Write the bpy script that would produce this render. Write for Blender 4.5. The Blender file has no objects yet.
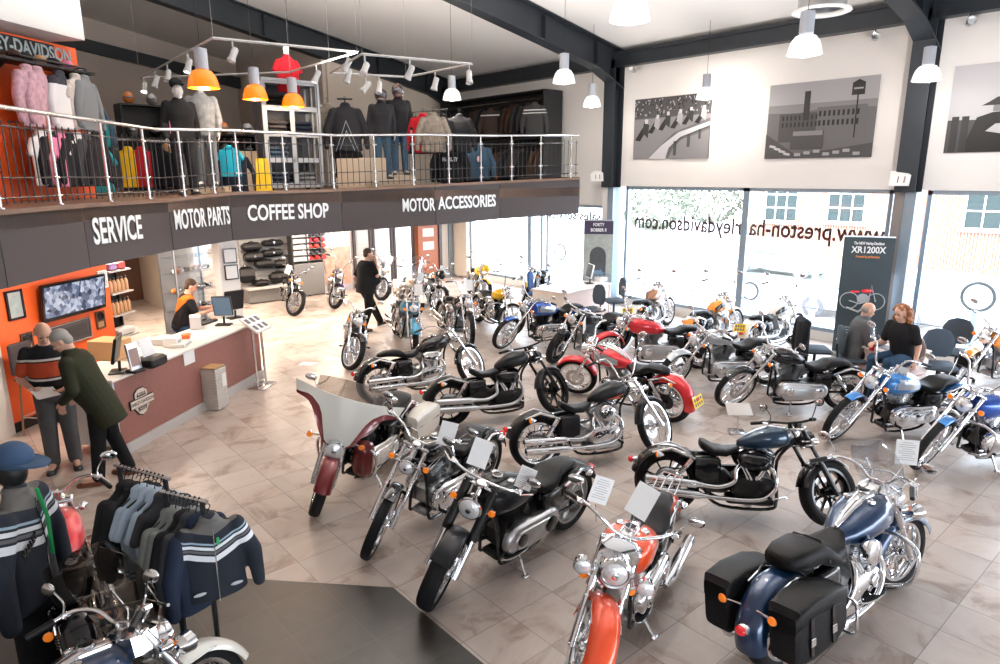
import bpy, bmesh, math, random
from mathutils import Vector, Matrix
random.seed(7)
sc = bpy.context.scene
COL = sc.collection
PI = math.pi
R = math.radians

# ---------------------------------------------------------------- camera
FPX, PITCH, YAW, ROLL, CAMH = 670.5, R(13.3), R(-40.8), R(-0.256), 3.35
_f = Vector((math.sin(-YAW)*math.cos(PITCH), math.cos(YAW)*math.cos(PITCH), -math.sin(PITCH)))
_r0 = Vector((math.cos(YAW), math.sin(YAW), 0.0))
_u0 = _r0.cross(_f)
_r = _r0*math.cos(ROLL) + _u0*math.sin(ROLL)
_u = _u0*math.cos(ROLL) - _r0*math.sin(ROLL)
cd = bpy.data.cameras.new('camera')
cd.sensor_width = 36.0
cd.lens = FPX/1000*36.0
cd.clip_start = 0.05
cd.clip_end = 300
cam = bpy.data.objects.new('camera', cd)
COL.objects.link(cam)
_m = Matrix((( _r.x, _u.x, -_f.x, 0), (_r.y, _u.y, -_f.y, 0), (_r.z, _u.z, -_f.z, CAMH), (0, 0, 0, 1)))
cam.matrix_world = _m
sc.camera = cam

# ---------------------------------------------------------------- colour management, world, daylight
sc.view_settings.view_transform = 'Standard'
sc.view_settings.look = 'None'
sc.view_settings.gamma = 1.0
sc.view_settings.use_curve_mapping = False
sc.view_settings.exposure = 0.12
sc.cycles.use_denoising = True
sc.cycles.max_bounces = 8
sc.cycles.diffuse_bounces = 5
sc.cycles.glossy_bounces = 4
sc.cycles.transparent_max_bounces = 12
sc.cycles.sample_clamp_indirect = 4.0
sc.cycles.caustics_reflective = False
sc.cycles.caustics_refractive = False

world = bpy.data.worlds.new('sky')
sc.world = world
world.use_nodes = True
wn = world.node_tree.nodes
wl = world.node_tree.links
wn.clear()
wo = wn.new('ShaderNodeOutputWorld')
wb_ = wn.new('ShaderNodeBackground')
wb_.inputs['Strength'].default_value = 11.0
wg = wn.new('ShaderNodeTexGradient')
wt = wn.new('ShaderNodeTexCoord')
wr = wn.new('ShaderNodeValToRGB')
wsx = wn.new('ShaderNodeSeparateXYZ')
wl.new(wt.outputs['Generated'], wsx.inputs[0])
wl.new(wsx.outputs['Z'], wr.inputs['Fac'])
wr.color_ramp.elements[0].color = (0.85, 0.92, 1.0, 1)
wr.color_ramp.elements[1].color = (0.75, 0.86, 1.0, 1)
wl.new(wr.outputs['Color'], wb_.inputs['Color'])
wl.new(wb_.outputs[0], wo.inputs['Surface'])

def area_light(name, loc, rot, sx, sy, power, color=(1, 1, 1), portal=False, spread=PI):
    l = bpy.data.lights.new(name, 'AREA')
    l.shape = 'RECTANGLE'
    l.size = sx
    l.size_y = sy
    l.energy = power
    l.color = color
    l.spread = spread
    if portal:
        l.cycles.is_portal = True
    o = bpy.data.objects.new(name, l)
    COL.objects.link(o)
    o.location = loc
    o.rotation_euler = rot
    return o

sun = bpy.data.lights.new('sun', 'SUN')
sun.energy = 6.0
sun.angle = R(12)
sun.color = (1.0, 0.97, 0.93)
so = bpy.data.objects.new('sun', sun)
COL.objects.link(so)
so.rotation_euler = (R(-12), R(-50), 0)
# daylight portals in the glazing (they only guide sky sampling)
area_light('portal_window', (13.75, 5.8, 1.5), (0, R(90), 0), 3.0, 17.6, 1, portal=True)
area_light('portal_window', (13.75, 15.0, 1.3), (0, R(90), 0), 2.5, 5.9, 1, portal=True)
area_light('portal_rear', (5.0, -4.5, .6), (R(90), 0, 0), 17.0, 1.2, 1, portal=True)
# warm fill lights, added out of sight in the ceiling under the mezzanine
DOWN = ((1.3, 9.9), (2.9, 11.4), (2.2, 12.6), (4.6, 13.6), (6.8, 14.2), (8.9, 14.6), (10.6, 15.6), (6.0, 16.4), (3.4, 16.0), (8.6, 16.9))
for lx, ly in DOWN:
    area_light('added_downlight_beam', (lx, ly, 2.28), (0, 0, 0), 0.25, 0.25, 95 if ly > 12 else 30, (1.0, 0.83, 0.67))

# ---------------------------------------------------------------- pixel -> place helpers (reading positions off the photo)
def ray(px, py):
    return _f*FPX + _r*(px-500.0) + _u*(332.0-py)
CO = Vector((0, 0, CAMH))
def at(px, py, z=0.0):
    d = ray(px, py)
    return CO + d*((z-CAMH)/d.z)
def onX(px, py, X):
    d = ray(px, py)
    return CO + d*(X/d.x)
def onY(px, py, Y):
    d = ray(px, py)
    return CO + d*(Y/d.y)
def atd(px, py, dist):
    d = ray(px, py)
    return CO + d*(dist/FPX)
def onP(px, py, P, ang):
    """plane through P (floor point), running in direction azimuth ang (from +Y towards +X)"""
    n = Vector((math.cos(ang), -math.sin(ang), 0))
    d = ray(px, py)
    return CO + d*((Vector((P[0], P[1], 0))-CO*1.0).dot(n)/d.dot(n))

# ---------------------------------------------------------------- materials
_mats = {}
def mat(name, col=(.5, .5, .5), rough=.5, metal=0.0, coat=0.0, emit=None, es=0.0, trans=0.0, alpha=1.0, bump=0.0, bscale=40, noise=0.0, nscale=6, spec=.5, ior=1.45, sheen=0.0):
    if name in _mats:
        return _mats[name]
    m = bpy.data.materials.new(name)
    m.use_nodes = True
    nt = m.node_tree
    b = nt.nodes['Principled BSDF']
    b.inputs['Base Color'].default_value = (*col, 1)
    b.inputs['Roughness'].default_value = rough
    b.inputs['Metallic'].default_value = metal
    b.inputs['Coat Weight'].default_value = coat
    b.inputs['Coat Roughness'].default_value = .03
    b.inputs['Specular IOR Level'].default_value = spec
    b.inputs['IOR'].default_value = ior
    b.inputs['Transmission Weight'].default_value = trans
    b.inputs['Alpha'].default_value = alpha
    if sheen:
        b.inputs['Sheen Weight'].default_value = sheen
    if emit:
        b.inputs['Emission Color'].default_value = (*emit, 1)
        b.inputs['Emission Strength'].default_value = es
    if noise or bump:
        tc = nt.nodes.new('ShaderNodeTexCoord')
    if noise:
        nz = nt.nodes.new('ShaderNodeTexNoise')
        nz.inputs['Scale'].default_value = nscale
        nz.inputs['Detail'].default_value = 5
        nt.links.new(tc.outputs['Object'], nz.inputs['Vector'])
        mx = nt.nodes.new('ShaderNodeMix')
        mx.data_type = 'RGBA'
        mx.inputs['A'].default_value = (*[c*(1-noise) for c in col], 1)
        mx.inputs['B'].default_value = (*[min(1, c*(1+noise)) for c in col], 1)
        nt.links.new(nz.outputs['Fac'], mx.inputs['Factor'])
        nt.links.new(mx.outputs['Result'], b.inputs['Base Color'])
    if bump:
        n2 = nt.nodes.new('ShaderNodeTexNoise')
        n2.inputs['Scale'].default_value = bscale
        n2.inputs['Detail'].default_value = 4
        nt.links.new(tc.outputs['Object'], n2.inputs['Vector'])
        bp = nt.nodes.new('ShaderNodeBump')
        bp.inputs['Strength'].default_value = bump
        bp.inputs['Distance'].default_value = .01
        nt.links.new(n2.outputs['Fac'], bp.inputs['Height'])
        nt.links.new(bp.outputs['Normal'], b.inputs['Normal'])
    _mats[name] = m
    return m

def paint(name, col, metal=.35):
    return mat('paint_'+name, col, .28, metal, 1.0)
CHROME = mat('chrome', (.78, .79, .81), .09, 1.0)
ALU = mat('brushed_aluminium', (.55, .56, .58), .32, 1.0)
ALU_D = mat('grey_cast_alloy', (.30, .32, .34), .38, .85)
STEEL = mat('stainless_steel', (.66, .66, .67), .25, 1.0)
BLACKG = mat('gloss_black', (.008, .008, .010), .12, 0, .35, spec=.35)
BLACKM = mat('satin_black', (.012, .012, .013), .42, 0, spec=.3)
DENIM = mat('denim_black_paint', (.011, .012, .014), .32, .0, .06, spec=.28)
RUBBER = mat('tyre_rubber', (.012, .012, .013), .75, spec=.2, bump=.3, bscale=60)
LEATHER = mat('black_leather', (.009, .009, .010), .42, spec=.16, bump=.25, bscale=90)
AMBER = mat('amber_lens', (1.0, .25, .02), .15, emit=(1, .22, .01), es=.25, coat=.6)
REDL = mat('red_lens', (.65, .01, .02), .12, emit=(.8, .01, .01), es=.15, coat=.8)
GLASSL = mat('lamp_glass', (.85, .88, .92), .04, 0, 1.0, spec=1.0)
CARD = mat('white_card', (.85, .85, .85), .55)
INK = mat('printed_ink', (.12, .12, .13), .6)
WHITE = mat('white_paint', (.82, .81, .79), .5)
BLKFAB = mat('black_fabric', (.014, .014, .017), .95, spec=.15, bump=.3, bscale=70)

def clear_mat(name, tint=(.9, .95, 1), fac=.12, rough=.03):
    """thin glazing: mostly transparent with a sharp reflection"""
    if name in _mats:
        return _mats[name]
    m = bpy.data.materials.new(name)
    m.use_nodes = True
    nt = m.node_tree
    nt.nodes.clear()
    o = nt.nodes.new('ShaderNodeOutputMaterial')
    mix = nt.nodes.new('ShaderNodeMixShader')
    t = nt.nodes.new('ShaderNodeBsdfTransparent')
    g = nt.nodes.new('ShaderNodeBsdfGlossy')
    t.inputs[0].default_value = (*tint, 1)
    g.inputs['Roughness'].default_value = rough
    mix.inputs[0].default_value = fac
    nt.links.new(t.outputs[0], mix.inputs[1])
    nt.links.new(g.outputs[0], mix.inputs[2])
    nt.links.new(mix.outputs[0], o.inputs[0])
    _mats[name] = m
    return m
GLASS = clear_mat('window_glass', (.97, .985, 1), .05)
SCREEN = clear_mat('tinted_windshield', (.66, .63, .60), .15)
SCREENC = clear_mat('clear_windshield', (.92, .94, .96), .16)

# ---------------------------------------------------------------- mesh builder
class MB:
    def __init__(s):
        s.v = []
        s.f = []
        s.mi = []
        s.M = Matrix.Identity(4)
        s.cur = 0
    def m(s, i):
        s.cur = i
        return s
    def T(s, M=None):
        s.M = M if M is not None else Matrix.Identity(4)
        return s
    def add(s, vs, fs):
        b = len(s.v)
        s.v.extend([tuple(s.M @ Vector(p)) for p in vs])
        s.f.extend([tuple(b+i for i in f) for f in fs])
        s.mi.extend([s.cur]*len(fs))
        return s
    def box(s, c, d, bev=0.0, rot=None):
        """box centred at c of size d; bev chamfers all edges"""
        x, y, z = [q/2 for q in d]
        rm = rot if rot is not None else Matrix.Identity(3)
        c = Vector(c)
        if bev <= 0:
            vs = [(sx*x, sy*y, sz*z) for sx in (-1, 1) for sy in (-1, 1) for sz in (-1, 1)]
            fs = [(0, 1, 3, 2), (4, 6, 7, 5), (0, 4, 5, 1), (2, 3, 7, 6), (0, 2, 6, 4), (1, 5, 7, 3)]
            return s.add([c + rm @ Vector(p) for p in vs], fs)
        b = min(bev, x*.98, y*.98, z*.98)
        rings = []
        for zz, ins in ((-z, b), (-z+b, 0), (z-b, 0), (z, b)):
            X, Y = x-ins, y-ins
            k = b*.6 if ins == 0 else b*.55
            rings.append([(X, Y-k, zz), (X-k, Y, zz), (-X+k, Y, zz), (-X, Y-k, zz), (-X, -Y+k, zz), (-X+k, -Y, zz), (X-k, -Y, zz), (X, -Y+k, zz)])
        return s.loft([[c + rm @ Vector(p) for p in r] for r in rings])
    def loft(s, rings, closed=True, caps=True, loop=False):
        n = len(rings[0])
        vs = [p for r in rings for p in r]
        fs = []
        K = len(rings)
        for i in range(K if loop else K-1):
            a, b2 = i*n, ((i+1) % K)*n
            for j in range(n if closed else n-1):
                k = (j+1) % n
                fs.append((a+j, a+k, b2+k, b2+j))
        if caps and closed and not loop:
            fs.append(tuple(range(n-1, -1, -1)))
            fs.append(tuple((K-1)*n+j for j in range(n)))
        return s.add(vs, fs)
    def tube(s, pts, r, n=10, caps=True, loop=False, flat=1.0):
        pts = [Vector(p) for p in pts]
        K = len(pts)
        rs = r if isinstance(r, (list, tuple)) else [r]*K
        rings = []
        up = None
        for i, p in enumerate(pts):
            if loop:
                t = pts[(i+1) % K]-pts[i-1]
            else:
                t = pts[min(i+1, K-1)]-pts[max(i-1, 0)]
            t.normalize()
            if up is None:
                up = Vector((0, 0, 1)) if abs(t.z) < .9 else Vector((0, 1, 0))
            a = t.cross(up)
            if a.length < 1e-4:
                a = t.cross(Vector((1, 0, 0)))
            a.normalize()
            up2 = a.cross(t).normalized()
            up = up2
            rings.append([p + (a*math.cos(2*PI*j/n) + up2*math.sin(2*PI*j/n)*flat)*rs[i] for j in range(n)])
        return s.loft(rings, caps=caps, loop=loop)
    def lathe(s, prof, c=(0, 0, 0), axis='z', n=20, closed=False, sx=1.0):
        """prof = [(radius, height along axis)]"""
        rings = []
        c = Vector(c)
        for rr, h in prof:
            ring = []
            for j in range(n):
                a = 2*PI*j/n
                p, q = rr*math.cos(a)*sx, rr*math.sin(a)
                ring.append(c + Vector({'z': (p, q, h), 'y': (p, h, q), 'x': (h, p, q)}[axis]))
            rings.append(ring)
        return s.loft(rings, caps=not closed, loop=closed)
    def ell(s, c, rad, n=14, m=9, rot=None, pw=1.0):
        """ellipsoid; pw<1 squarer"""
        c = Vector(c)
        rm = rot if rot is not None else Matrix.Identity(3)
        def sp(x):
            return math.copysign(abs(x)**pw, x)
        rings = []
        for i in range(m+1):
            t = -PI/2 + PI*i/m
            t = max(min(t, PI/2-.05), -PI/2+.05)
            rings.append([c + rm @ Vector((rad[0]*sp(math.cos(t))*sp(math.cos(2*PI*j/n)), rad[1]*sp(math.cos(t))*sp(math.sin(2*PI*j/n)), rad[2]*sp(math.sin(t)))) for j in range(n)])
        return s.loft(rings)
    def prism(s, poly, lo, hi, axis='z'):
        """poly of 2-D points extruded lo..hi along axis"""
        def P(a, b, h):
            return {'z': (a, b, h), 'y': (a, h, b), 'x': (h, a, b)}[axis]
        return s.loft([[P(a, b, lo) for a, b in poly], [P(a, b, hi) for a, b in poly]])
    def sheet(s, rows, th):
        """grid of points thickened along an approximate normal"""
        n, k = len(rows), len(rows[0])
        rows = [[Vector(p) for p in r] for r in rows]
        nor = []
        for i in range(n):
            rr = []
            for j in range(k):
                du = rows[min(i+1, n-1)][j]-rows[max(i-1, 0)][j]
                dv = rows[i][min(j+1, k-1)]-rows[i][max(j-1, 0)]
                q = du.cross(dv)
                if q.length < 1e-9:
                    q = Vector((0, 0, 1))
                rr.append(q.normalized())
            nor.append(rr)
        vs = [rows[i][j] for i in range(n) for j in range(k)] + [rows[i][j]+nor[i][j]*th for i in range(n) for j in range(k)]
        fs = []
        o = n*k
        for i in range(n-1):
            for j in range(k-1):
                a, b, c2, d = i*k+j, i*k+j+1, (i+1)*k+j+1, (i+1)*k+j
                fs.append((a, d, c2, b))
                fs.append((o+a, o+b, o+c2, o+d))
        for j in range(k-1):
            fs.append((j, j+1, o+j+1, o+j))
            a = (n-1)*k+j
            fs.append((a+1, a, o+a, o+a+1))
        for i in range(n-1):
            a = i*k
            fs.append((a+k, a, o+a, o+a+k))
            a = i*k+k-1
            fs.append((a, a+k, o+a+k, o+a))
        return s.add(vs, fs)
    def mesh(s, name, mats, smooth=True, ang=38):
        me = bpy.data.meshes.new(name)
        me.from_pydata(s.v, [], s.f)
        me.update()
        for m_ in (mats if isinstance(mats, (list, tuple)) else [mats]):
            me.materials.append(m_)
        if any(s.mi):
            me.polygons.foreach_set('material_index', s.mi)
        bm = bmesh.new()
        bm.from_mesh(me)
        bmesh.ops.recalc_face_normals(bm, faces=bm.faces)
        bm.to_mesh(me)
        bm.free()
        if smooth:
            me.polygons.foreach_set('use_smooth', [True]*len(me.polygons))
            me.set_sharp_from_angle(angle=R(ang))
        return me

def link(name, me, parent=None, M=None):
    o = bpy.data.objects.new(name, me)
    COL.objects.link(o)
    if parent is not None:
        o.parent = parent
    if M is not None:
        o.matrix_local = M
    return o
def obj(name, mb, mats, parent=None, smooth=True, ang=38, M=None):
    return link(name, mb.mesh(name, mats, smooth, ang), parent, M)
_cache = {}
def cobj(key, name, fn, mats, parent=None, M=None, ang=38):
    """object whose mesh is shared between repeats of the same kind"""
    k = (key, tuple(x.name for x in (mats if isinstance(mats, (list, tuple)) else [mats])))
    if k not in _cache:
        mb = MB()
        fn(mb)
        _cache[k] = mb.mesh(name, mats, True, ang)
    return link(name, _cache[k], parent, M)
def tag(o, label=None, cat=None, group=None, kind=None):
    if label:
        o['label'] = label
    if cat:
        o['category'] = cat
    if group:
        o['group'] = group
    if kind:
        o['kind'] = kind
    return o
def thing(name, label, cat, loc=(0, 0, 0), rz=0.0, group=None):
    o = bpy.data.objects.new(name, None)
    COL.objects.link(o)
    o.empty_display_size = .1
    o.location = loc
    o.rotation_euler = (0, 0, rz)
    return tag(o, label, cat, group)
def struct(name, mb, mats, label=None, smooth=False, parent=None):
    o = obj(name, mb, mats, parent, smooth)
    if parent is None:
        o['kind'] = 'structure'
    if label:
        o['label'] = label
    return o
def dup(root, loc=None, rz=None, label=None, group=None):
    r = root.copy()
    COL.objects.link(r)
    if loc is not None:
        r.location = loc
    if rz is not None:
        r.rotation_euler = (0, 0, rz)
    if label:
        r['label'] = label
    if group:
        r['group'] = group
    def rec(a, b):
        for ch in list(a.children):
            if ch.name in _skip:
                continue
            c = ch.copy()
            COL.objects.link(c)
            c.parent = b
            rec(ch, c)
    rec(root, r)
    return r
_skip = set()
def text(name, body, parent, M, size, mats, squeeze=.62, bold=.012, extrude=.004, align='CENTER', space=1.0):
    c = bpy.data.curves.new(name, 'FONT')
    c.body = body
    c.size = size
    c.align_x = align
    c.align_y = 'CENTER'
    c.offset = bold
    c.extrude = extrude
    c.space_character = space
    c.resolution_u = 3
    c.materials.append(mats)
    tmp = bpy.data.objects.new('tmp', c)
    COL.objects.link(tmp)
    me = bpy.data.meshes.new_from_object(tmp.evaluated_get(bpy.context.evaluated_depsgraph_get()))
    bpy.data.objects.remove(tmp)
    bpy.data.curves.remove(c)
    o = bpy.data.objects.new(name, me)
    COL.objects.link(o)
    if parent is not None:
        o.parent = parent
    o.matrix_local = M @ Matrix.Diagonal((squeeze, 1, 1, 1))
    return o
def frameM(o, xd, nd):
    """matrix with origin o, x axis xd, z axis (normal) nd"""
    x = Vector(xd).normalized()
    z = Vector(nd).normalized()
    y = z.cross(x).normalized()
    x = y.cross(z)
    return Matrix(((x.x, y.x, z.x, o[0]), (x.y, y.y, z.y, o[1]), (x.z, y.z, z.z, o[2]), (0, 0, 0, 1)))
# ================================================================ ROOM
def tile_floor():
    m = bpy.data.materials.new('floor_tiles')
    m.use_nodes = True
    nt = m.node_tree
    N = nt.nodes
    L = nt.links
    b = N['Principled BSDF']
    geo = N.new('ShaderNodeNewGeometry')
    sep = N.new('ShaderNodeSeparateXYZ')
    L.new(geo.outputs['Position'], sep.inputs[0])
    def math_(op, a, b2=None, c=None):
        n = N.new('ShaderNodeMath')
        n.operation = op
        for i, q in enumerate((a, b2, c)):
            if q is None:
                continue
            if isinstance(q, (int, float)):
                n.inputs[i].default_value = q
            else:
                L.new(q, n.inputs[i])
        return n.outputs[0]
    U = math_('DIVIDE', math_('SUBTRACT', sep.outputs['X'], 2.115-4.625), .4625)
    V = math_('DIVIDE', math_('SUBTRACT', sep.outputs['Y'], 1.17-4.49), .449)
    def edge(q):
        f = math_('FRACT', q)
        return math_('MINIMUM', f, math_('SUBTRACT', 1.0, f))
    e = math_('MINIMUM', edge(U), edge(V))
    grout = math_('LESS_THAN', e, .0075)
    cell = N.new('ShaderNodeCombineXYZ')
    L.new(math_('FLOOR', U), cell.inputs[0])
    L.new(math_('FLOOR', V), cell.inputs[1])
    wn_ = N.new('ShaderNodeTexWhiteNoise')
    wn_.noise_dimensions = '2D'
    L.new(cell.outputs[0], wn_.inputs['Vector'])
    # marbling: noise shifted per tile
    add = N.new('ShaderNodeVectorMath')
    add.operation = 'MULTIPLY_ADD'
    L.new(wn_.outputs['Color'], add.inputs[0])
    add.inputs[1].default_value = (9, 9, 9)
    L.new(geo.outputs['Position'], add.inputs[2])
    nz = N.new('ShaderNodeTexNoise')
    nz.inputs['Scale'].default_value = 1.6
    nz.inputs['Detail'].default_value = 7
    nz.inputs['Roughness'].default_value = .6
    nz.inputs['Distortion'].default_value = 1.2
    L.new(add.outputs[0], nz.inputs['Vector'])
    cr = N.new('ShaderNodeValToRGB')
    cr.color_ramp.elements[0].position = .36
    cr.color_ramp.elements[0].color = (.29, .215, .175, 1)
    cr.color_ramp.elements[1].position = .58
    cr.color_ramp.elements[1].color = (.50, .435, .395, 1)
    e2 = cr.color_ramp.elements.new(.46)
    e2.color = (.45, .375, .33, 1)
    L.new(nz.outputs['Fac'], cr.inputs[0])
    crd = N.new('ShaderNodeValToRGB')
    crd.color_ramp.elements[0].position = .35
    crd.color_ramp.elements[0].color = (.024, .021, .019, 1)
    crd.color_ramp.elements[1].position = .65
    crd.color_ramp.elements[1].color = (.044, .041, .037, 1)
    L.new(nz.outputs['Fac'], crd.inputs[0])
    # dark tile field: own colour of the tiles laid inside a polygon
    inA = math_('LESS_THAN', sep.outputs['X'], 2.55)
    inB = math_('LESS_THAN', math_('ADD', math_('MULTIPLY', sep.outputs['X'], 1.07), sep.outputs['Y']), 7.06)
    dark = math_('MULTIPLY', inA, inB)
    mx = N.new('ShaderNodeMix')
    mx.data_type = 'RGBA'
    L.new(dark, mx.inputs['Factor'])
    L.new(cr.outputs[0], mx.inputs['A'])
    L.new(crd.outputs[0], mx.inputs['B'])
    # per tile brightness
    br = N.new('ShaderNodeHueSaturation')
    L.new(math_('ADD', .90, math_('MULTIPLY', wn_.outputs['Value'], .20)), br.inputs['Value'])
    L.new(mx.outputs['Result'], br.inputs['Color'])
    mg = N.new('ShaderNodeMix')
    mg.data_type = 'RGBA'
    L.new(math_('MULTIPLY', grout, .62), mg.inputs['Factor'])
    L.new(br.outputs[0], mg.inputs['A'])
    mg.inputs['B'].default_value = (.07, .06, .055, 1)
    L.new(mg.outputs['Result'], b.inputs['Base Color'])
    L.new(math_('ADD', .24, math_('MULTIPLY', nz.outputs['Fac'], .22)), b.inputs['Roughness'])
    b.inputs['Specular IOR Level'].default_value = .55
    return m
FLOORM = tile_floor()
mb = MB()
mb.box((4.85, 12.0, -.06), (17.9, 32.0, .12))
struct('floor', mb, FLOORM)

XW = 13.6
WALLM = mat('white_wall', (.74, .715, .70), .75, noise=.03, nscale=1.5)
WALLB = mat('back_wall_plaster', (.66, .60, .55), .8, noise=.04, nscale=1.2)
CEILM = mat('ceiling_white', (.88, .87, .86), .85)
DARKST = mat('dark_steel', (.028, .034, .042), .45, .3)
FRAMEM = mat('blue_grey_frame', (.30, .38, .46), .35, .5)
CREAM = mat('cream_wall', (.72, .64, .55), .8)

# upper window wall, right wing and the lower-headed wing to the left of the column
mb = MB()
mb.box((XW+.15, 2.9, 4.6), (.3, 16.4, 3.14))
struct('wall_right', mb, WALLM)
mb = MB()
mb.box((XW+.15, 14.55, 4.4), (.3, 6.9, 3.74))
struct('wall_right', mb, WALLM)
mb = MB()
mb.box((XW+.12, 2.9, .10), (.16, 16.4, .2)).box((XW+.12, 14.55, .10), (.16, 6.9, .2))
struct('trim_1', mb, WHITE)
# eaves beam
mb = MB()
mb.box((XW-.1, 7.5, 6.16), (.28, 25, .06)).box((XW-.1, 7.5, 5.86), (.28, 25, .05)).box((XW-.12, 7.5, 6.0), (.16, 25, .3))
struct('trim_2', mb, DARKST)
# glazing, one window per bay pane with its own frame
def window(n, y0, y1, ztop):
    f = MB()
    w = .075
    f.box((XW+.08, y0+w/2, ztop/2+.1), (.11, w, ztop-.2)).box((XW+.08, y1-w/2, ztop/2+.1), (.11, w, ztop-.2))
    f.box((XW+.08, (y0+y1)/2, ztop-w/2), (.11, y1-y0, w)).box((XW+.08, (y0+y1)/2, .2+w/2), (.11, y1-y0, w))
    o = struct('window_%d' % n, f, FRAMEM)
    g = MB()
    g.box((XW+.09, (y0+y1)/2, ztop/2+.1), (.012, y1-y0-.1, ztop-.3))
    obj('glass', g, GLASS, o, False)
    return o
win1 = window(1, -3.0, .7, 3.03)
win2 = window(2, .7, 4.2, 3.03)
win3 = window(3, 4.75, 7.66, 3.03)
win4 = window(4, 7.66, 10.92, 3.03)
win5 = window(5, 11.55, 13.75, 2.53)
win6 = window(6, 13.9, 14.45, 2.53)
win7 = window(7, 14.45, 17.25, 2.53)
mb = MB()
mb.box((XW+.02, 17.6, 1.3), (.3, .7, 2.5))
struct('wall_right', mb, CREAM)
# outside rail across the glazing (safety bar)
BAR = mat('rail_grey', (.22, .22, .23), .4, .5)
mb = MB()
mb.tube([(XW+.04, -3, .64), (XW+.04, 10.9, .64)], .012, 8)
struct('trim_3', mb, BAR)

# columns and roof frames (tapered steel portals), one thing of structure each
def portal(n, Y):
    def top(x):
        return 6.22+(XW-x)*.2
    cx = XW-.10
    mb = MB()
    mb.box((cx+.10, Y, 4.6), (.02, .34, 3.2)).box((cx-.24, Y, 4.4), (.02, .34, 2.8)).box((cx-.07, Y, 4.5), (.34, .03, 3.0))
    struct('pillar_%d' % n, mb, DARKST)
    mb = MB()
    mb.box((cx-.04, Y-.09, 1.5), (.30, .18, 3.0))
    struct('pillar_%d' % n, mb, FRAMEM)
    mb = MB()
    mb.box((cx-.04, Y+.09, 1.5), (.28, .17, 3.0))
    struct('pillar_%d' % n, mb, mat('pillar_cladding', (.20, .175, .17), .6) if n != 1 else WALLM)
    mb = MB()
    xs = [XW, XW-.9, XW-2.6, XW-3.4, -4.0]
    dep = [.86, .62, .60, .60, .60]
    for side in (0,):
        mb.prism([(x, top(x)-.02) for x in xs] + [(x, top(x)-dd) for x, dd in zip(reversed(xs), reversed(dep))], Y-.015, Y+.015, 'y')
    def flange(z, t):
        for a, b_ in zip(xs[:-1], xs[1:]):
            za, zb = z(a), z(b_)
            mb.prism([(a, za), (b_, zb), (b_, zb-t), (a, za-t)], Y-.17, Y+.17, 'y')
    flange(lambda x: top(x), .03)
    di = dict(zip(xs, dep))
    flange(lambda x: top(x)-di[x], .03)
    for x in (XW-.95, XW-2.65, XW-6, XW-9.5):
        mb.box((x, Y, top(x)-.32), (.02, .26, .5))
    struct('beam_%d' % n, mb, DARKST)
portal(1, 11.25)
portal(2, 4.46)
portal(3, 18.15)
portal(4, -2.9)
# gable beam far away over the back wall
mb = MB()
mb.prism([(XW, 5.9), (-4, 8.7), (-4, 8.35), (XW, 5.55)], 24.3, 24.5, 'y')
struct('beam_5', mb, DARKST)
# ceiling
mb = MB()
mb.prism([(XW+.3, 6.18), (-4.2, 9.76), (-4.2, 9.9), (XW+.3, 6.32)], -4.4, 28, 'y')
struct('ceiling_1', mb, CEILM)
# fine joint lines of the ceiling boards
# back walls of the mezzanine level
mb = MB()
mb.box((11.55, 18.22, 4.8), (4.4, .12, 3.8))
struct('wall_back', mb, CREAM)
mb = MB()
mb.box((9.3, 21.5, 4.8), (.12, 6.5, 5.6))
struct('wall_back', mb, WALLB)
mb = MB()
mb.box((2.5, 24.7, 4.5), (14, .15, 9.5))
struct('wall_back', mb, WALLB)
mb = MB()
mb.box((-4.15, 12, 4.7), (.2, 33, 10.2))
struct('wall_left', mb, WALLB)

mb = MB()
mb.box((4.85, -4.5, 5.6), (18.0, .2, 8.8))
struct('wall_front', mb, WALLM)
# ---------------------------------------------------------------- mezzanine slab and fascia
FPTS = [(-1.6, 5.9, 3.03, 2.28), (.60, 8.07, 3.03, 2.28), (1.52, 9.28, 3.03, 2.272), (2.88, 10.82, 3.01, 2.25), (3.98, 11.42, 3.07, 2.282), (6.24, 11.86, 3.08, 2.273), (8.24, 11.57, 3.14, 2.31), (10.07, 11.65, 3.185, 2.345), (12.22, 11.23, 3.25, 2.397)]
SLABM = mat('mezzanine_boards', (.15, .085, .055), .5, noise=.25, nscale=8)
SOFF = mat('soffit_white', (.72, .66, .60), .8)
mb = MB()
outl = [(x, y) for x, y, _, _ in FPTS]
outl2 = outl + [(12.4, 13.2), (13.6, 13.2), (13.6, 18.3), (9.4, 18.3), (9.4, 24.6), (-4, 24.6), (-4, 3.6)]
mb.prism(outl2, 2.82, 3.02)
struct('ceiling_2', mb, [SLABM])
mb = MB()
mb.prism([(a*(1+.3/math.hypot(a, b)), b*(1+.3/math.hypot(a, b))) for a, b in outl] + [(12.3, 13.3), (13.6, 13.3), (13.6, 18.0), (-4, 18.0), (-4, 3.8)], 2.42, 2.5)
struct('ceiling_3', mb, [SOFF])
BANNER = mat('banner_brown_grey', (.040, .030, .030), .62, noise=.06, nscale=30)
BANE = mat('banner_edge', (.03, .024, .022), .6)
panels = []
joins = [0, 1, 2, 3, 4, 5, 6, 7, 8]
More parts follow.
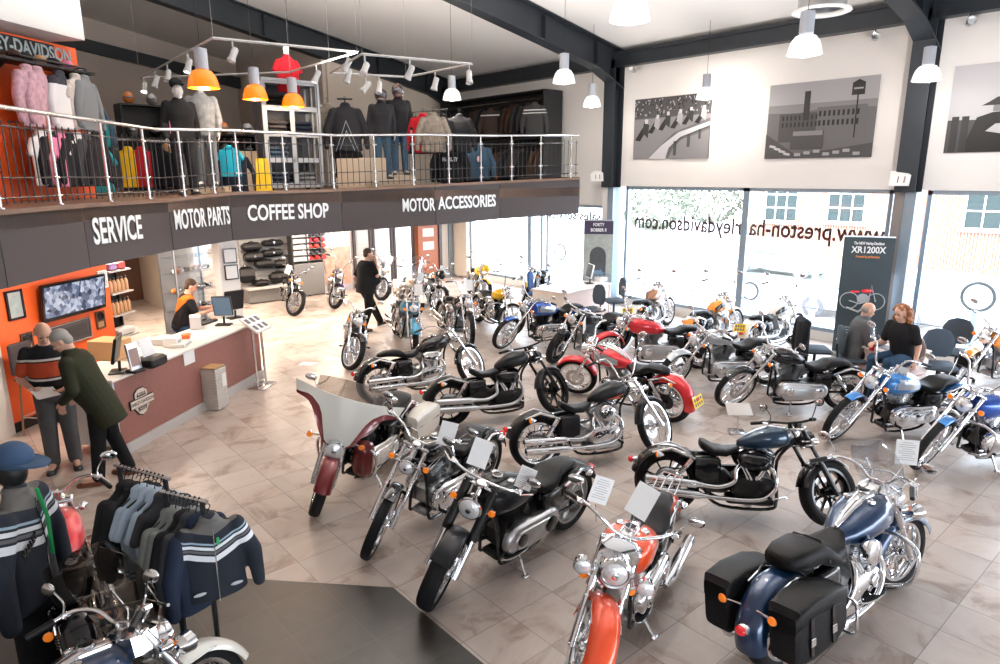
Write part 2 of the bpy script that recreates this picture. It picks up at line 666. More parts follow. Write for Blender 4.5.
for i in range(8):
    a, b_ = FPTS[i], FPTS[i+1]
    d = Vector((b_[0]-a[0], b_[1]-a[1], 0)).normalized()
    nrm = Vector((d.y, -d.x, 0))
    g = d*.006
    mb = MB()
    th = nrm*-.07
    ring = lambda p, s_: [Vector((p[0], p[1], p[3]))+s_, Vector((p[0], p[1], p[2]-.05))+s_, Vector((p[0], p[1], p[2]-.05))+s_+th, Vector((p[0], p[1], p[3]))+s_+th]
    mb.loft([ring(a, g), ring(b_, -g)])
    o = struct('trim_%d' % (10+i), mb, BANNER)
    panels.append((o, a, b_, d, nrm))
    mb = MB()
    up = Vector((0, 0, 1))
    pa, pb = Vector((a[0], a[1], a[2]-.05)), Vector((b_[0], b_[1], b_[2]-.05))
    mb.loft([[pa, pa+nrm*.03, pa+nrm*.03+up*.05, pa-nrm*.2+up*.05, pa-nrm*.2], [pb, pb+nrm*.03, pb+nrm*.03+up*.05, pb-nrm*.2+up*.05, pb-nrm*.2]])
    struct('trim_%d' % (20+i), mb, SLABM)
# return of the fascia at its right end
mb = MB()
mb.box((12.24, 12.3, 2.83), (.06, 2.1, .86))
struct('trim_18', mb, BANNER)
LET = mat('white_lettering', (.82, .84, .86), .5)
def banner_word(pi, word, px0, px1, pyc, hgt, sq):
    o, a, b_, d, n = panels[pi]
    P0 = Vector((a[0], a[1], 0))
    az = math.atan2(d.x, d.y)
    A = onP(px0, pyc[0], P0, az)
    B = onP(px1, pyc[1], P0, az)
    c = (A+B)/2 + n*.012
    M = frameM(c, B-A, n)
    t = text('lettering', word, o, M, hgt, LET, squeeze=1, bold=.006*hgt/.3)
    bpy.context.view_layer.update()
    w = t.dimensions.x
    t.matrix_local = M @ Matrix.Diagonal(((B-A).length/w, 1, 1, 1))
    return t
banner_word(2, 'SERVICE', 92, 141, (233, 228), .44, .5)
banner_word(3, 'MOTOR PARTS', 174, 229, (221, 216), .40, .5)
banner_word(4, 'COFFEE SHOP', 247, 328, (214, 211), .37, .5)
banner_word(5, 'MOTOR', 402, 434.5, (206, 205), .36, .5)
banner_word(6, 'ACCESSORIES', 438, 495.5, (204, 201), .36, .5)

# ---------------------------------------------------------------- railing (one thing per straight run)
RAILD = mat('baluster_dark_steel', (.035, .035, .04), .35, .5)
def rail_run(a, b_, posts, label, last=False):
    A, B = Vector((a[0], a[1], a[2])), Vector((b_[0], b_[1], b_[2]))
    d = (B-A)
    Ln = d.length
    dn = d.normalized()
    hz = Vector((dn.x, dn.y, 0)).normalized()
    nn = Vector((-hz.y, hz.x, 0))
    off = nn*.06
    root = thing('balcony_railing', label, 'railing', A, 0, 'balcony railing runs')
    inv = Matrix.Translation(-A)
    H = .98
    up = Vector((0, 0, 1))
    mb = MB().T(inv)
    mb.tube([A+off+up*H, B+off+up*H], .024, 10)
    obj('handrail', mb, STEEL, root)
    mb = MB().T(inv)
    for z in (.10, .30, .80):
        mb.tube([A+off+up*z, B+off+up*z], .0085 if z > .2 else .011, 6)
    obj('rail_bar', mb, STEEL if False else RAILD, root)
    for t in posts:
        p = A+d*t+off
        mb = MB().T(inv)
        mb.tube([p, p+up*(H-.02)], .019, 10)
        mb.tube([p, p+up*.012], .045, 12)
        for z in (.10, .30, .80):
            mb.tube([p-hz*.05+up*z, p+hz*.05+up*z], .016, 8)
        obj('post', mb, STEEL, root)
    n = int(Ln/.115)
    for i in range(n):
        p = A+d*((i+.5)/n)+off
        if any(abs((i+.5)/n-t)*Ln < .04 for t in posts):
            continue
        cobj('baluster', 'baluster', lambda q: q.tube([(0, 0, .04), (0, 0, .86)], .0075, 6), RAILD, root, Matrix.Translation(p-A))
    return root
def tpar(a, b_, px):
    """parameter along the fascia segment where a photo column crosses it"""
    lo, hi = 0.0, 1.0
    for _ in range(40):
        m_ = (lo+hi)/2
        p = Vector((a[0]+(b_[0]-a[0])*m_, a[1]+(b_[1]-a[1])*m_, a[2]))-CO
        x = 500+FPX*p.dot(_r)/p.dot(_f)
        if x < px:
            lo = m_
        else:
            hi = m_
    return (lo+hi)/2
postpx = [7, 66, 115, 154, 188, 218, 242, 288, 336, 377, 415, 451, 483, 513, 542, 572]
names = ['over the blank banner at the left end', 'over the blank banner, first long bay with white T-shirts behind', 'above the SERVICE lettering', 'above the MOTOR PARTS lettering', 'above the COFFEE SHOP lettering', 'above the MOTOR lettering', 'above the ACCESSORIES lettering', 'above the blank banner at the right end']
for i in range(8):
    a, b_ = FPTS[i], FPTS[i+1]
    ts = []
    for p in postpx:
        t = tpar(a, b_, p)
        if .001 < t < .999:
            ts.append(t)
    if i == 0:
        ts = [.1, .5, .9]
    rail_run(a, b_, ts, 'steel balcony railing run '+names[i])

# ---------------------------------------------------------------- orange wall with white bulkhead
ORANGE = mat('orange_wall_paint', (.80, .115, .02), .5, noise=.03, nscale=2)
OB = Vector((.61, 10.65, 0))
OAZ = R(50)
od = Vector((math.sin(OAZ), math.cos(OAZ), 0))
on = Vector((od.y, -od.x, 0))
def wallbox(P0, d, s0, s1, z0, z1, th, mb=None):
    """box standing on the line P0+d*s, thickness th away from the viewer"""
    mb = mb or MB()
    n = Vector((-d.y, d.x, 0))
    p = [P0+d*s0, P0+d*s1, P0+d*s1+n*th, P0+d*s0+n*th]
    return mb.prism([(q.x, q.y) for q in p], z0, z1)
struct('wall_orange', wallbox(OB, od, -1.6, 2.04, 0, 2.42, .15), ORANGE)
struct('wall_orange', wallbox(OB, od, -3.6, 2.04, 3.02, 5.15, .15), ORANGE)
mb = wallbox(OB+on*.30, od, -4.6, 1.88, 5.22, 5.85, 1.2)
struct('ceiling_4', mb, WHITE)
# white pillar strip at the left end of the orange wall, lower floor
mb = wallbox(OB+on*.05, od, -1.4, -.06, 0, 2.4, .3)
struct('pillar_5', mb, WHITE)
mb = wallbox(OB+on*.03, od, -.06, 2.04, 0, .13, .03)
struct('baseboard_left', mb, BLACKM)

# ---------------------------------------------------------------- lower back wall, doors, dark lobby
mb = MB()
mb.box((7.6, 18.1, 1.2), (6.2, .12, 2.5))
struct('wall_back', mb, WALLB)
mb = MB()
mb.box((13.1, 18.1, 1.2), (1.1, .12, 2.5))
struct('wall_back', mb, CREAM)
OUTD = mat('dark_doorway', (.03, .018, .012), .7)
# ---------------------------------------------------------------- outside
PAVE = mat('street_paving', (.62, .60, .58), .85, noise=.06, nscale=1)
mb = MB()
mb.box((34, 8, -.97), (40.3, 80, .1)).box((13.85, 8, -.5), (.3, 80, 1.0))
struct('ground', mb, PAVE)
# ================================================================ MOTORCYCLES
def loftx(mb, st, n=18, M=None):
    """stations along x: (x, half width, z top, z bottom, exponent[, y centre])"""
    rings = []
    for q in st:
        x, w, zt, zb, e = q[:5]
        yc = q[5] if len(q) > 5 else 0
        c, h = (zt+zb)/2, (zt-zb)/2
        ring = []
        for j in range(n):
            a = 2*PI*j/n
            ca, sa = math.cos(a), math.sin(a)
            ring.append((x, yc+w*math.copysign(abs(ca)**e, ca), c+h*math.copysign(abs(sa)**e, sa)))
        rings.append(ring)
    return mb.loft(rings)
def smooth_path(pts, k=6):
    """Catmull-Rom"""
    P = [Vector(p) for p in pts]
    P = [P[0]*2-P[1]] + P + [P[-1]*2-P[-2]]
    out = []
    for i in range(1, len(P)-2):
        for j in range(k):
            t = j/k
            a, b, c, d = P[i-1], P[i], P[i+1], P[i+2]
            out.append(.5*((2*b)+(c-a)*t+(2*a-5*b+4*c-d)*t*t+(3*b-a-3*c+d)*t**3))
    out.append(P[-2])
    return out
def stadium(x0, z0, r0, x1, z1, r1, n=10):
    """outline hull of two circles in the xz plane"""
    pts = []
    a = math.atan2(z1-z0, x1-x0)
    for j in range(n+1):
        t = a+PI/2+PI*j/n
        pts.append((x0+r0*math.cos(t), z0+r0*math.sin(t)))
    for j in range(n+1):
        t = a-PI/2+PI*j/n
        pts.append((x1+r1*math.cos(t), z1+r1*math.sin(t)))
    return pts
def puffy(mb, outline, y0, y1, ins=.015):
    """outline (x,z) extruded from y0 to y1 with a rounded outer rim at y1"""
    cx = sum(p[0] for p in outline)/len(outline)
    cz = sum(p[1] for p in outline)/len(outline)
    def sh(k, y):
        out = []
        for x, z in outline:
            d = math.hypot(x-cx, z-cz)
            f = max(0, (d-k)/d)
            out.append((cx+(x-cx)*f, y, cz+(z-cz)*f))
        return out
    s = 1 if y1 > y0 else -1
    mb.loft([sh(0, y0), sh(0, y1-s*ins), sh(ins*.4, y1-s*ins*.35), sh(ins, y1)])

def tyre(mb, Rw, w, whitewall=False):
    h = min(w*.8, .095)
    prof = []
    for j in range(14):
        a = 2*PI*j/14
        ca, sa = math.cos(a), math.sin(a)
        prof.append((Rw-h/2+h/2*math.copysign(abs(ca)**.8, ca), w/2*math.copysign(abs(sa)**.75, sa)))
    mb.m(0).lathe(prof, axis='y', n=44, closed=True)
    if whitewall:
        for s in (-1, 1):
            mb.m(1).lathe([(Rw-h*.88, s*(w*.475)), (Rw-h*.62, s*(w*.515)), (Rw-h*.34, s*(w*.50)), (Rw-h*.34, s*(w*.46)), (Rw-h*.88, s*(w*.43))], axis='y', n=44, closed=True)
        mb.m(0)
def rim(mb, Rw, w, kind):
    h = min(w*.8, .095)
    r = Rw-h
    wr = w*.36
    mb.m(0).lathe([(r+.012, -wr), (r+.016, -wr-.006), (r-.008, -wr-.004), (r-.022, -wr*.4), (r-.022, wr*.4), (r-.008, wr+.004), (r+.016, wr+.006), (r+.012, wr), (r-.004, 0)], axis='y', n=44, closed=True)
    mb.lathe([(.02, -.075), (.045, -.07), (.05, -.05), (.03, -.04), (.03, .04), (.05, .05), (.045, .07), (.02, .075)], axis='y', n=16)
    if kind in ('wire', 'wires'):
        n = 36 if kind == 'wire' else 24
        for i in range(n):
            a = 2*PI*i/n
            b = a+(.42 if i % 2 else -.42)
            y = .045 if (i//2) % 2 else -.045
            mb.tube([(.045*math.cos(a), y, .045*math.sin(a)), ((r-.015)*math.cos(b), y*.15, (r-.015)*math.sin(b))], .0028, 4)
    elif kind == 'cast9' or kind == 'cast5':
        n = 9 if kind == 'cast9' else 5
        for i in range(n):
            a = 2*PI*i/n
            t = Vector((math.cos(a), 0, math.sin(a)))
            q = Vector((-math.sin(a), 0, math.cos(a)))
            k = .022 if n == 9 else .045
            rings = []
            for rr, kk, yy in ((.04, k*1.1, .03), (.12, k*.7, .022), (r-.03, k*.8, .018), (r-.012, k*1.3, .02)):
                c = t*rr
                rings.append([c+q*kk*.5+Vector((0, yy*.5, 0)), c+Vector((0, yy, 0)), c-q*kk*.5+Vector((0, yy*.5, 0)), c-q*kk*.5-Vector((0, yy*.5, 0)), c-Vector((0, yy, 0)), c+q*kk*.5-Vector((0, yy*.5, 0))])
            mb.loft(rings)
    else:
        for s in (-1, 1):
            mb.lathe([(.03, s*.04), (.09, s*.035), (r*.6, s*.02), (r-.01, s*(wr*.8)), (r-.01, s*(wr*.6)), (r*.6, s*.01), (.03, s*.01)], axis='y', n=36, closed=True)
        for i in range(8):
            a = 2*PI*i/8
            mb.lathe([(.014, 0), (.014, .002)], c=(r*.62*math.cos(a), .026, r*.62*math.sin(a)), axis='y', n=10)
def disc(mb, rd, y):
    mb.lathe([(rd, y), (rd, y+.005), (rd*.62, y+.005), (rd*.62, y)], axis='y', n=32, closed=True)
    for i in range(5):
        a = 2*PI*i/5
        mb.box((rd*.4*math.cos(a), y+.0025, rd*.4*math.sin(a)), (rd*.5, .006, .018), rot=Matrix.Rotation(-a, 3, 'Y'))

def fender(mb, ax, az, Rf, w, a0, a1, drop=.045, n=18, th=.005, flare=0.0):
    rows = []
    for i in range(n+1):
        t = i/n
        a = R(a0+(a1-a0)*t)
        row = []
        for j in range(11):
            q = -1+2*j/10
            y = w/2*math.sin(q*PI/2)
            rr = Rf - drop*(1-math.cos(q*PI/2))**1.3 + flare*max(0, abs(t-.5)*2-.6)
            row.append((ax+rr*math.cos(a), y, az+rr*math.sin(a)))
        rows.append(row)
    mb.sheet(rows, th)

def cyl_fins(mb):
    mb.lathe([(.052, 0), (.052, .16)], n=16)
    for i in range(10):
        z = .012+i*.0155
        k = .072 if i < 8 else .078
        mb.lathe([(k*.9, z), (k, z+.002), (k, z+.005), (k*.9, z+.007)], n=20, sx=.93)
def cyl_head(mb):
    for i in range(4):
        z = .165+i*.013
        mb.box((0, 0, z), (.15, .15, .007), .003)
    mb.lathe([(.055, .16), (.055, .215)], n=14)
def rocker(mb):
    mb.box((0, 0, .232), (.165, .12, .035), .014)
    mb.box((0, 0, .256), (.135, .095, .02), .009)
def motor_block(mb):
    mb.box((.03, 0, .36), (.34, .20, .22), .05)
    mb.lathe([(.12, -.10), (.13, -.08), (.13, .08), (.12, .10)], c=(.05, 0, .36), axis='y', n=24)
    mb.box((-.27, 0, .37), (.26, .18, .20), .04)
    mb.box((.03, 0, .22), (.40, .15, .07), .02)
def cam_cover(mb):
    puffy(mb, stadium(-.02, .35, .115, .14, .37, .085), -.10, -.145, .02)
    mb.lathe([(.045, -.14), (.045, -.156), (.038, -.16)], c=(.12, 0, .37), axis='y', n=20)
    for i in range(6):
        a = i*PI/3
        mb.ell((.03+.095*math.cos(a), -.145, .355+.085*math.sin(a)), (.007, .005, .007), 8, 4)
def primary_cover(mb):
    puffy(mb, stadium(-.30, .36, .105, .10, .36, .125), .10, .165, .028)
    puffy(mb, stadium(-.27, .36, .062, .07, .36, .078), .16, .176, .014)
def derby(mb):
    mb.lathe([(.066, .17), (.066, .182), (.058, .188)], c=(-.27, 0, .36), axis='y', n=24)
def timer_cover(mb):
    mb.lathe([(.05, .17), (.05, .186), (.042, .19)], c=(.08, 0, .37), axis='y', n=24)
def pushrods(mb):
    for x0, x1 in ((.055, .155), (.085, .175), (-.01, -.095), (.02, -.075)):
        mb.tube([(x0, -.135, .44), (x1, -.105, .60)], [.012, .0095], 8)
        mb.tube([(x0, -.135, .435), (x0+(x1-x0)*.15, -.13, .46)], .016, 8)
def aircleaner(mb, kind):
    if kind == 'round':
        mb.lathe([(.03, -.10), (.075, -.13), (.085, -.145), (.085, -.185), (.078, -.198), (.05, -.205)], c=(.035, 0, .60), axis='y', n=28)
    elif kind == 'oval':
        puffy(mb, stadium(-.035, .605, .062, .105, .595, .062), -.12, -.20, .022)
    else:   # ham can / teardrop
        puffy(mb, stadium(-.05, .60, .075, .12, .60, .048), -.11, -.195, .03)
CYL = [Matrix.Translation((.045, 0, .44)) @ Matrix.Rotation(R(23), 4, 'Y'), Matrix.Translation((.01, 0, .44)) @ Matrix.Rotation(R(-23), 4, 'Y')]

def pipe(mb, pts, r, muf=None):
    P = smooth_path(pts, 5)
    mb.tube(P, r, 10)
    if muf:
        a, b, rm = Vector(muf[0]), Vector(muf[1]), muf[2]
        d = b-a
        mb.tube([a-d*.03, a+d*.05, a+d*.12, a+d*.9, b, b-d*.01, b-d*.02], [r*1.02, r*1.25, rm, rm, rm*.97, rm*.8, rm*.3], 14)
EXH = {
 'stagger': [([(.13, -.10, .60), (.22, -.16, .53), (.24, -.18, .38), (.10, -.19, .26), (-.25, -.20, .25), (-.42, -.20, .26)], ((-.40, -.20, .26), (-.98, -.21, .29), .043)),
             ([(-.07, -.10, .59), (-.13, -.17, .52), (-.14, -.19, .42), (-.28, -.20, .36), (-.46, -.20, .37)], ((-.44, -.20, .37), (-1.0, -.21, .40), .043))],
 'dual': [([(.13, -.10, .60), (.22, -.16, .53), (.24, -.18, .38), (.10, -.19, .24), (-.2, -.20, .21), (-.35, -.21, .22)], ((-.30, -.21, .22), (-1.02, -.24, .25), .05)),
          ([(-.07, -.10, .59), (-.13, -.17, .50), (-.20, -.18, .36), (-.3, -.1, .2), (-.3, .15, .19), (-.40, .22, .21)], ((-.34, .22, .21), (-1.02, .24, .25), .05))],
 'shot': [([(.13, -.10, .60), (.20, -.17, .52), (.20, -.19, .40), (.05, -.20, .30), (-.3, -.20, .26), (-.5, -.20, .25)], ((-.5, -.20, .25), (-1.0, -.20, .23), .040)),
          ([(-.07, -.10, .59), (-.12, -.18, .52), (-.16, -.20, .42), (-.35, -.20, .36), (-.5, -.20, .345)], ((-.5, -.20, .345), (-1.0, -.20, .325), .040))],
}
BARS = {
 'buck': [(0, .0, .07), (0, .08, .075), (-.01, .17, .15), (-.05, .27, .18), (-.10, .33, .175), (-.24, .42, .14)],
 'drag': [(0, .0, .06), (0, .12, .065), (-.01, .22, .075), (-.05, .29, .08), (-.16, .40, .07)],
 'ape': [(0, .0, .05), (0, .09, .06), (.02, .14, .16), (.01, .20, .30), (-.03, .27, .33), (-.20, .37, .29)],
 'beach': [(0, .0, .06), (.01, .10, .09), (.0, .22, .15), (-.08, .31, .15), (-.26, .42, .08)],
}
def wheel(root, nm, M, Rw, w, kind, hub, ww, disc_y, full):
    k = ('w', Rw, w, kind)
    o = cobj(k, nm, lambda q: rim(q, Rw, w, kind), hub, root, M)
    cobj(('t', Rw, w, ww), 'tyre', lambda q: tyre(q, Rw, w, ww), [RUBBER, WHITE] if ww else RUBBER, o)
    if full:
        cobj(('d', disc_y), 'brake_disc', lambda q: disc(q, .145, disc_y), STEEL, o)
    return o

def bike(label, loc, rz, sp, group='motorcycles on the showroom floor'):
    """sp: dictionary describing one machine"""
    g = sp.get
    full = g('full', 1)
    wb = g('wb', 1.56)
    Rf, wf, Rr, wr = g('Rf', .33), g('wf', .10), g('Rr', .325), g('wr', .14)
    xf, xr = wb/2, -wb/2
    rake = R(g('rake', 31))
    body, fend = sp['tank'], g('fend', sp['tank'])
    trimm = g('chrome', CHROME)
    motor = g('motor', ALU)
    cases = g('cases', CHROME)
    root = thing('motorcycle', label, 'motorcycle', loc, rz, group)
    root.rotation_euler = (R(-g('lean', 7)), 0, rz)
    zt = g('zt', .93)                # top clamp height
    axd = Vector((math.sin(rake), 0, -math.cos(rake)))
    Tc = Vector((xf-(zt-Rf)*math.tan(rake), 0, zt))
    S = Matrix.Translation(Tc) @ Matrix.Rotation(R(-g('steer', 30)), 4, axd) @ Matrix.Translation(-Tc)
    # wheels
    wheel(root, 'front_wheel', S @ Matrix.Translation((xf, 0, Rf)), Rf, wf, g('fw', 'wire'), g('rimc', CHROME), g('ww'), .055, full)
    wheel(root, 'rear_wheel', Matrix.Translation((xr, 0, Rr)), Rr, wr, g('rw', g('fw', 'wire')), g('rimc', CHROME), g('ww'), -.075, full)
    # fork
    ax0 = Vector((xf, 0, Rf))
    fk = MB().T(S)
    y = g('fy', .10 if wf < .12 else .115)
    up = -axd
    L = (Tc-ax0).length
    r1 = g('fr', .024)
    for s in (-1, 1):
        o_ = Vector((0, s*y, 0))
        fk.m(0).tube([ax0+o_+up*(-.02), ax0+o_+up*(L*.45), ax0+o_+up*(L*.46)], [r1*1.15, r1*1.15, r1*.9], 12)
        fk.m(1 if g('forkcov') else 0).tube([ax0+o_+up*(L*.42), ax0+o_+up*(L+.02)], r1*(1.35 if g('forkcov') else .85), 12)
        fk.m(0).tube([ax0+o_*1.25, ax0+o_*.6], .018, 10)
    fk.m(2)
    for q in (0, .17):
        c = Tc + axd*q
        fk.box(c, (.07, y*2+.06, .028), .01, Matrix.Rotation(-rake, 3, 'Y'))
    fk.tube([Tc+axd*-.01, Tc+axd*.2], .03, 12)
    obj('front_fork', fk, [g('forkc', CHROME), g('forkcov') or CHROME, trimm], root)
    if full:
        cl = MB().T(S)
        cl.box(ax0+Vector((-.10, .075, .05)), (.07, .04, .09), .012, Matrix.Rotation(-.5, 3, 'Y'))
        obj('brake_caliper', cl, g('caliper', CHROME), root)
    # front fender
    ff = g('ffender', 'short')
    mb = MB().T(S)
    if ff == 'full':
        fender(mb, xf, Rf, Rf+.035, wf+.065, 18, 188, .075, 22, flare=.05)
    elif ff == 'short':
        fender(mb, xf, Rf, Rf+.022, wf+.035, 48, 170, .035, 14)
    elif ff == 'tiny':
        fender(mb, xf, Rf, Rf+.018, wf+.02, 70, 150, .02, 10)
    fo = obj('front_fender', mb, fend, root)
    if ff == 'full':
        mb = MB().T(S)
        for s in (-1, 1):
            mb.tube([(xf+.12, s*(wf/2+.035), Rf+.29), (xf-.1, s*(wf/2+.035), Rf+.29)], .005, 6)
        obj('fender_trim', mb, CHROME, fo)
    # handlebar
    bt = BARS[g('bars', 'buck')]
    hb = MB().T(S)
    Pl = smooth_path([Tc+Vector(p) for p in bt], 4)
    Pr = [Vector((p.x, -p.y, p.z)) for p in Pl]
    hb.tube(list(reversed(Pr))+Pl[1:], .0125, 10)
    for s in (-1, 1):
        hb.tube([Tc+Vector((0, s*.045, .01)), Tc+Vector((0, s*.045, bt[0][2]))], .02, 10)
    hbo = obj('handlebar', hb, g('barc', CHROME), root)
    for s in (-1, 1):
        e, e0 = Tc+Vector(bt[-1]), Tc+Vector(bt[-2])
        e, e0 = Vector((e.x, s*e.y, e.z)), Vector((e0.x, s*e0.y, e0.z))
        d = (e-e0).normalized()
        mb = MB().T(S)
        mb.tube([e-d*.13, e-d*.125, e-d*.02, e+d*.01], [.014, .019, .018, .017], 10)
        obj('grip', mb, BLACKM, hbo)
        if full:
            mb = MB().T(S)
            q = e-d*.16
            mb.box(q+Vector((.02, 0, 0)), (.05, .05, .035), .01)
            f = Vector((.06, 0, 0))
            mb.tube([q+f*.5, q+f+d*.05, e+f*.9], [.007, .006, .006], 6)
            obj('brake_lever' if s < 0 else 'clutch_lever', mb, g('barc', CHROME), hbo)
        if g('mirrors', 1):
            q = e-d*.17
            mb = MB().T(S)
            top = q+Vector((g('mx', .02), s*.06, .14))
            mb.m(0).tube(smooth_path([q, q+Vector((.03, s*.01, .06)), top], 4), .005, 6)
            cN = top+Vector((0, s*.035, .012))
            mb.ell(cN, (.014, .06, .038), 14, 7)
            mb.m(1).ell(cN+Vector((-.008, 0, 0)), (.009, .052, .032), 14, 6)
            obj('mirror', mb, [g('mirc', trimm), GLASSL if False else CHROME], hbo)
    # headlight
    hx = Tc+Vector((g('hlx', .13), 0, g('hlz', -.10)))
    if g('nacelle'):
        mb = MB().T(S)
        mb.lathe([(.02, -.17), (.09, -.11), (.122, -.02), (.118, .05), (.098, .066), (.09, .045)], c=hx, axis='x', n=26)
        mb.box(Tc+Vector((.02, 0, -.05)), (.16, .28, .2), .05)
        for s in (-1, 1):
            mb.tube([Tc+Vector((.01, s*.11, .0)), Tc+axd*.32+Vector((.0, s*.115, 0))], .036, 12)
        obj('headlight_nacelle', mb, CHROME, root)
        rr = .09
    else:
        rr = g('hlr', .078)
        mb = MB().T(S)
        mb.lathe([(.01, -.12), (rr*.6, -.10), (rr*.97, -.03), (rr*1.05, .03), (rr*1.08, .045), (rr*.98, .055)], c=hx, axis='x', n=24)
        hl = obj('headlight', mb, g('hlc', CHROME), root)
    mb = MB().T(S)
    mb.m(0).lathe([(rr*.98, .05), (rr*.8, .066), (rr*.3, .078), (.004, .08)], c=hx, axis='x', n=24)
    mb.m(1).lathe([(rr*.25, .079), (rr*.25, .083), (rr*.2, .085)], c=hx, axis='x', n=12)
    obj('headlight_lens', mb, [LAMPR, CHROME], root)
    if g('visorgauge', 1) and not g('nacelle'):
        mb = MB().T(S)
        c = Tc+Vector((.05, 0, .06))
        mb.lathe([(.03, -.04), (.042, -.02), (.042, .01), (.036, .016)], c=c, axis='z', n=18)
        obj('speedometer', mb, g('barc', CHROME), root)
    if g('passing'):
        lb = MB().T(S)
        P0 = Tc+Vector((.10, 0, -.20))
        lb.tube(smooth_path([P0+Vector((.0, -.24, .04)), P0+Vector((.05, -.12, -.02)), P0+Vector((.06, 0, -.03)), P0+Vector((.05, .12, -.02)), P0+Vector((0, .24, .04))], 4), .012, 8)
        lo = obj('light_bar', lb, CHROME, root)
        for s in (-1, 1):
            mb = MB().T(S)
            mb.m(0).lathe([(.02, -.06), (.055, -.03), (.062, .02), (.056, .03)], c=P0+Vector((.06, s*.22, .055)), axis='x', n=20)
            mb.m(1).lathe([(.056, .028), (.04, .042), (.004, .046)], c=P0+Vector((.06, s*.22, .055)), axis='x', n=20)
            obj('passing_lamp', mb, [CHROME, LAMPR], lo)
    # indicators
    for s in (-1, 1):
        fi = Tc+Vector((.09, s*g('iy', .17), g('iz', -.12)))
        mb = MB().T(S)
        mb.m(0).tube([Tc+Vector((.02, s*.08, g('iz', -.12))), fi], .008, 6)
        mb.lathe([(.012, -.05), (.03, -.02), (.033, .01)], c=fi, axis='x', n=14)
        mb.m(1).lathe([(.031, .008), (.026, .022), (.004, .028)], c=fi, axis='x', n=14)
        obj('indicator', mb, [trimm, AMBER], root)
        ri = Vector((xr-g('rix', .10), s*g('riy', .15), g('riz', .62)))
        mb = MB()
        mb.m(0).tube([(ri.x+.02, s*.06, ri.z), ri], .008, 6)
        mb.lathe([(.012, .05), (.03, .02), (.033, -.01)], c=ri, axis='x', n=14)
        mb.m(1).lathe([(.031, -.008), (.026, -.022), (.004, -.028)], c=ri, axis='x', n=14)
        obj('indicator', mb, [trimm, AMBER], root)
    # frame
    fr = MB()
    hb0 = Tc+axd*.12+Vector((-.03, 0, 0))
    for s in (-1, 1):
        fr.tube(smooth_path([hb0, (xf-.50, s*.07, .62), (.27, s*.11, .26), (.20, s*.12, .15), (-.25, s*.12, .15), (-.40, s*.115, .30), (-.40, s*.10, .52), (-.30, s*.06, .64)], 4), .016, 8)
        fr.tube([(-.38, s*.10, .55), (xr+.10, s*.105, .62)], .014, 8)
    fr.tube([hb0, (.0, 0, .70), (-.34, 0, .62)], .024, 10)
    obj('frame', fr, g('framec', BLACKG), root)
    sw = MB()
    for s in (-1, 1):
        sw.tube([(-.38, s*.115, .33), (xr, s*(wr/2+.045), Rr)], [.022, .018], 8)
        sw.tube([(xr, s*(wr/2+.02), Rr), (xr, s*(wr/2+.07), Rr)], .024, 10)
    obj('swingarm', sw, BLACKG, root)
    if g('shocks', 1):
        for s in (-1, 1):
            mb = MB()
            a, b = Vector((xr+.04, s*(wr/2+.06), Rr+.02)), Vector((xr+.22, s*(wr/2+.065), .60))
            mb.tube([a, b], .012, 8)
            d = (b-a)
            for i in range(9):
                mb.lathe([(.030, -.004), (.030, .004)], c=a+d*(.25+i*.06), axis='z', n=12)
            mb.tube([a+d*.72, b], .03, 10)
            obj('shock_absorber', mb, g('shockc', CHROME), root)
    # motor
    eng = MB()
    motor_block(eng)
    eo = cobj('block', 'engine', motor_block, g('block', motor), root)
    es_ = g('engk', 1.14)
    eo.matrix_local = Matrix.Translation((.0, 0, .30)) @ Matrix.Diagonal((es_, es_*1.04, es_, 1)) @ Matrix.Translation((.0, 0, -.31))
    for M in CYL:
        co = cobj('fins', 'cylinder', lambda q: (cyl_fins(q), cyl_head(q)), motor, eo, M)
        if full:
            cobj('rock', 'rocker_cover', rocker, cases, co)
    cobj('prim', 'primary_cover', primary_cover, g('primc', cases), eo)
    if full:
        cobj('derby', 'derby_cover', derby, trimm if g('derbyc') is None else g('derbyc'), eo)
        cobj('timer', 'timer_cover', timer_cover, trimm if g('derbyc') is None else g('derbyc'), eo)
        cobj('cam', 'cam_cover', cam_cover, g('camc', cases), eo)
        cobj('push', 'pushrod_tubes', pushrods, trimm, eo)
    ak = g('air', 'oval')
    cobj(('air', ak), 'air_cleaner', lambda q: aircleaner(q, ak), g('airc', trimm), eo)
    # belt drive cover
    mb = MB()
    mb.lathe([(.11, .0), (.11, .012), (.04, .012)], c=(xr, wr/2+.012, Rr), axis='y', n=28)
    mb.prism(stadium(-.33, .36, .055, xr, Rr, .095), wr/2+.028, wr/2+.036, 'y') if g('beltcov') else mb.tube([(-.33, wr/2+.02, .42), (xr, wr/2+.02, Rr+.10)], .008, 6)
    obj('belt_drive', mb, BLACKM, root)
    # exhaust
    for pts, mf in EXH[g('exh', 'stagger')]:
        k = (xr+.78)
        mb = MB()
        pipe(mb, pts, .022, ((mf[0][0], mf[0][1], mf[0][2]), (mf[1][0]+k, mf[1][1], mf[1][2]), mf[2]))
        obj('exhaust_pipe', mb, g('exhc', CHROME), root)
    # oil tank / side cover
    for s in (-1, 1):
        mb = MB()
        loftx(mb, [(-.52, .02, .60, .42, .5, s*.10), (-.50, .05, .62, .37, .5, s*.10), (-.36, .06, .63, .36, .5, s*.10), (-.28, .05, .62, .38, .5, s*.10), (-.26, .02, .60, .42, .5, s*.10)], 14)
        obj('side_cover', mb, g('sidec', BLACKG), root)
    # tank
    tk = g('shape', 'sport')
    x1 = Tc.x-.02
    mb = MB()
    zb = g('ztank', .045 if tk == 'peanut' else 0)
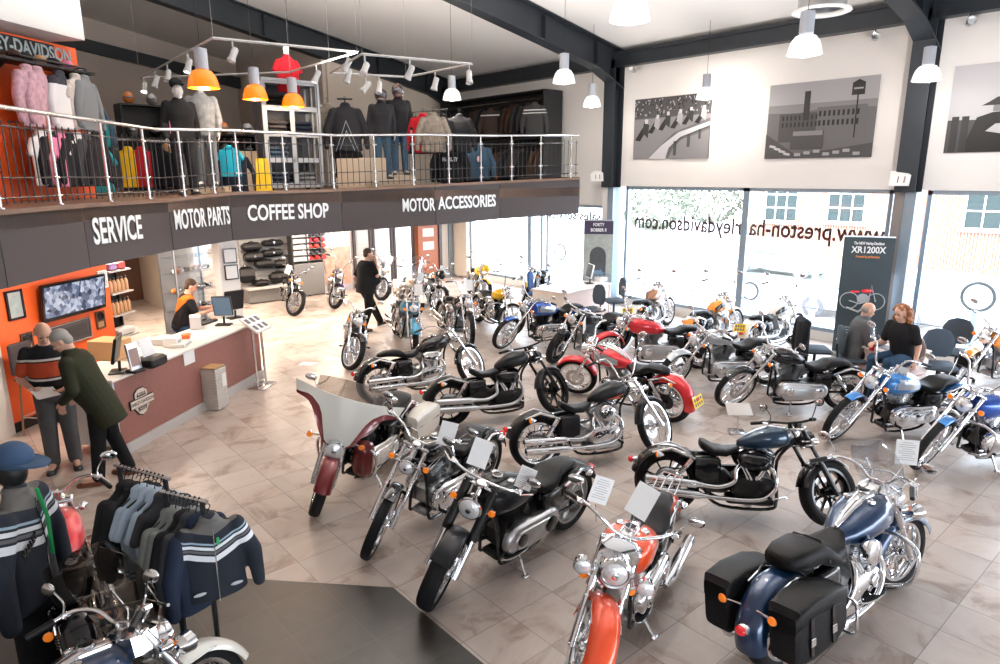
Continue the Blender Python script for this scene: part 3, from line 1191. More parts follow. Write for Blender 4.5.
    if tk == 'peanut':
        T_ = [(x1, .03, .82, .78, .7), (x1-.02, .075, .865, .74, .7), (x1-.10, .115, .905, .70, .7), (x1-.20, .125, .905, .68, .72), (x1-.32, .115, .86, .67, .75), (x1-.42, .085, .80, .67, .8), (x1-.48, .045, .755, .68, .9), (x1-.50, .015, .735, .69, .9)]
    elif tk == 'sport':
        T_ = [(x1, .04, .82, .78, .7), (x1-.02, .09, .87, .73, .7), (x1-.10, .14, .915, .69, .7), (x1-.22, .155, .92, .67, .72), (x1-.36, .145, .875, .66, .75), (x1-.46, .105, .81, .66, .8), (x1-.52, .06, .765, .67, .9), (x1-.55, .02, .74, .69, .9)]
    else:
        T_ = [(x1+.02, .05, .83, .77, .7), (x1, .12, .88, .71, .7), (x1-.08, .175, .925, .66, .7), (x1-.22, .19, .93, .645, .72), (x1-.38, .175, .885, .64, .75), (x1-.50, .13, .825, .645, .8), (x1-.59, .075, .77, .66, .9), (x1-.63, .02, .73, .68, .9)]
    T_ = [(a, b, c+zb, d+zb, e) for a, b, c, d, e in T_]
    loftx(mb, T_, 24)
    to = obj('fuel_tank', mb, body, root, ang=50)
    if tk == 'fat' and g('console', 1):
        mb = MB()
        loftx(mb, [(x1-.05, .02, .925+zb, .89+zb, .6), (x1-.07, .055, .95+zb, .89+zb, .6), (x1-.20, .058, .958+zb, .89+zb, .6), (x1-.34, .045, .92+zb, .85+zb, .6), (x1-.50, .028, .85+zb, .79+zb, .7), (x1-.57, .012, .805+zb, .77+zb, .8)], 14)
        con = obj('tank_console', mb, g('consolec', CHROME), to)
        mb = MB()
        mb.m(0).lathe([(.045, 0), (.045, .012), (.04, .016)], c=(x1-.17, 0, .955+zb), n=20)
        mb.m(1).lathe([(.038, .016), (.004, .018)], c=(x1-.17, 0, .955+zb), n=20)
        obj('speedometer', mb, [CHROME, BLACKG], con)
    for s in ((-1, 1) if tk == 'fat' else (0,)):
        mb = MB()
        mb.lathe([(.032, 0), (.03, .014), (.02, .02)], c=(x1-.24, s*.09, .915+zb), n=16)
        obj('filler_cap', mb, CHROME, to)
    if g('tank2'):       # two-tone flash on the tank sides
        for s in (-1, 1):
            mb = MB()
            rows = []
            for t in range(7):
                q = t/6
                xx = x1-.06-.42*q
                # follow the tank skin
                for k in range(len(T_)-1):
                    if T_[k][0] >= xx >= T_[k+1][0]:
                        u = (T_[k][0]-xx)/(T_[k][0]-T_[k+1][0])
                        w_ = T_[k][1]*(1-u)+T_[k+1][1]*u
                        zc = (T_[k][2]+T_[k][3])/2*(1-u)+(T_[k+1][2]+T_[k+1][3])/2*u
                        zh_ = (T_[k][2]-T_[k][3])/2*(1-u)+(T_[k+1][2]-T_[k+1][3])/2*u
                        break
                row = []
                for a in (-.15, .05, .25, .45+.25*(1-q)):
                    ca, sa = math.cos(a), math.sin(a)
                    row.append((xx, s*(w_*abs(ca)**.74+.002), zc+zh_*math.copysign(abs(sa)**.74, sa)))
                rows.append(row)
            mb.sheet(rows if s < 0 else [r[::-1] for r in rows], -.003 if s > 0 else -.003)
            obj('tank_flash', mb, g('tank2'), to)
    if g('badge'):
        for s in (-1, 1):
            mb = MB()
            puffy(mb, [(x1-.30, .77), (x1-.20, .79), (x1-.10, .82), (x1-.18, .80), (x1-.14, .765), (x1-.22, .775)][::s], s*.150, s*.162, .002)
            obj('tank_badge', mb, g('badge'), to)
    # rear fender
    mb = MB()
    rf = g('rfender', 'bob')
    w = wr+.06
    if rf == 'bob':
        fender(mb, xr, Rr, Rr+.045, w, 45, 165, .05, 16)
    elif rf == 'long':
        fender(mb, xr, Rr, Rr+.055, w+.02, 40, 193, .09, 20)
    else:
        fender(mb, xr, Rr, Rr+.04, w, 50, 140, .04, 14)
    rfo = obj('rear_fender', mb, fend, root)
    mb = MB()
    for s in (-1, 1):
        mb.tube([(xr+.26, s*(w/2+.012), .60), (xr+.02, s*(w/2+.014), Rr+.36), (xr-.16, s*(w/2+.012), Rr+.31)], [.016, .015, .010], 8)
    obj('fender_strut', mb, g('strutc', trimm), rfo)
    # tail light and plate
    ta = R(150 if rf == 'bob' else (165 if rf == 'long' else 138))
    tp = Vector((xr+(Rr+.06)*math.cos(ta), 0, Rr+(Rr+.06)*math.sin(ta)))
    mb = MB()
    mb.m(0).box(tp+Vector((.01, 0, 0)), (.06, .075, .06), .012)
    mb.m(1).ell(tp+Vector((-.035, 0, .0)), (.028, .042, .034), 14, 8)
    obj('tail_light', mb, [trimm, REDL], root)
    if g('plate'):
        mb = MB()
        rp = Matrix.Rotation(R(18), 3, 'Y')
        pc = tp+Vector((-.055, 0, g('platez', -.10)))
        mb.m(0).box(pc, (.006, .23, .15), .002, rp)
        mb.m(1)
        for r_ in (0, 1):
            for k in range(4):
                mb.box(pc+rp @ Vector((-.004, -.075+k*.05, .03-r_*.062)), (.003, .03, .042), 0, rp)
        obj('number_plate', mb, [g('plate'), INK], root)
    # seat
    xs = x1-(.50 if tk == 'peanut' else (.54 if tk == 'sport' else .60))
    st = g('seat', 'two')
    mb = MB()
    if st == 'solo':
        loftx(mb, [(xs+.06, .03, .745, .71, .7), (xs, .075, .735, .67, .6), (xs-.10, .125, .705, .63, .55), (xs-.22, .15, .715, .64, .5), (xs-.30, .14, .76, .66, .5), (xs-.345, .09, .775, .69, .6), (xs-.36, .03, .755, .71, .7)], 18)
    elif st == 'two':
        loftx(mb, [(xs+.06, .03, .755, .71, .7), (xs, .08, .74, .66, .6), (xs-.10, .13, .71, .62, .55), (xs-.22, .155, .72, .64, .5), (xs-.29, .14, .775, .66, .5), (xs-.36, .11, .79, .68, .55), (xs-.50, .10, .785, .70, .55), (xs-.60, .075, .76, .70, .6), (xs-.63, .03, .74, .71, .7)], 18)
    else:   # wide touring seat
        loftx(mb, [(xs+.08, .03, .80, .73, .7), (xs, .09, .775, .66, .6), (xs-.10, .16, .735, .61, .5), (xs-.24, .19, .745, .62, .5), (xs-.32, .175, .82, .65, .5), (xs-.37, .155, .84, .67, .5), (xs-.55, .15, .84, .69, .5), (xs-.66, .12, .82, .70, .55), (xs-.69, .05, .79, .72, .7)], 20)
    so_ = obj('seat', mb, LEATHER, root, ang=60)
    if st == 'wide':
        mb = MB()
        mb.tube([(xs-.335, -.17, .70), (xs-.34, -.10, .835), (xs-.34, 0, .842), (xs-.34, .10, .835), (xs-.335, .17, .70)], .008, 6)
        obj('grab_strap', mb, BLACKG, so_)
    if g('sissy'):
        mb = MB()
        for s in (-1, 1):
            mb.m(0).tube(smooth_path([(xr+.15, s*.12, .55), (xr-.02, s*.12, .78), (xr-.08, s*.11, 1.0), (xr-.09, s*.06, 1.06)], 4), .009, 8)
        mb.tube([(xr-.09, -.06, 1.06), (xr-.09, .06, 1.06)], .009, 8)
        so2 = obj('sissy_bar', mb, CHROME, root)
        mb = MB()
        mb.box((xr-.055, 0, .97), (.05, .2, .15), .024)
        obj('backrest_pad', mb, LEATHER, so2)
    if g('rack'):
        mb = MB()
        for s in (-1, -.33, .33, 1):
            mb.tube(smooth_path([(xr+.12, s*.09, .80), (xr-.05, s*.09, .83), (xr-.2, s*.08, .82)], 3), .007, 6)
        mb.tube([(xr-.2, -.08, .82), (xr-.2, .08, .82)], .007, 6).tube([(xr+.1, -.09, .80), (xr+.1, .09, .80)], .007, 6)
        obj('luggage_rack', mb, CHROME, root)
    # pegs / boards, stand
    for s in (-1, 1):
        mb = MB()
        if g('boards'):
            mb.m(0).loft([[(x, s*.17+yy, z) for x, yy in [(.12+.17*math.cos(a), .055*math.sin(a)) for a in [2*PI*i/16 for i in range(16)]]] for z in (.245, .26)])
            mb.m(1).loft([[(x, s*.17+yy, z) for x, yy in [(.12+.155*math.cos(a), .044*math.sin(a)) for a in [2*PI*i/16 for i in range(16)]]] for z in (.26, .268)])
            obj('footboard', mb, [CHROME, RUBBER], root)
        else:
            px_ = g('peg', .20)
            mb.m(0).tube([(px_, s*.10, .27), (px_, s*.19, .27)], .010, 8)
            mb.m(1).tube([(px_, s*.19, .27), (px_-.005, s*.275, .275)], .017, 10)
            mb.m(0).tube([(px_+.02, s*.17, .27), (px_+.14, s*.18, .30), (px_+.14, s*.23, .30)], .007, 6)
            obj('footpeg', mb, [trimm, RUBBER], root)
    mb = MB()
    mb.tube([(.02, .12, .17), (.05, .20, .10), (.08, .27, .038)], [.014, .012, .012], 8)
    mb.box((.08, .275, .042), (.07, .04, .012), .004)
    obj('kickstand', mb, g('standc', trimm), root)
    # extras
    if g('crash'):
        for s in (-1, 1):
            mb = MB()
            mb.tube(smooth_path([(.44, s*.06, .62), (.42, s*.20, .64), (.40, s*.34, .58), (.39, s*.36, .46), (.38, s*.30, .30), (.36, s*.10, .22)], 5), .016, 10)
            obj('crash_bar', mb, g('crashc', CHROME), root)
    if g('lowers'):
        for s in (-1, 1):
            mb = MB()
            loftx(mb, [(.30, .05, .62, .34, .6, s*.20), (.34, .10, .68, .30, .6, s*.21), (.40, .11, .70, .28, .6, s*.21), (.46, .08, .66, .32, .6, s*.20), (.48, .04, .60, .38, .6, s*.20)], 16)
            obj('leg_fairing', mb, g('lowers'), root)
    if g('bags'):
        for s in (-1, 1):
            mb = MB()
            yb = s*(.215+g('bagy', .0))
            kind = g('bags')
            if kind == 'leather':
                P_ = [(xr+.26, .055, .58, .36, .35), (xr+.24, .095, .64, .33, .35), (xr+.10, .115, .68, .29, .35), (xr-.14, .115, .69, .27, .33), (xr-.30, .11, .66, .28, .33), (xr-.335, .09, .62, .31, .35)]
            else:
                P_ = [(xr+.27, .04, .56, .38, .5), (xr+.23, .085, .62, .33, .45), (xr+.05, .115, .66, .28, .45), (xr-.22, .12, .66, .27, .45), (xr-.34, .11, .62, .30, .45), (xr-.37, .07, .58, .35, .5)]
            P_ = [(a, b, c, d, e, yb) for a, b, c, d, e in P_]
            loftx(mb, P_, 26)
            bo = obj('saddlebag', mb, g('bagc', LEATHER), root, ang=32)
            if kind == 'leather':
                mb = MB()
                loftx(mb, [(a, b+.006, c+.006, c-.12, e, yb) for a, b, c, d, e, yb in P_[1:]], 26)
                obj('saddlebag_lid', mb, LEATHER, bo, ang=32)
                for xx in (xr+.04, xr-.20):
                    mb = MB()
                    o2 = yb+s*.121
                    mb.m(0).box((xx, o2, .47), (.035, .012, .26), .004)
                    mb.m(1).box((xx, o2+s*.008, .44), (.048, .008, .055), .003)
                    obj('strap', mb, [BLACKG, CHROME], bo)
            else:
                mb = MB()
                mb.tube([(xr+.18, yb+s*.10, .50), (xr-.30, yb+s*.118, .50)], .007, 6)
                obj('saddlebag_trim', mb, CHROME, bo)
            mb = MB()
            mb.tube(smooth_path([(xr+.30, s*.13, .50), (xr+.31, yb+s*.10, .52), (xr+.29, yb+s*.135, .40), (xr+.30, yb+s*.10, .28), (xr+.32, s*.13, .28)], 4), .011, 8)
            obj('bag_guard', mb, CHROME, bo)
    if g('screen'):
        sm, hgt, wid = g('screen')
        rows = []
        for i in range(9):
            v = i/8
            row = []
            for j in range(13):
                u = -1+2*j/12
                ww_ = wid*(.72+.28*math.sin(min(1, v*1.6)*PI/2))*(1 if v < .62 else math.sqrt(max(.02, 1-((v-.62)/.40)**2)))
                row.append(Tc+Vector((.15-.10*u*u-.13*v, ww_*u, -.02+hgt*v)))
            rows.append(row)
        mb = MB().T(S)
        mb.sheet(rows, .004)
        wo_ = obj('windshield', mb, sm, root)
        mb = MB().T(S)
        mb.tube([Tc+Vector((.055, -wid*.9, .05+hgt*.12)), Tc+Vector((.16, 0, .05+hgt*.12)), Tc+Vector((.055, wid*.9, .05+hgt*.12))], .009, 8)
        for s in (-1, 1):
            mb.tube([Tc+axd*.1+Vector((.02, s*.12, 0)), Tc+Vector((.13, s*.14, .02+hgt*.12)), Tc+Vector((.07, s*.15, hgt*.45))], .008, 6)
        obj('windshield_bracket', mb, CHROME, wo_)
    if g('batwing'):
        cA, cB = g('batwing')
        sst = lambda q: (lambda w: w*w*(3-2*w))(max(0, min(1, q)))
        def pt(u, v):
            a = abs(u)
            ztop = .33-.02*a*a
            zbot = -.16+.36*sst((a-.16)/.66)
            z = zbot+(ztop-zbot)*v
            y_ = .50*u*(1+.10*v)
            x_ = .33-.26*a**1.7-.15*v*(1-a*.5)-.05*(1-v)*(1-a)
            return Tc+Vector((x_, y_, z))
        fu = lambda u: .02+.50*sst((abs(u)-.20)/.30)*(1-.62*sst((abs(u)-.62)/.38))
        for lo_, cc, nm in ((1, cB, 'fairing_lower_band'), (0, cA, 'batwing_fairing')):
            mb = MB().T(S)
            us = [-1+2*j/24 for j in range(25)]
            mb.sheet([[pt(u, fu(u)*k/4 if lo_ else fu(u)+(1-fu(u))*k/5) for u in us] for k in range(5 if lo_ else 6)], -.02)
            fo_ = obj(nm, mb, cc, root, ang=60)
        mb = MB().T(S)
        rows = []
        for i in range(7):
            v = i/6
            rows.append([pt(-1+2*j/16, 1.0) + Vector((-.10*v, 0, .15*v*max(0, 1-(abs(-1+2*j/16))**2.2))) if abs(-1+2*j/16) < 2 else None for j in range(3, 14)])
        mb.sheet(rows, .004)
        obj('windshield', mb, SCREEN, root)
        mb = MB().T(S)
        mb.box(Tc+Vector((-.02, 0, .10)), (.10, .62, .16), .03)
        obj('dashboard', mb, BLACKM, root)
        mb = MB().T(S)
        P = [pt(-1+2*j/24, fu(-1+2*j/24))+Vector((.004, 0, 0)) for j in range(25)]
        mb.tube(P, .006, 6)
        obj('fairing_pinstripe', mb, GOLDP, root)
    if g('visor'):      # small coloured headlamp mask
        mb = MB().T(S)
        mb.ell(hx+Vector((.01, 0, .07)), (.10, .11, .13), 16, 10)
        obj('headlight_mask', mb, g('visor'), root)
    for side_, kk_, cc_ in ((g('cards', -1), 1.0, g('card')), (1, .85, g('card2'))):
        if not cc_:
            continue
        # price card on a wire held by the handlebar: white sheet with lines of print
        cx, cy, cz, ry, rz2 = cc_
        mb = MB().T(S)
        base = Tc+Vector((cx*.4, cy*.8, .08))
        c = Tc+Vector((cx, cy, cz))
        M = Matrix.Rotation(R(rz2), 3, 'Z') @ Matrix.Rotation(R(ry), 3, 'Y')
        k = kk_
        mb.m(0).tube([base, c+M @ Vector((0, 0, -.10))], .004, 6)
        mb.m(1).box(c, (.003, .155*k, .22*k), 0, M)
        mb.m(2)
        for i in range(9):
            wd = .11 if i % 3 else .07
            mb.box(c+M @ Vector((side_*.0022, 0, (.085-i*.019)*k)), (.001, wd*k, .0045*k), 0, M)
        obj('price_card', mb, [CHROME, CARD, INKF], root)
    return root
LAMPR = mat('lamp_reflector', (.88, .90, .93), .2, .45, 1.0, bump=.6, bscale=38)
GOLDP = mat('cream_pinstripe', (.70, .60, .42), .3, .2, .6)
INKF = mat('faint_ink', (.42, .42, .43), .6)
YPLATE = mat('yellow_plate', (.90, .62, .02), .4)
# ================================================================ PEOPLE, MANNEQUINS, GARMENTS
def remesh(mb, voxel, smooth=4):
    """one continuous skin over all the pieces of mb"""
    me = bpy.data.meshes.new('tmp')
    me.from_pydata(mb.v, [], mb.f)
    me.update()
    bm = bmesh.new()
    bm.from_mesh(me)
    bmesh.ops.recalc_face_normals(bm, faces=bm.faces)
    bm.to_mesh(me)
    bm.free()
    o = bpy.data.objects.new('tmp', me)
    COL.objects.link(o)
    r = o.modifiers.new('r', 'REMESH')
    r.mode = 'VOXEL'
    r.voxel_size = voxel
    s = o.modifiers.new('s', 'SMOOTH')
    s.factor = .5
    s.iterations = smooth
    dg = bpy.context.evaluated_depsgraph_get()
    out = bpy.data.meshes.new_from_object(o.evaluated_get(dg))
    bpy.data.objects.remove(o)
    bpy.data.meshes.remove(me)
    out.polygons.foreach_set('use_smooth', [True]*len(out.polygons))
    return out
def setmat(me, m):
    me.materials.clear()
    for q in (m if isinstance(m, (list, tuple)) else [m]):
        me.materials.append(q)
    return me
def limb(mb, pts, rs, n=12):
    P = [Vector(p) for p in pts]
    # dense path with interpolated radii
    Q, RR = [], []
    for i in range(len(P)-1):
        for k in range(5):
            t = k/5
            Q.append(P[i].lerp(P[i+1], t))
            RR.append(rs[i]*(1-t)+rs[i+1]*t)
    Q.append(P[-1])
    RR.append(rs[-1])
    mb.tube(Q, RR, n)
    for p, r in zip(P, rs):
        mb.ell(p, (r, r, r), 12, 8)
def basis(fwd, up=(0, 0, 1)):
    f = Vector(fwd).normalized()
    u = Vector(up)
    l = u.cross(f).normalized()
    u = f.cross(l)
    return Matrix(((f.x, l.x, u.x), (f.y, l.y, u.y), (f.z, l.z, u.z)))
def head_mesh(mb, c, Rm, k=1.0):
    def P(x, y, z):
        return Vector(c)+Rm @ (Vector((x, y, z))*k)
    mb.ell(P(-.008, 0, .03), (.098*k, .077*k, .092*k), 18, 12, Rm)
    mb.ell(P(.022, 0, -.045), (.070*k, .058*k, .068*k), 16, 10, Rm)
    mb.ell(P(.062, 0, -.088), (.026*k, .03*k, .022*k), 12, 8, Rm)
    mb.loft([[P(.078, -.008, .02), P(.078, .008, .02), P(.086, .006, .022), P(.086, -.006, .022)], [P(.085, -.019, -.032), P(.085, .019, -.032), P(.117, .010, -.026), P(.117, -.010, -.026)], [P(.08, -.012, -.045), P(.08, .012, -.045), P(.095, .006, -.042), P(.095, -.006, -.042)]])
    mb.ell(P(.085, 0, -.058), (.012*k, .026*k, .007*k), 10, 6, Rm)
    mb.ell(P(.082, 0, -.070), (.012*k, .022*k, .008*k), 10, 6, Rm)
    for s in (-1, 1):
        mb.ell(P(.076, s*.032, .03), (.014*k, .024*k, .008*k), 10, 6, Rm)
        mb.ell(P(-.005, s*.080, -.005), (.020*k, .010*k, .034*k), 10, 7, Rm)
        mb.ell(P(.06, s*.04, -.02), (.022*k, .02*k, .02*k), 10, 6, Rm)
def hand_mesh(mb, w, d, up, side, curl=.5, k=1.0):
    """w wrist, d direction of the palm, up = back of the hand, side=+1 thumb along +left"""
    d = Vector(d).normalized()
    B = basis(d, up)
    def P(x, y, z):
        return Vector(w)+B @ (Vector((x, y, z))*k)
    mb.ell(P(.045, 0, 0), (.052*k, .040*k, .017*k), 12, 8, B)
    ln = [.068, .078, .072, .056]
    for i in range(4):
        y = .030-.020*i
        y *= side
        L = ln[i]
        a1, a2, a3 = curl*.7, curl*1.5, curl*2.2
        p0 = (.085-.004*abs(i-1), y, 0)
        p1 = (p0[0]+L*.42*math.cos(a1), y*1.08, -L*.42*math.sin(a1))
        p2 = (p1[0]+L*.32*math.cos(a2), y*1.1, p1[2]-L*.32*math.sin(a2))
        p3 = (p2[0]+L*.26*math.cos(a3), y*1.1, p2[2]-L*.26*math.sin(a3))
        limb(mb, [P(*p0), P(*p1), P(*p2), P(*p3)], [.0095*k, .009*k, .0083*k, .0072*k], 8)
    limb(mb, [P(.02, side*.030, -.004), P(.05, side*.055, -.012), P(.078, side*.060, -.022)], [.013*k, .0115*k, .009*k], 8)
def torso(mb, J, g=0.0, belly=0.0, lo=0.0, sh=1.0):
    g = g+J.get('fat', 0)
    """trunk from the hips to the neck as a loft of rounded sections"""
    pel, ch, nk = Vector(J['pel']), Vector(J['chest']), Vector(J['neck'])
    lat = (Vector(J['shL'])-Vector(J['shR'])).normalized()
    latp = (Vector(J['hipL'])-Vector(J['hipR'])).normalized()
    st = [(pel+(pel-ch).normalized()*(.10+lo), .155+g, .115+g, 0), (pel, .170+g, .125+g, 0), (pel.lerp(ch, .35), .150+g+belly*.3, .115+g+belly*.5, belly*.5), (pel.lerp(ch, .68), .158+g+belly*.2, .118+g+belly*.4, belly*.45),
          (ch, .185+g, .125+g, .01), (ch.lerp(nk, .45), .195*sh+g, .115+g, 0), (ch.lerp(nk, .78), .15*sh+g, .085+g, -.005), (nk, .062+g, .060+g, 0)]
    rings = []
    for i, (p, a, b, off) in enumerate(st):
        t = i/(len(st)-1)
        L_ = latp.lerp(lat, min(1, t*1.4)).normalized()
        up = (nk-ch if i > 3 else ch-pel).normalized()
        F = L_.cross(up).normalized()
        rings.append([p+F*off+(L_*math.cos(2*PI*j/20)*a + F*math.sin(2*PI*j/20)*b) for j in range(20)])
    mb.loft(rings)
SKIN = mat('skin', (.62, .36, .26), .5, bump=.08, bscale=80)
EYE = mat('eye', (.03, .02, .015), .2)
def person(name, label, cat, loc, rz, J, top, legs, shoe, hair, skin=SKIN, sleeves='short', jacket=None, belly=0.0, hem=0.0, vox=.0085, shoes=True, faced=True, hands=True, hairkind='short', holds=None, beard=None, legw=1.0):
    root = thing(name, label, cat, loc, rz)
    mb = MB()
    V = {k: Vector(v) for k, v in J.items() if isinstance(v, (tuple, list)) and k not in ('hd',)}
    V['fat'] = J.get('fat', 0)
    torso(mb, V, 0, belly)
    hd = J['hd']
    Rm = basis(hd)
    limb(mb, [V['neck']+(V['chest']-V['neck'])*.15, V['head']+Rm @ Vector((-.015, 0, -.06))], [.062, .055])
    head_mesh(mb, V['head'], Rm)
    for s in 'LR':
        limb(mb, [V['sh'+s], V['el'+s], V['wr'+s]], [.050, .040, .027])
        limb(mb, [V['hip'+s], V['kn'+s], V['an'+s]], [.082, .056, .040])
        f = Vector(J['ft'+s])
        limb(mb, [V['an'+s]+Vector((0, 0, -.02)), V['an'+s]+f*.14+Vector((0, 0, -.05))], [.042, .032])
        if hands:
            hand_mesh(mb, V['wr'+s], J['hn'+s], J.get('hu'+s, (0, 0, 1)), (1 if s == 'R' else -1)*J.get('ths'+s, 1), J.get('curl', .5))
    me = setmat(remesh(mb, vox, 3), skin)
    link('body', me, root)
    if faced:
        for s in (-1, 1):
            mb = MB()
            mb.ell(V['head']+Rm @ Vector((.081, s*.031, .012)), (.010, .014, .009), 10, 6, Rm)
            obj('eye', mb, EYE, root)
    # hair
    if hair:
        mb = MB()
        h0 = V['head']
        if hairkind == 'short':
            mb.ell(h0+Rm @ Vector((-.020, 0, .048)), (.098, .084, .088), 18, 12, Rm)
            mb.ell(h0+Rm @ Vector((-.055, 0, -.01)), (.055, .078, .07), 14, 10, Rm)
        elif hairkind == 'balding':
            mb.ell(h0+Rm @ Vector((-.040, 0, .0)), (.068, .084, .065), 16, 10, Rm)
        elif hairkind == 'curly':
            rr = random.Random(3)
            for i in range(90):
                a, b_ = rr.uniform(0, 2*PI), rr.uniform(-.9, 1.3)
                v = Vector((math.cos(a)*math.cos(b_), math.sin(a)*math.cos(b_), math.sin(b_)))
                if v.x > .35 and v.z < .45:
                    continue
                q = h0+Rm @ Vector((v.x*.10-.03, v.y*.125, v.z*.13-.02+(-.04 if b_ < 0 else 0)))
                mb.ell(q, (.034, .034, .034), 8, 6)
        me = setmat(remesh(mb, .010, 2), hair)
        link('hair', me, root)
    # trousers
    if legs:
        mb = MB()
        pel = V['pel']
        mb.ell(pel+Vector((0, 0, -.03)), (.145+belly*.3, .185, .13), 18, 12)
        for s in 'LR':
            limb(mb, [V['hip'+s], V['kn'+s], V['an'+s]+Vector((0, 0, .0))], [.104*legw, .078*legw, .066*legw], 14)
        me = setmat(remesh(mb, .012, 3), legs)
        link('trousers', me, root)
    # top
    mb = MB()
    torso(mb, V, .022+(.02 if jacket else 0), belly, hem)
    for s in 'LR':
        if sleeves == 'short':
            m_ = V['sh'+s].lerp(V['el'+s], .72)
            limb(mb, [V['sh'+s], m_], [.075, .064])
        else:
            limb(mb, [V['sh'+s], V['el'+s], V['wr'+s].lerp(V['el'+s], .08)], [.080, .062, .045])
    if jacket:
        nk = V['neck']
        mb.ell(nk+Vector((.0, 0, .01)), (.09, .095, .05), 16, 8)
    me = setmat(remesh(mb, .012, 3), top)
    link('jacket' if jacket else 'shirt', me, root)
    if shoes:
        for s in 'LR':
            f = Vector(J['ft'+s]).normalized()
            B = basis(f)
            a = V['an'+s]
            mb = MB()
            c = a+f*.055+Vector((0, 0, -.055))
            rings = []
            for x, w_, zt_ in ((-.125, .026, .05), (-.11, .038, .085), (-.05, .043, .09), (.03, .044, .065), (.10, .050, .045), (.145, .042, .035), (.168, .02, .022)):
                rings.append([c+B @ Vector((x, w_*math.cos(t), -.03+(zt_ if math.sin(t) > 0 else .03)*math.sin(t))) for t in [2*PI*j/14 for j in range(14)]])
            mb.loft(rings)
            obj('shoe', mb, shoe, root, ang=60)
    return root
def standing(h=1.75, lean=0.0, **kw):
    """default upright joints, forward +x; lean = forward bend in metres at the head"""
    k = h/1.75
    J = dict(pel=(0, 0, .95*k), chest=(.02+lean*.5, 0, 1.27*k), neck=(.03+lean*.8, 0, 1.49*k), head=(.05+lean*1.05, 0, 1.62*k), hd=(1, 0, 0),
             shL=(.02+lean*.75, .185, 1.41*k), shR=(.02+lean*.75, -.185, 1.41*k), elL=(-.01+lean*.5, .25, 1.13*k), elR=(-.01+lean*.5, -.25, 1.13*k),
             wrL=(.07+lean*.4, .25, .90*k), wrR=(.07+lean*.4, -.25, .90*k), hnL=(.1, 0, -1), hnR=(.1, 0, -1), huL=(0, 1, 0), huR=(0, -1, 0),
             hipL=(0, .09, .90*k), hipR=(0, -.09, .90*k), knL=(.03, .10, .50*k), knR=(.03, -.10, .50*k), anL=(0, .11, .095), anR=(0, -.11, .095), ftL=(1, .15, 0), ftR=(1, -.15, 0), curl=.4)
    J.update(kw)
    return J
def seated(h=1.75, seat=.46, **kw):
    k = h/1.75
    z = seat+.11
    J = dict(pel=(0, 0, z), chest=(.05, 0, z+.33*k), neck=(.09, 0, z+.55*k), head=(.13, 0, z+.68*k), hd=(1, 0, -.1),
             shL=(.07, .185, z+.47*k), shR=(.07, -.185, z+.47*k), elL=(.14, .23, z+.18*k), elR=(.14, -.23, z+.18*k),
             wrL=(.38, .16, z+.22*k), wrR=(.38, -.16, z+.22*k), hnL=(1, -.2, -.1), hnR=(1, .2, -.1),
             hipL=(.02, .09, z-.02), hipR=(.02, -.09, z-.02), knL=(.42, .13, z-.02), knR=(.42, -.13, z-.02), anL=(.42, .12, .095), anR=(.42, -.12, .095), ftL=(1, .1, 0), ftR=(1, -.1, 0), curl=.6)
    J.update(kw)
    return J
def cloth(name, col, **kw):
    return mat(name, col, .92, spec=.15, bump=.25, bscale=60, **kw)
def band_mat(name, base, bands, slope=0.0, rough=.85):
    """cloth with stripes woven across the body: bands = [(z0, z1, colour)] in object space, tilted by slope*y"""
    m = bpy.data.materials.new(name)
    m.use_nodes = True
    nt = m.node_tree
    N, L = nt.nodes, nt.links
    b = N['Principled BSDF']
    b.inputs['Roughness'].default_value = rough
    b.inputs['Specular IOR Level'].default_value = .15
    tc = N.new('ShaderNodeTexCoord')
    sp = N.new('ShaderNodeSeparateXYZ')
    L.new(tc.outputs['Object'], sp.inputs[0])
    ab = N.new('ShaderNodeMath')
    ab.operation = 'ABSOLUTE'
    L.new(sp.outputs['Y'], ab.inputs[0])
    ma = N.new('ShaderNodeMath')
    ma.operation = 'MULTIPLY_ADD'
    L.new(ab.outputs[0], ma.inputs[0])
    ma.inputs[1].default_value = slope
    L.new(sp.outputs['Z'], ma.inputs[2])
    cur = None
    for z0, z1, c in bands:
        c1, c2, mu = N.new('ShaderNodeMath'), N.new('ShaderNodeMath'), N.new('ShaderNodeMath')
        c1.operation = 'GREATER_THAN'
        c2.operation = 'LESS_THAN'
        mu.operation = 'MULTIPLY'
        L.new(ma.outputs[0], c1.inputs[0])
        c1.inputs[1].default_value = z0
        L.new(ma.outputs[0], c2.inputs[0])
        c2.inputs[1].default_value = z1
        L.new(c1.outputs[0], mu.inputs[0])
        L.new(c2.outputs[0], mu.inputs[1])
        mx = N.new('ShaderNodeMix')
        mx.data_type = 'RGBA'
        L.new(mu.outputs[0], mx.inputs['Factor'])
        if cur is None:
            mx.inputs['A'].default_value = (*base, 1)
        else:
            L.new(cur, mx.inputs['A'])
        mx.inputs['B'].default_value = (*c, 1)
        cur = mx.outputs['Result']
    L.new(cur, b.inputs['Base Color'])
    return m
GREY_H = mat('grey_hair', (.30, .28, .26), .8, noise=.2, nscale=90)
BROWN_H = mat('brown_hair', (.05, .025, .014), .7, noise=.3, nscale=90)
RED_H = mat('auburn_hair', (.30, .11, .04), .6, noise=.35, nscale=70)
JEANS = cloth('grey_jeans', (.085, .085, .09), noise=.25, nscale=9)
JEANSB = cloth('blue_jeans', (.03, .06, .11), noise=.3, nscale=9)
BLACKT = cloth('black_trousers', (.012, .012, .013))
GREENJ = cloth('dark_green_jacket_cloth', (.028, .030, .018))
BROWNS = mat('brown_shoe_leather', (.16, .045, .02), .3)
BLACKS = mat('black_shoe_leather', (.02, .02, .02), .35)
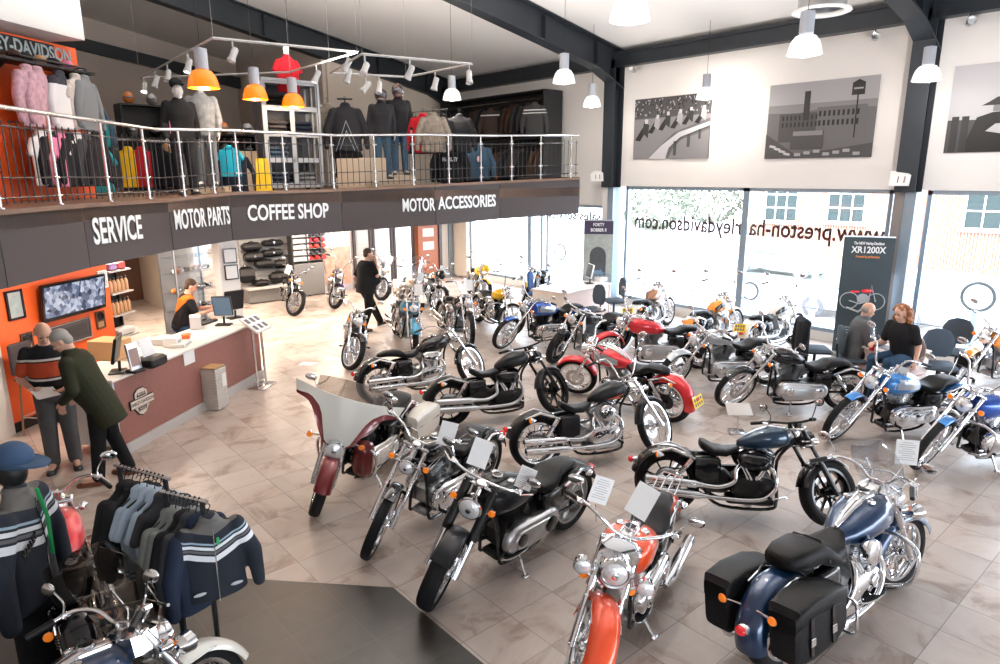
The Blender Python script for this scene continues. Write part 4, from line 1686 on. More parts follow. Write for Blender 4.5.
POLO = band_mat('black_polo_orange_bands', (.015, .015, .018), [(1.17, 1.33, (.45, .07, .03)), (1.13, 1.155, (.75, .72, .68)), (1.345, 1.37, (.75, .72, .68))], 0)
BLACKC = cloth('black_cotton', (.014, .014, .016))

# two men at the counter corner
mid = at(111, 480)
ang = math.atan2(.50, -.86)
person('person', 'grey-haired man in dark green jacket and brown shoes bending over papers', 'person', (mid.x, mid.y, 0), ang,
       standing(1.76, .22, hd=(1, .25, -.75), elR=(.08, -.27, 1.13), wrR=(.26, -.20, .96), hnR=(.8, .1, -.6), huR=(0, -.6, .8), elL=(.15, .24, 1.14), wrL=(.32, .12, .98), anR=(-.16, -.14, .095), anL=(.08, .10, .095), knR=(-.04, -.12, .50), ftR=(1, -.3, 0)),
       GREENJ, BLACKT, BROWNS, GREY_H, sleeves='long', jacket=1, hem=.20, belly=.05)
p2 = at(66, 467)
a2 = math.atan2(-.75, -.15)
person('person', 'balding man in black polo with orange and white chest bands holding papers', 'person', (p2.x, p2.y, 0), a2,
       standing(1.78, .06, hd=(1, .2, -.75), elR=(.04, -.29, 1.13), wrR=(.24, -.16, 1.05), hnR=(.8, .5, .1), huR=(0, 0, -1), elL=(.04, .29, 1.13), wrL=(.26, .13, 1.02), hnL=(.7, -.6, 0), huL=(0, 0, -1)),
       POLO, JEANS, BLACKS, BROWN_H, hairkind='balding', belly=.10, legw=1.12)
# clipboard-like sheets in his hands
mb = MB()
pp = Vector((p2.x, p2.y, 0))+Matrix.Rotation(a2, 3, 'Z') @ Vector((.36, -.05, 1.045))
for i in range(3):
    mb.box(pp+Vector((0, 0, -i*.003)), (.30, .21, .002), 0, Matrix.Rotation(a2+.3+i*.06, 3, 'Z') @ Matrix.Rotation(.18, 3, 'Y'))
tag(obj('paper_sheets', mb, CARD, None, False), 'white paper sheets held by the man in the banded polo', 'paper')
# man walking past with his hand at his face
w3 = at(368, 330)
hd3 = (_r*.70+_f*.75)
person('person', 'stocky man in black shirt walking past with a hand raised to his face', 'person', (w3.x, w3.y, 0), math.atan2(hd3.y, hd3.x),
       standing(1.80, .05, fat=.05, hd=(1, -.35, -.15), elR=(.10, -.30, 1.22), wrR=(.20, -.14, 1.50), hnR=(-.2, .5, .8), huR=(.8, 0, 0), elL=(-.10, .28, 1.14), wrL=(.02, .30, .92), knL=(.22, .11, .52), anL=(.42, .12, .13), ftL=(1, 0, .1), knR=(-.02, -.10, .49), anR=(-.20, -.11, .10)),
       BLACKC, BLACKT, BLACKS, BROWN_H, hairkind='short', belly=.16, sleeves='short', legw=1.15, hem=.05)
# clerk behind the counter
w4 = at(183, 292, 1.42)
person('person', 'clerk in black and orange polo working behind the counter', 'person', (w4.x-.08, w4.y+.02, 0), R(-5),
       standing(1.62, .16, hd=(1, -.2, -.45), elR=(.20, -.30, 1.05), wrR=(.44, -.26, 1.10), hnR=(1, .1, .1), elL=(.24, .24, 1.06), wrL=(.50, .05, 1.10), hnL=(1, -.2, 0)),
       band_mat('black_polo_orange_side', (.015, .015, .018), [(1.05, 1.28, (.75, .15, .02))], -1.1), JEANSB, BLACKS, BROWN_H, belly=.05)
# seated pair at the right-hand desk
s5 = at(858, 318, 1.12)
a5 = math.atan2(_r.y, _r.x)-.25
SUIT = cloth('grey_suit_cloth', (.10, .105, .115), noise=.15, nscale=30)
person('person', 'balding man in grey suit jacket seated at the right-hand desk reading a sheet', 'person', (s5.x, s5.y, 0), a5,
       seated(1.72, .47, hd=(1, 0, -.4)), SUIT, BLACKT, BLACKS, GREY_H, hairkind='balding', sleeves='long', jacket=1)
s6 = at(905, 315, 1.33)
a6 = math.atan2(-_r.y, -_r.x)+.35
person('person', 'woman with curly auburn hair and black polo shirt seated at the right-hand desk', 'person', (s6.x+.1, s6.y, 0), a6,
       seated(1.70, .58, hd=(1, 0, -.3), elL=(.02, .26, .90), wrL=(.10, .30, .68), hnL=(.2, 0, -1), huL=(0, 1, 0)), BLACKC, JEANSB, BLACKS, RED_H, hairkind='curly')
# ================================================================ COUNTER AND THINGS ON IT
CB = Vector((1.48, 8.80, 0))
CA = math.atan2(.630, .776)
def cw(x, y, z=0):
    return CB + Matrix.Rotation(CA, 3, 'Z') @ Vector((x, y, z))
PANEL = mat('red_brown_panel', (.25, .105, .085), .5, noise=.16, nscale=14, bump=.2, bscale=60)
TOPW = mat('white_worktop', (.80, .76, .71), .3)
PALEB = mat('pale_blue_edge', (.55, .62, .70), .4)
SKIRT = mat('grey_skirting', (.48, .46, .45), .5)
ct = thing('service_counter', 'long service counter with red-brown front, white top and emblem on the front', 'counter', CB, CA)
mb = MB()
mb.box((1.68, .36, .53), (3.30, .66, .84))
obj('counter_body', mb, WHITE, ct, False)
mb = MB()
mb.box((1.68, .012, .53), (3.32, .03, .84))
obj('front_panel', mb, PANEL, ct, False)
mb = MB()
mb.box((1.68, -.004, .065), (3.33, .05, .13))
obj('plinth', mb, SKIRT, ct, False)
mb = MB()
mb.box((.01, .05, .48), (.03, .12, .96))
obj('end_trim', mb, PALEB, ct, False)
mb = MB()
mb.box((1.68, .36, .965), (3.42, .80, .035), .008)
obj('worktop', mb, TOPW, ct, False)
# emblem: shield behind a lettered bar
EMB = mat('emblem_cream', (.68, .58, .50), .45)
sh = MB()
def emb(mb, poly, y0, y1):
    mb.prism(poly, y0, y1, 'y')
cx, cz = .44, .57
k = 1.0
shield = [(-.11, .12), (-.05, .165), (.05, .165), (.11, .12), (.105, .02), (.13, -.06), (.06, -.15), (0, -.175), (-.06, -.15), (-.13, -.06), (-.105, .02)]
sh.m(1)
emb(sh, [(cx+x*1.08, cz+z*1.08) for x, z in shield], -.012, -.002)
sh.m(0)
emb(sh, [(cx+x, cz+z) for x, z in shield], -.020, -.010)
sh.m(1)
for s in (-1, 1):
    emb(sh, [(cx-.085, cz+s*.065+.003*s), (cx+.085, cz+s*.065+.003*s), (cx+.07, cz+s*.12), (cx-.07, cz+s*.12)], -.0215, -.019)
emb(sh, [(cx-.215, cz-.06), (cx+.215, cz-.06), (cx+.215, cz+.055), (cx-.215, cz+.055)], -.026, -.012)
sh.m(0)
emb(sh, [(cx-.205, cz-.05), (cx+.205, cz-.05), (cx+.205, cz+.045), (cx-.205, cz+.045)], -.032, -.02)
emo = obj('emblem', sh, [EMB, BLACKM], ct, False)
def ctext(body, x, y, z, size, mt, sq, par=ct):
    return text('emblem_lettering', body, par, frameM((x, y, z), (1, 0, 0), (0, -1, 0)), size, mt, squeeze=sq, bold=.0005, extrude=.001)
ctext('HARLEY-DAVIDSON', cx, -.033, cz-.003, .062, BLACKM, .72, emo)
ctext('MOTOR', cx, -.023, cz+.10, .05, EMB, .7, emo)
ctext('CYCLES', cx, -.023, cz-.10, .05, EMB, .7, emo)

def screen_stand(loc, rz, label, w, h, mfront, mback=BLACKM, cat='monitor', tilt=12):
    t = thing('computer_monitor', label, cat, loc, rz)
    mb = MB()
    mb.box((0, 0, .01), (.18, .24, .02), .006).tube([(-.02, 0, .02), (-.03, 0, .14)], .018, 8)
    obj('stand', mb, BLACKM, t)
    rm = Matrix.Rotation(R(-tilt), 3, 'Y')
    mb = MB()
    mb.box((-.02, 0, .14+h/2), (.035, w, h), .008, rm)
    obj('casing', mb, mback, t)
    mb = MB()
    mb.box(Vector((-.02, 0, .14+h/2))+rm @ Vector((.019, 0, 0)), (.003, w-.03, h-.03), 0, rm)
    obj('screen', mb, mfront, t, False)
    return t
SCR = mat('dark_screen', (.02, .025, .03), .1, emit=(.2, .25, .3), es=.1)
p = at(118, 372, .985)
screen_stand(p, CA+R(120), 'black till monitor at the near end of the service counter', .40, .32, SCR)
# customer display standing upright beside it
p = at(136, 372, .985)
t = thing('payment_display', 'upright brown-faced customer display beside the black till monitor', 'till display', p, CA+R(-95))
mb = MB()
mb.box((0, 0, .02), (.16, .18, .04), .01)
obj('base', mb, BLACKM, t)
mb = MB()
mb.box((-.01, 0, .20), (.03, .17, .34), .006, Matrix.Rotation(R(-8), 3, 'Y'))
obj('display_frame', mb, ALU, t)
mb = MB()
mb.box((.008, 0, .19), (.004, .14, .22), 0, Matrix.Rotation(R(-8), 3, 'Y'))
obj('display_face', mb, mat('display_brown', (.25, .15, .12), .3), t)
p = at(152, 366, .985)
t = thing('receipt_printer', 'black printer with a white sheet standing in it on the counter', 'printer', p, CA+R(-90))
mb = MB()
mb.box((0, 0, .07), (.26, .30, .14), .03)
obj('casing', mb, BLACKM, t)
mb = MB()
mb.box((-.04, 0, .24), (.004, .22, .26), 0, Matrix.Rotation(R(-14), 3, 'Y'))
obj('paper_sheet', mb, CARD, t)
p = at(126, 360, .985)
mb = MB()
mb.box((0, 0, .13), (.30, .42, .26), .01)
o = obj('cardboard_box', mb, mat('cardboard', (.50, .28, .13), .8), None)
o.location = p + Vector((-.12, .25, 0))
o.rotation_euler = (0, 0, CA)
tag(o, 'brown cardboard box behind the black till monitor', 'box')
# paperwork and cartons in the middle
for i, (px, py, sx, sy, h, col, lab) in enumerate([(163, 343, .30, .24, .09, (.55, .53, .50), 'grey carton lying on the counter left of the white packets'), (173, 346, .16, .2, .13, (.82, .81, .80), 'white rounded packet standing on the counter'), (181, 345, .34, .20, .05, (.70, .68, .66), 'flat stack of leaflets beside the white packet'), (186, 338, .16, .12, .06, (.75, .16, .04), 'small orange box lying on the leaflets'), (196, 328, .22, .16, .20, (.78, .74, .74), 'tall white and pink carton in front of the clerk')]):
    p = at(px, py, .985 if i != 3 else 1.035)
    mb = MB()
    mb.m(0).box((0, 0, h/2), (sx, sy, h), .006)
    mb.m(1).box((0, -sy/2-.001, h*.5), (sx*.6, .002, h*.4))
    o = obj('carton' if i in (0, 3, 4) else 'paper_stack', mb, [mat('carton_%d' % i, col, .6), INKF], None)
    o.location = p
    o.rotation_euler = (0, 0, CA+.15*i)
    tag(o, lab, 'carton' if i in (0, 3, 4) else 'papers')
p = at(200, 327, .985)
t = thing('keyboard', 'black keyboard on the counter by the clerk', 'keyboard', at(207, 323, .985), CA+R(180))
mb = MB()
mb.box((0, 0, .012), (.42, .15, .02), .005)
obj('casing', mb, BLACKM, t)
mb = MB()
for i in range(12):
    for j in range(4):
        mb.box((-.18+i*.033, -.05+j*.033, .026), (.027, .027, .008))
k_ = obj('keys', mb, mat('key_grey', (.05, .05, .055), .5), t, False)
k_['kind'] = 'stuff'
screen_stand(at(224, 325, .985), CA+R(195), 'tilted glossy blue-black touch screen at the far end of the counter', .30, .34, mat('blue_screen', (.05, .10, .16), .15, emit=(.12, .22, .35), es=.25), tilt=-14)
screen_stand(at(235, 318, .985), CA+R(60), 'black monitor seen from behind at the far end of the counter', .34, .34, SCR)
# notice hanging over the edge
mb = MB()
c0 = cw(1.42, -.045, .90)
mb.box((0, 0, 0), (.24, .004, .19))
o = obj('paper_notice', mb, CARD, None, False)
o.location = cw(1.47, -.012, .86)
o.rotation_euler = (0, 0, CA)
tag(o, 'white paper notice hanging on the front edge of the service counter', 'paper')
# brochure carton stack on the floor
t = thing('magazine_stack', 'tall white dump bin full of magazines standing against the counter front', 'display bin', (2.97, 9.86, 0), CA)
mb = MB()
for i in range(14):
    mb.box((.002*(i % 3), 0, .03+i*.043), (.27, .24, .04), .004)
obj('magazines', mb, mat('newsprint', (.55, .52, .48), .7, noise=.2, nscale=30), t, False)['kind'] = 'stuff'
mb = MB()
mb.box((0, 0, .63), (.25, .22, .01))
obj('top_magazine', mb, mat('cover_ochre', (.55, .33, .16), .5), t, False)
mb = MB()
mb.box((.06, -.124, .42), (.10, .004, .2))
obj('price_sign', mb, CARD, t, False)
# leaflet lectern with two tubular legs
t = thing('leaflet_stand', 'leaflet stand with sloping white tray on steel legs at the end of the counter', 'leaflet stand', (3.88, 10.42, 0), CA)
mb = MB()
for s in (-1, 1):
    mb.tube([(s*.13, 0, .0), (s*.13, .02, .98)], .018, 10)
mb.box((0, 0, .01), (.44, .30, .02), .006)
obj('leg_frame', mb, STEEL, t)
mb = MB()
rm = Matrix.Rotation(R(35), 3, 'X')
mb.m(0).box((0, .02, 1.04), (.44, .36, .035), .006, rm)
mb.m(1)
for i in range(3):
    for j in range(2):
        mb.box(Vector((0, .02, 1.04))+rm @ Vector((-.14+i*.14, -.08+j*.16, .019)), (.08, .10, .004), 0, rm)
obj('tray', mb, [CARD, INK], t, False)

# ================================================================ TV, FRAMES, PLAQUES ON THE ORANGE WALL
oang = math.atan2(od.y, od.x)
def ow(px, py, off=.0):
    p = onP(px, py, OB, OAZ)
    return p + on*off
def wall_item(px0, py0, px1, py1, px2, py2):
    """three corners: top-left, top-right, bottom-left -> centre, width, height on the orange wall"""
    a, b_, c = ow(px0, py0), ow(px1, py1), ow(px2, py2)
    w = math.hypot(b_.x-a.x, b_.y-a.y)
    h = abs(a.z-c.z)
    return (a+b_)/2+Vector((0, 0, -h/2+(0)))-Vector((0, 0, (a.z-b_.z)/2*0)), w, h
def frame_item(name, label, cat, box, mf, mi, fw=.035, depth=.03, inner=None):
    c, w, h = box
    t = thing(name, label, cat, c+on*.004, oang)
    # local: x along wall, y into wall (wall normal to the viewer is -y)
    mb = MB()
    for s in (-1, 1):
        mb.box((s*(w/2-fw/2), -depth/2, 0), (fw, depth, h), .004)
        mb.box((0, -depth/2, s*(h/2-fw/2)), (w-2*fw, depth, fw), .004)
    obj('frame', mb, mf, t, False)
    mb = MB()
    mb.box((0, -depth*.3, 0), (w-2*fw, depth*.4, h-2*fw))
    obj('panel', mb, mi, t, False)
    if inner:
        inner(t, w, h, depth)
    return t
tvc, tvw, tvh = wall_item(30.5, 288, 94, 268, 37.5, 326)
FOOT = bpy.data.materials.new('tv_picture')
FOOT.use_nodes = True
_n, _l = FOOT.node_tree.nodes, FOOT.node_tree.links
_b = _n['Principled BSDF']
_t = _n.new('ShaderNodeTexCoord')
_v = _n.new('ShaderNodeTexVoronoi')
_v.inputs['Scale'].default_value = 16
_r2 = _n.new('ShaderNodeValToRGB')
_r2.color_ramp.elements[0].color = (.02, .03, .08, 1)
_r2.color_ramp.elements[1].color = (.75, .80, .95, 1)
_e = _r2.color_ramp.elements.new(.45)
_e.color = (.20, .26, .42, 1)
_sep = _n.new('ShaderNodeSeparateColor')
_l.new(_t.outputs['Object'], _v.inputs['Vector'])
_l.new(_v.outputs['Color'], _sep.inputs[0])
_l.new(_sep.outputs[0], _r2.inputs[0])
_l.new(_r2.outputs[0], _b.inputs['Emission Color'])
_b.inputs['Emission Strength'].default_value = .75
_b.inputs['Base Color'].default_value = (.02, .02, .02, 1)
_b.inputs['Roughness'].default_value = .1
t = thing('wall_television', 'large flat television showing a street full of motorcycles on the orange wall', 'television', tvc+on*.12+Vector((0, 0, -.02)), oang)
t.rotation_euler = (R(6), 0, oang)
mb = MB()
mb.box((0, 0, 0), (tvw, .06, tvh), .012)
obj('casing', mb, BLACKG, t)
mb = MB()
mb.box((0, -.0315, .012), (tvw-.07, .004, tvh-.10))
obj('screen', mb, FOOT, t, False)
mb = MB()
mb.box((0, .07, 0), (.3, .10, .25))
obj('wall_bracket', mb, BLACKM, t, False)
def inner_photo(t, w, h, d):
    mb = MB()
    mb.box((0, -d*.55, 0), (w*.55, .004, h*.6))
    obj('photograph', mb, mat('faded_print', (.30, .36, .36), .3, noise=.5, nscale=12), t, False)
frame_item('picture_frame', 'black framed certificate left of the television on the orange wall', 'picture', wall_item(2.5, 291, 20, 289, 7, 321), BLACKG, mat('mount_grey', (.35, .36, .36), .5), .03, .03, inner_photo)
def inner_dark(t, w, h, d):
    mb = MB()
    for s in (1, .72):
        mb.box((0, -d*.5-.002*(2-s), 0), (w*.8*s, .003, h*.6*s))
    obj('photograph', mb, mat('dark_print', (.045, .04, .04), .3), t, False)
frame_item('picture_frame', 'wide silver-edged dark picture below the television', 'picture', wall_item(48, 328, 88, 316, 51, 350), STEEL, mat('mount_dark', (.07, .06, .06), .4), .02, .03, inner_dark)
def inner_plaque(t, w, h, d):
    mb = MB()
    mb.lathe([(.03, 0), (w*.33, -.004), (w*.36, -.012), (w*.2, -.016)], c=(0, -d*.45, h*.22), axis='y', n=20)
    obj('medallion', mb, BLACKG, t)
    mb = MB()
    mb.box((0, -d*.5, -h*.25), (w*.6, .004, h*.3))
    obj('name_plate', mb, mat('brass_plate', (.55, .36, .18), .35, .6), t, False)
WOODD = mat('dark_wood', (.10, .04, .02), .45, noise=.3, nscale=20)
frame_item('award_plaque', 'dark wooden award plaque to the right below the television', 'plaque', wall_item(94, 312, 103, 310, 95, 330), WOODD, WOODD, .02, .02, inner_plaque)
frame_item('award_plaque', 'dark wooden award plaque behind the man in the banded polo', 'plaque', wall_item(19, 334, 31, 331, 23, 356), WOODD, WOODD, .02, .02, inner_plaque)
frame_item('picture_frame', 'small pale print at the right end of the orange wall under the banner', 'picture', wall_item(96, 272, 105, 269, 97, 290), CARD, mat('pale_print', (.45, .52, .55), .5, noise=.4, nscale=10), .02, .02)
# high stool by the orange wall
t = thing('bar_stool', 'tall stool with dark seat standing against the orange wall', 'stool', (at(24, 430)+on*.32), oang)
mb = MB()
mb.box((0, 0, .76), (.36, .34, .07), .03).box((0, .17, 1.02), (.34, .05, .42), .02)
obj('seat', mb, mat('dark_cushion', (.05, .04, .045), .7), t)
for sx in (-1, 1):
    for sy in (-1, 1):
        mb = MB()
        mb.tube([(sx*.13, sy*.12, .74), (sx*.17, sy*.16, 0)], .013, 8)
        obj('leg', mb, mat('pale_wood', (.30, .20, .13), .5), t)
mb = MB()
mb.tube([(-.155, -.15, .25), (.155, -.15, .25), (.155, .15, .25), (-.155, .15, .25)], .009, 6, loop=True)
obj('foot_ring', mb, STEEL, t)

# ================================================================ BACK OFFICE AREA BEHIND THE COUNTER
RED_W = mat('red_product', (.5, .03, .03), .4)
sf = at(122, 350)
sp0 = Vector((2.32, 12.35, 0))
t = thing('product_shelf', 'grey metal shelf of oil bottles beside the orange wall', 'shelf', sp0, oang)
mb = MB()
for x in (-.22, .22):
    mb.box((x, .12, 1.0), (.03, .03, 2.0))
mb.box((0, .15, 1.0), (.44, .01, 2.0))
obj('upright', mb, BLACKM, t, False)
for z in (.35, .75, 1.12, 1.48, 1.84):
    mb = MB()
    mb.box((0, 0, z), (.50, .30, .025), .004)
    obj('shelf_board', mb, SKIRT, t, False)
BOT = [mat('oil_bottle_tan', (.45, .26, .13), .35), mat('oil_bottle_black', (.03, .03, .03), .35)]
def bottle(mb):
    mb.m(0).lathe([(.035, 0), (.037, .01), (.037, .15), (.02, .19), (.018, .20)], n=12)
    mb.m(1).lathe([(.02, .20), (.02, .23), (.016, .235)], n=10)
rot = Matrix.Rotation(oang, 3, 'Z')
for z in (1.49, 1.13):
    for i in range(5):
        o = cobj('bottle', 'oil_bottle', bottle, BOT)
        o.location = sp0 + rot @ Vector((-.19+i*.09, -.08, z+.012))
        tag(o, 'tan oil bottle with black cap, %s row on the grey metal shelf' % ('upper' if z > 1.3 else 'middle'), 'bottle', 'oil bottles on the %s shelf row' % ('upper' if z > 1.3 else 'middle'))
for i, (x, z, c, lab) in enumerate([(-.1, 1.86, (.35, .25, .5), 'purple and white packet on the top board of the product shelf'), (.1, 1.86, (.6, .1, .1), 'red packet on the top board of the product shelf'), (0, .77, (.7, .7, .7), 'white box on the lower board of the product shelf'), (0, .37, (.04, .04, .05), 'dark helmet bag on the bottom board of the product shelf')]):
    mb = MB()
    mb.box((0, 0, .06), (.16 if i < 2 else .4, .2, .12), .02)
    o = obj('packet', mb, mat('packet_%d' % i, c, .5))
    o.location = sp0 + rot @ Vector((x, -.02, z))
    o.rotation_euler = (0, 0, oang)
    tag(o, lab, 'packet')
# lobby walls behind: dark doorway, cream pier
mb = MB()
mb.box((2.0, 20.4, 1.2), (5.0, .12, 2.45))
struct('wall_back', mb, CREAM)
mb = MB()
dd = onY(142, 275, 20.3)
mb.box((dd.x, 20.31, 1.02), (1.5, .05, 2.05))
struct('door_1', mb, WOODD)
mb = MB()
mb.box((dd.x-.82, 20.3, 1.05), (.12, .08, 2.1)).box((dd.x+.82, 20.3, 1.05), (.12, .08, 2.1)).box((dd.x, 20.3, 2.14), (1.76, .08, .1))
struct('trim_30', mb, mat('door_frame_wood', (.35, .22, .13), .5))
mb = MB()
mb.box((4.55, 19.2, 1.2), (.12, 2.4, 2.45))
struct('wall_back', mb, CREAM)
# white pier with two framed notices
pc = at(228, 365)
mb = MB()
mb.box((4.22, 12.60, 1.2), (.34, .34, 2.42))
struct('pillar_6', mb, WHITE)
ppx = Vector((4.42, 12.55, 0))
pn = Vector((-_f.x, -_f.y, 0)).normalized()
for z, lab in ((1.92, 'upper framed notice on the white pier'), (1.62, 'lower framed notice on the white pier')):
    t = thing('framed_notice', lab, 'notice', (4.24, 12.41, z), 0)
    mb = MB()
    mb.box((0, -.012, 0), (.24, .02, .27), .003)
    obj('frame', mb, BLACKG, t, False)
    mb = MB()
    mb.box((0, -.024, 0), (.20, .004, .23))
    obj('sheet', mb, CARD, t, False)
# glass display case with small parts
t = thing('glass_display_case', 'tall glass cabinet crowded with chrome parts behind the clerk', 'display case', (3.72, 13.15, 0), R(28))
mb = MB()
for sx in (-1, 1):
    for sy in (-1, 1):
        mb.box((sx*.48, sy*.18, 1.1), (.03, .03, 2.2))
mb.box((0, 0, .12), (1.0, .40, .24)).box((0, 0, 2.2), (1.0, .40, .04))
obj('case_frame', mb, ALU, t, False)
for z in (.55, .9, 1.25, 1.6, 1.9):
    mb = MB()
    mb.box((0, 0, z), (.94, .34, .01))
    obj('glass_shelf', mb, SCREENC, t, False)
mb = MB()
mb.box((0, .185, 1.2), (.96, .01, 1.95))
obj('back_panel', mb, mat('case_back', (.50, .50, .50), .5), t, False)
mb = MB()
mb.box((0, -.19, 1.2), (.94, .006, 1.95))
obj('glass_door', mb, SCREENC, t, False)
rr = random.Random(11)
kinds = []
for i in range(44):
    mb = MB()
    q = rr.random()
    m_ = [CHROME, BLACKG, CHROME, ALU, mat('orange_pack', (.7, .2, .05), .5), CHROME][i % 6]
    if q < .4:
        mb.lathe([(.02, 0), (.045, .02), (.05, .05), (.03, .09)], n=14)
    elif q < .7:
        mb.box((0, 0, .06), (.09, .05, .12), .012)
    else:
        mb.ell((0, 0, .05), (.06, .04, .05), 12, 8)
    z = (.555, .905, 1.255, 1.605)[i // 11]
    o = obj('chrome_part', mb, m_)
    o.location = Vector((3.72, 13.15, 0)) + Matrix.Rotation(R(28), 3, 'Z') @ Vector((-.42+(i % 11)*.084, -.03+rr.uniform(-.06, .05), z))
    tag(o, 'small chrome or packaged part standing inside the tall glass cabinet', 'motorcycle part', 'small parts inside the glass cabinet')

# ================================================================ LUGGAGE WALL, CAP SHELVES, POSTER, GLAZED DOORS, WOODEN CABINET
GREYP = mat('grey_slat_panel', (.17, .17, .17), .5)
xL0, xL1 = onY(243, 290, 17.9).x, onY(293, 290, 17.9).x
t = thing('luggage_display', 'grey slatted wall unit carrying black motorcycle luggage', 'display unit', ((xL0+xL1)/2, 17.95, 0), 0)
mb = MB()
W_ = xL1-xL0
for i in range(12):
    mb.box((0, 0, .42+i*.165), (W_, .06, .155), .008)
obj('slat_panel', mb, mat('slat_panel_grey', (.30, .30, .30), .5), t, False)
mb = MB()
mb.box((0, -.22, .20), (W_, .46, .34), .01)
obj('base_cabinet', mb, GREYP, t, False)
mb = MB()
mb.box((0, -.26, .40), (W_+.04, .56, .04))
obj('base_shelf', mb, SKIRT, t, False)
def luggage(loc, w, h, d, label, badge=0):
    t = thing('luggage_bag', label, 'motorcycle bag', loc)
    mb = MB()
    mb.box((0, 0, 0), (w, d, h), min(.09, h*.3))
    obj('bag_body', mb, LEATHER, t)
    mb = MB()
    mb.box((0, -.012, h*.12), (w*.96, d, h*.5), .04)
    obj('bag_flap', mb, mat('worn_black', (.035, .033, .033), .55), t)
    mb = MB()
    mb.tube(smooth_path([(-w*.18, 0, h*.45), (0, 0, h*.62), (w*.18, 0, h*.45)], 4), .012, 6)
    obj('handle', mb, BLACKG, t)
    if badge:
        mb = MB()
        mb.lathe([(.035, 0), (.03, -.008)], c=(0, -d/2-.012, .02), axis='y', n=14)
        obj('badge', mb, STEEL, t)
for (px, py, w, h, lab, bd) in [(252, 247, .62, .34, 'black bag with flat top, upper left of the luggage display', 0), (254, 257, .60, .40, 'boxy black bag with orange label, left column of the luggage display', 1), (273, 243, .66, .24, 'wide flat black bag high on the luggage display', 1), (273, 253, .68, .28, 'wide black roll bag below the topmost wide bag', 1), (247, 275, .52, .62, 'tall black backpack on the lower left of the luggage display', 0), (265, 264, .62, .34, 'oval black pannier on the middle of the luggage display', 0), (281, 264, .44, .32, 'small black pannier right of the oval one', 0), (279, 277, .60, .40, 'black case with pale badge on the lower right of the luggage display', 1), (262, 283, .50, .22, 'flat black bag lying on the base shelf of the luggage display', 0)]:
    p = onY(px, py, 17.7)
    luggage((p.x, 17.75, p.z), w*.82, h*.68, .24, lab, bd)
xs0, xs1 = onY(293, 290, 17.8).x, onY(322, 290, 17.8).x
t = thing('cap_shelving', 'narrow dark shelving unit stacked with red and blue caps and boxes', 'shelving', ((xs0+xs1)/2, 17.9, 0), 0)
Ws = xs1-xs0
mb = MB()
mb.box((0, .04, 1.15), (Ws, .03, 2.3)).box((-Ws/2, -.1, 1.15), (.03, .32, 2.3)).box((Ws/2, -.1, 1.15), (.03, .32, 2.3)).box((0, -.1, 1.15), (.03, .30, 2.3))
obj('carcass', mb, mat('dark_carcass', (.05, .048, .05), .5), t, False)
mb = MB()
mb.box((0, -.14, .48), (Ws, .28, .9), .01)
obj('lower_cupboard', mb, GREYP, t, False)
for i in range(8):
    mb = MB()
    mb.box((0, -.1, 1.0+i*.165), (Ws, .30, .015))
    obj('shelf_board', mb, GREYP, t, False)
capc = [(.6, .04, .04), (.04, .04, .05), (.55, .05, .04), (.5, .03, .05), (.04, .04, .05), (.6, .05, .04), (.06, .12, .40)]
def capm(mb):
    mb.ell((0, 0, .05), (.09, .085, .07), 14, 8)
    mb.loft([[(.05+.13*math.cos(a)*.9, .085*math.sin(a), .028+z) for a in [2*PI*i/14 for i in range(14)]] for z in (0, .010)])
for i in range(7):
    for j in range(3):
        o = cobj('cap', 'baseball_cap', capm, mat('cap_cloth_%d' % i, capc[i], .8))
        o.location = ((xs0+xs1)/2+.14+j*.20-.02, 17.76, 1.01+i*.165)
        o.rotation_euler = (0, 0, R(-90))
        tag(o, '%s cap in the cap shelving, row %s' % (['red', 'black', 'dark red', 'crimson', 'plain black', 'bright red', 'blue'][i], ['just above the cupboard', 'second above the cupboard', 'third above the cupboard', 'in the middle', 'above the middle', 'last but one from the top', 'at the top'][i]), 'cap', 'caps on shelving row %s' % 'abcdefg'[i])
    for j in range(2):
        mb = MB()
        mb.m(0).box((0, 0, .05), (.22, .2, .10), .004)
        mb.m(1).box((0, -.102, .05), (.14, .003, .05))
        o = obj('boxed_product', mb, [CARD, INKF], None, False)
        o.location = ((xs0+xs1)/2-Ws/2+.16+j*.24, 17.78, 1.01+i*.165)
        tag(o, 'white product box in the left half of the cap shelving', 'box', 'white boxes left of the caps')
# poster board
x0, x1 = onY(323, 260, 17.9).x, onY(352, 260, 17.9).x
zt_, zb_ = 2.36, .005
t = thing('poster_board', 'pale poster reading NO SPONSOR SERVICE FOR beside the cap shelving', 'poster', ((x0+x1)/2, 17.95, (zt_+zb_)/2), 0)
mb = MB()
mb.box((0, 0, 0), (x1-x0, .05, zt_-zb_))
obj('board', mb, mat('poster_pale', (.42, .40, .44), .5), t, False)
mb = MB()
mb.box((0, -.027, -.45), (x1-x0-.08, .006, 1.1))
obj('poster_photo', mb, mat('poster_photo', (.45, .28, .22), .5, noise=.7, nscale=5), t, False)
for i, s_ in enumerate(['IS A SPIRIT', 'NO SPONSOR', 'SERVICE FOR']):
    text('lettering', s_, t, frameM((0, -.034, .86-i*.26), (1, 0, 0), (0, -1, 0)), .24, LET, squeeze=.62, bold=.012, extrude=.002)
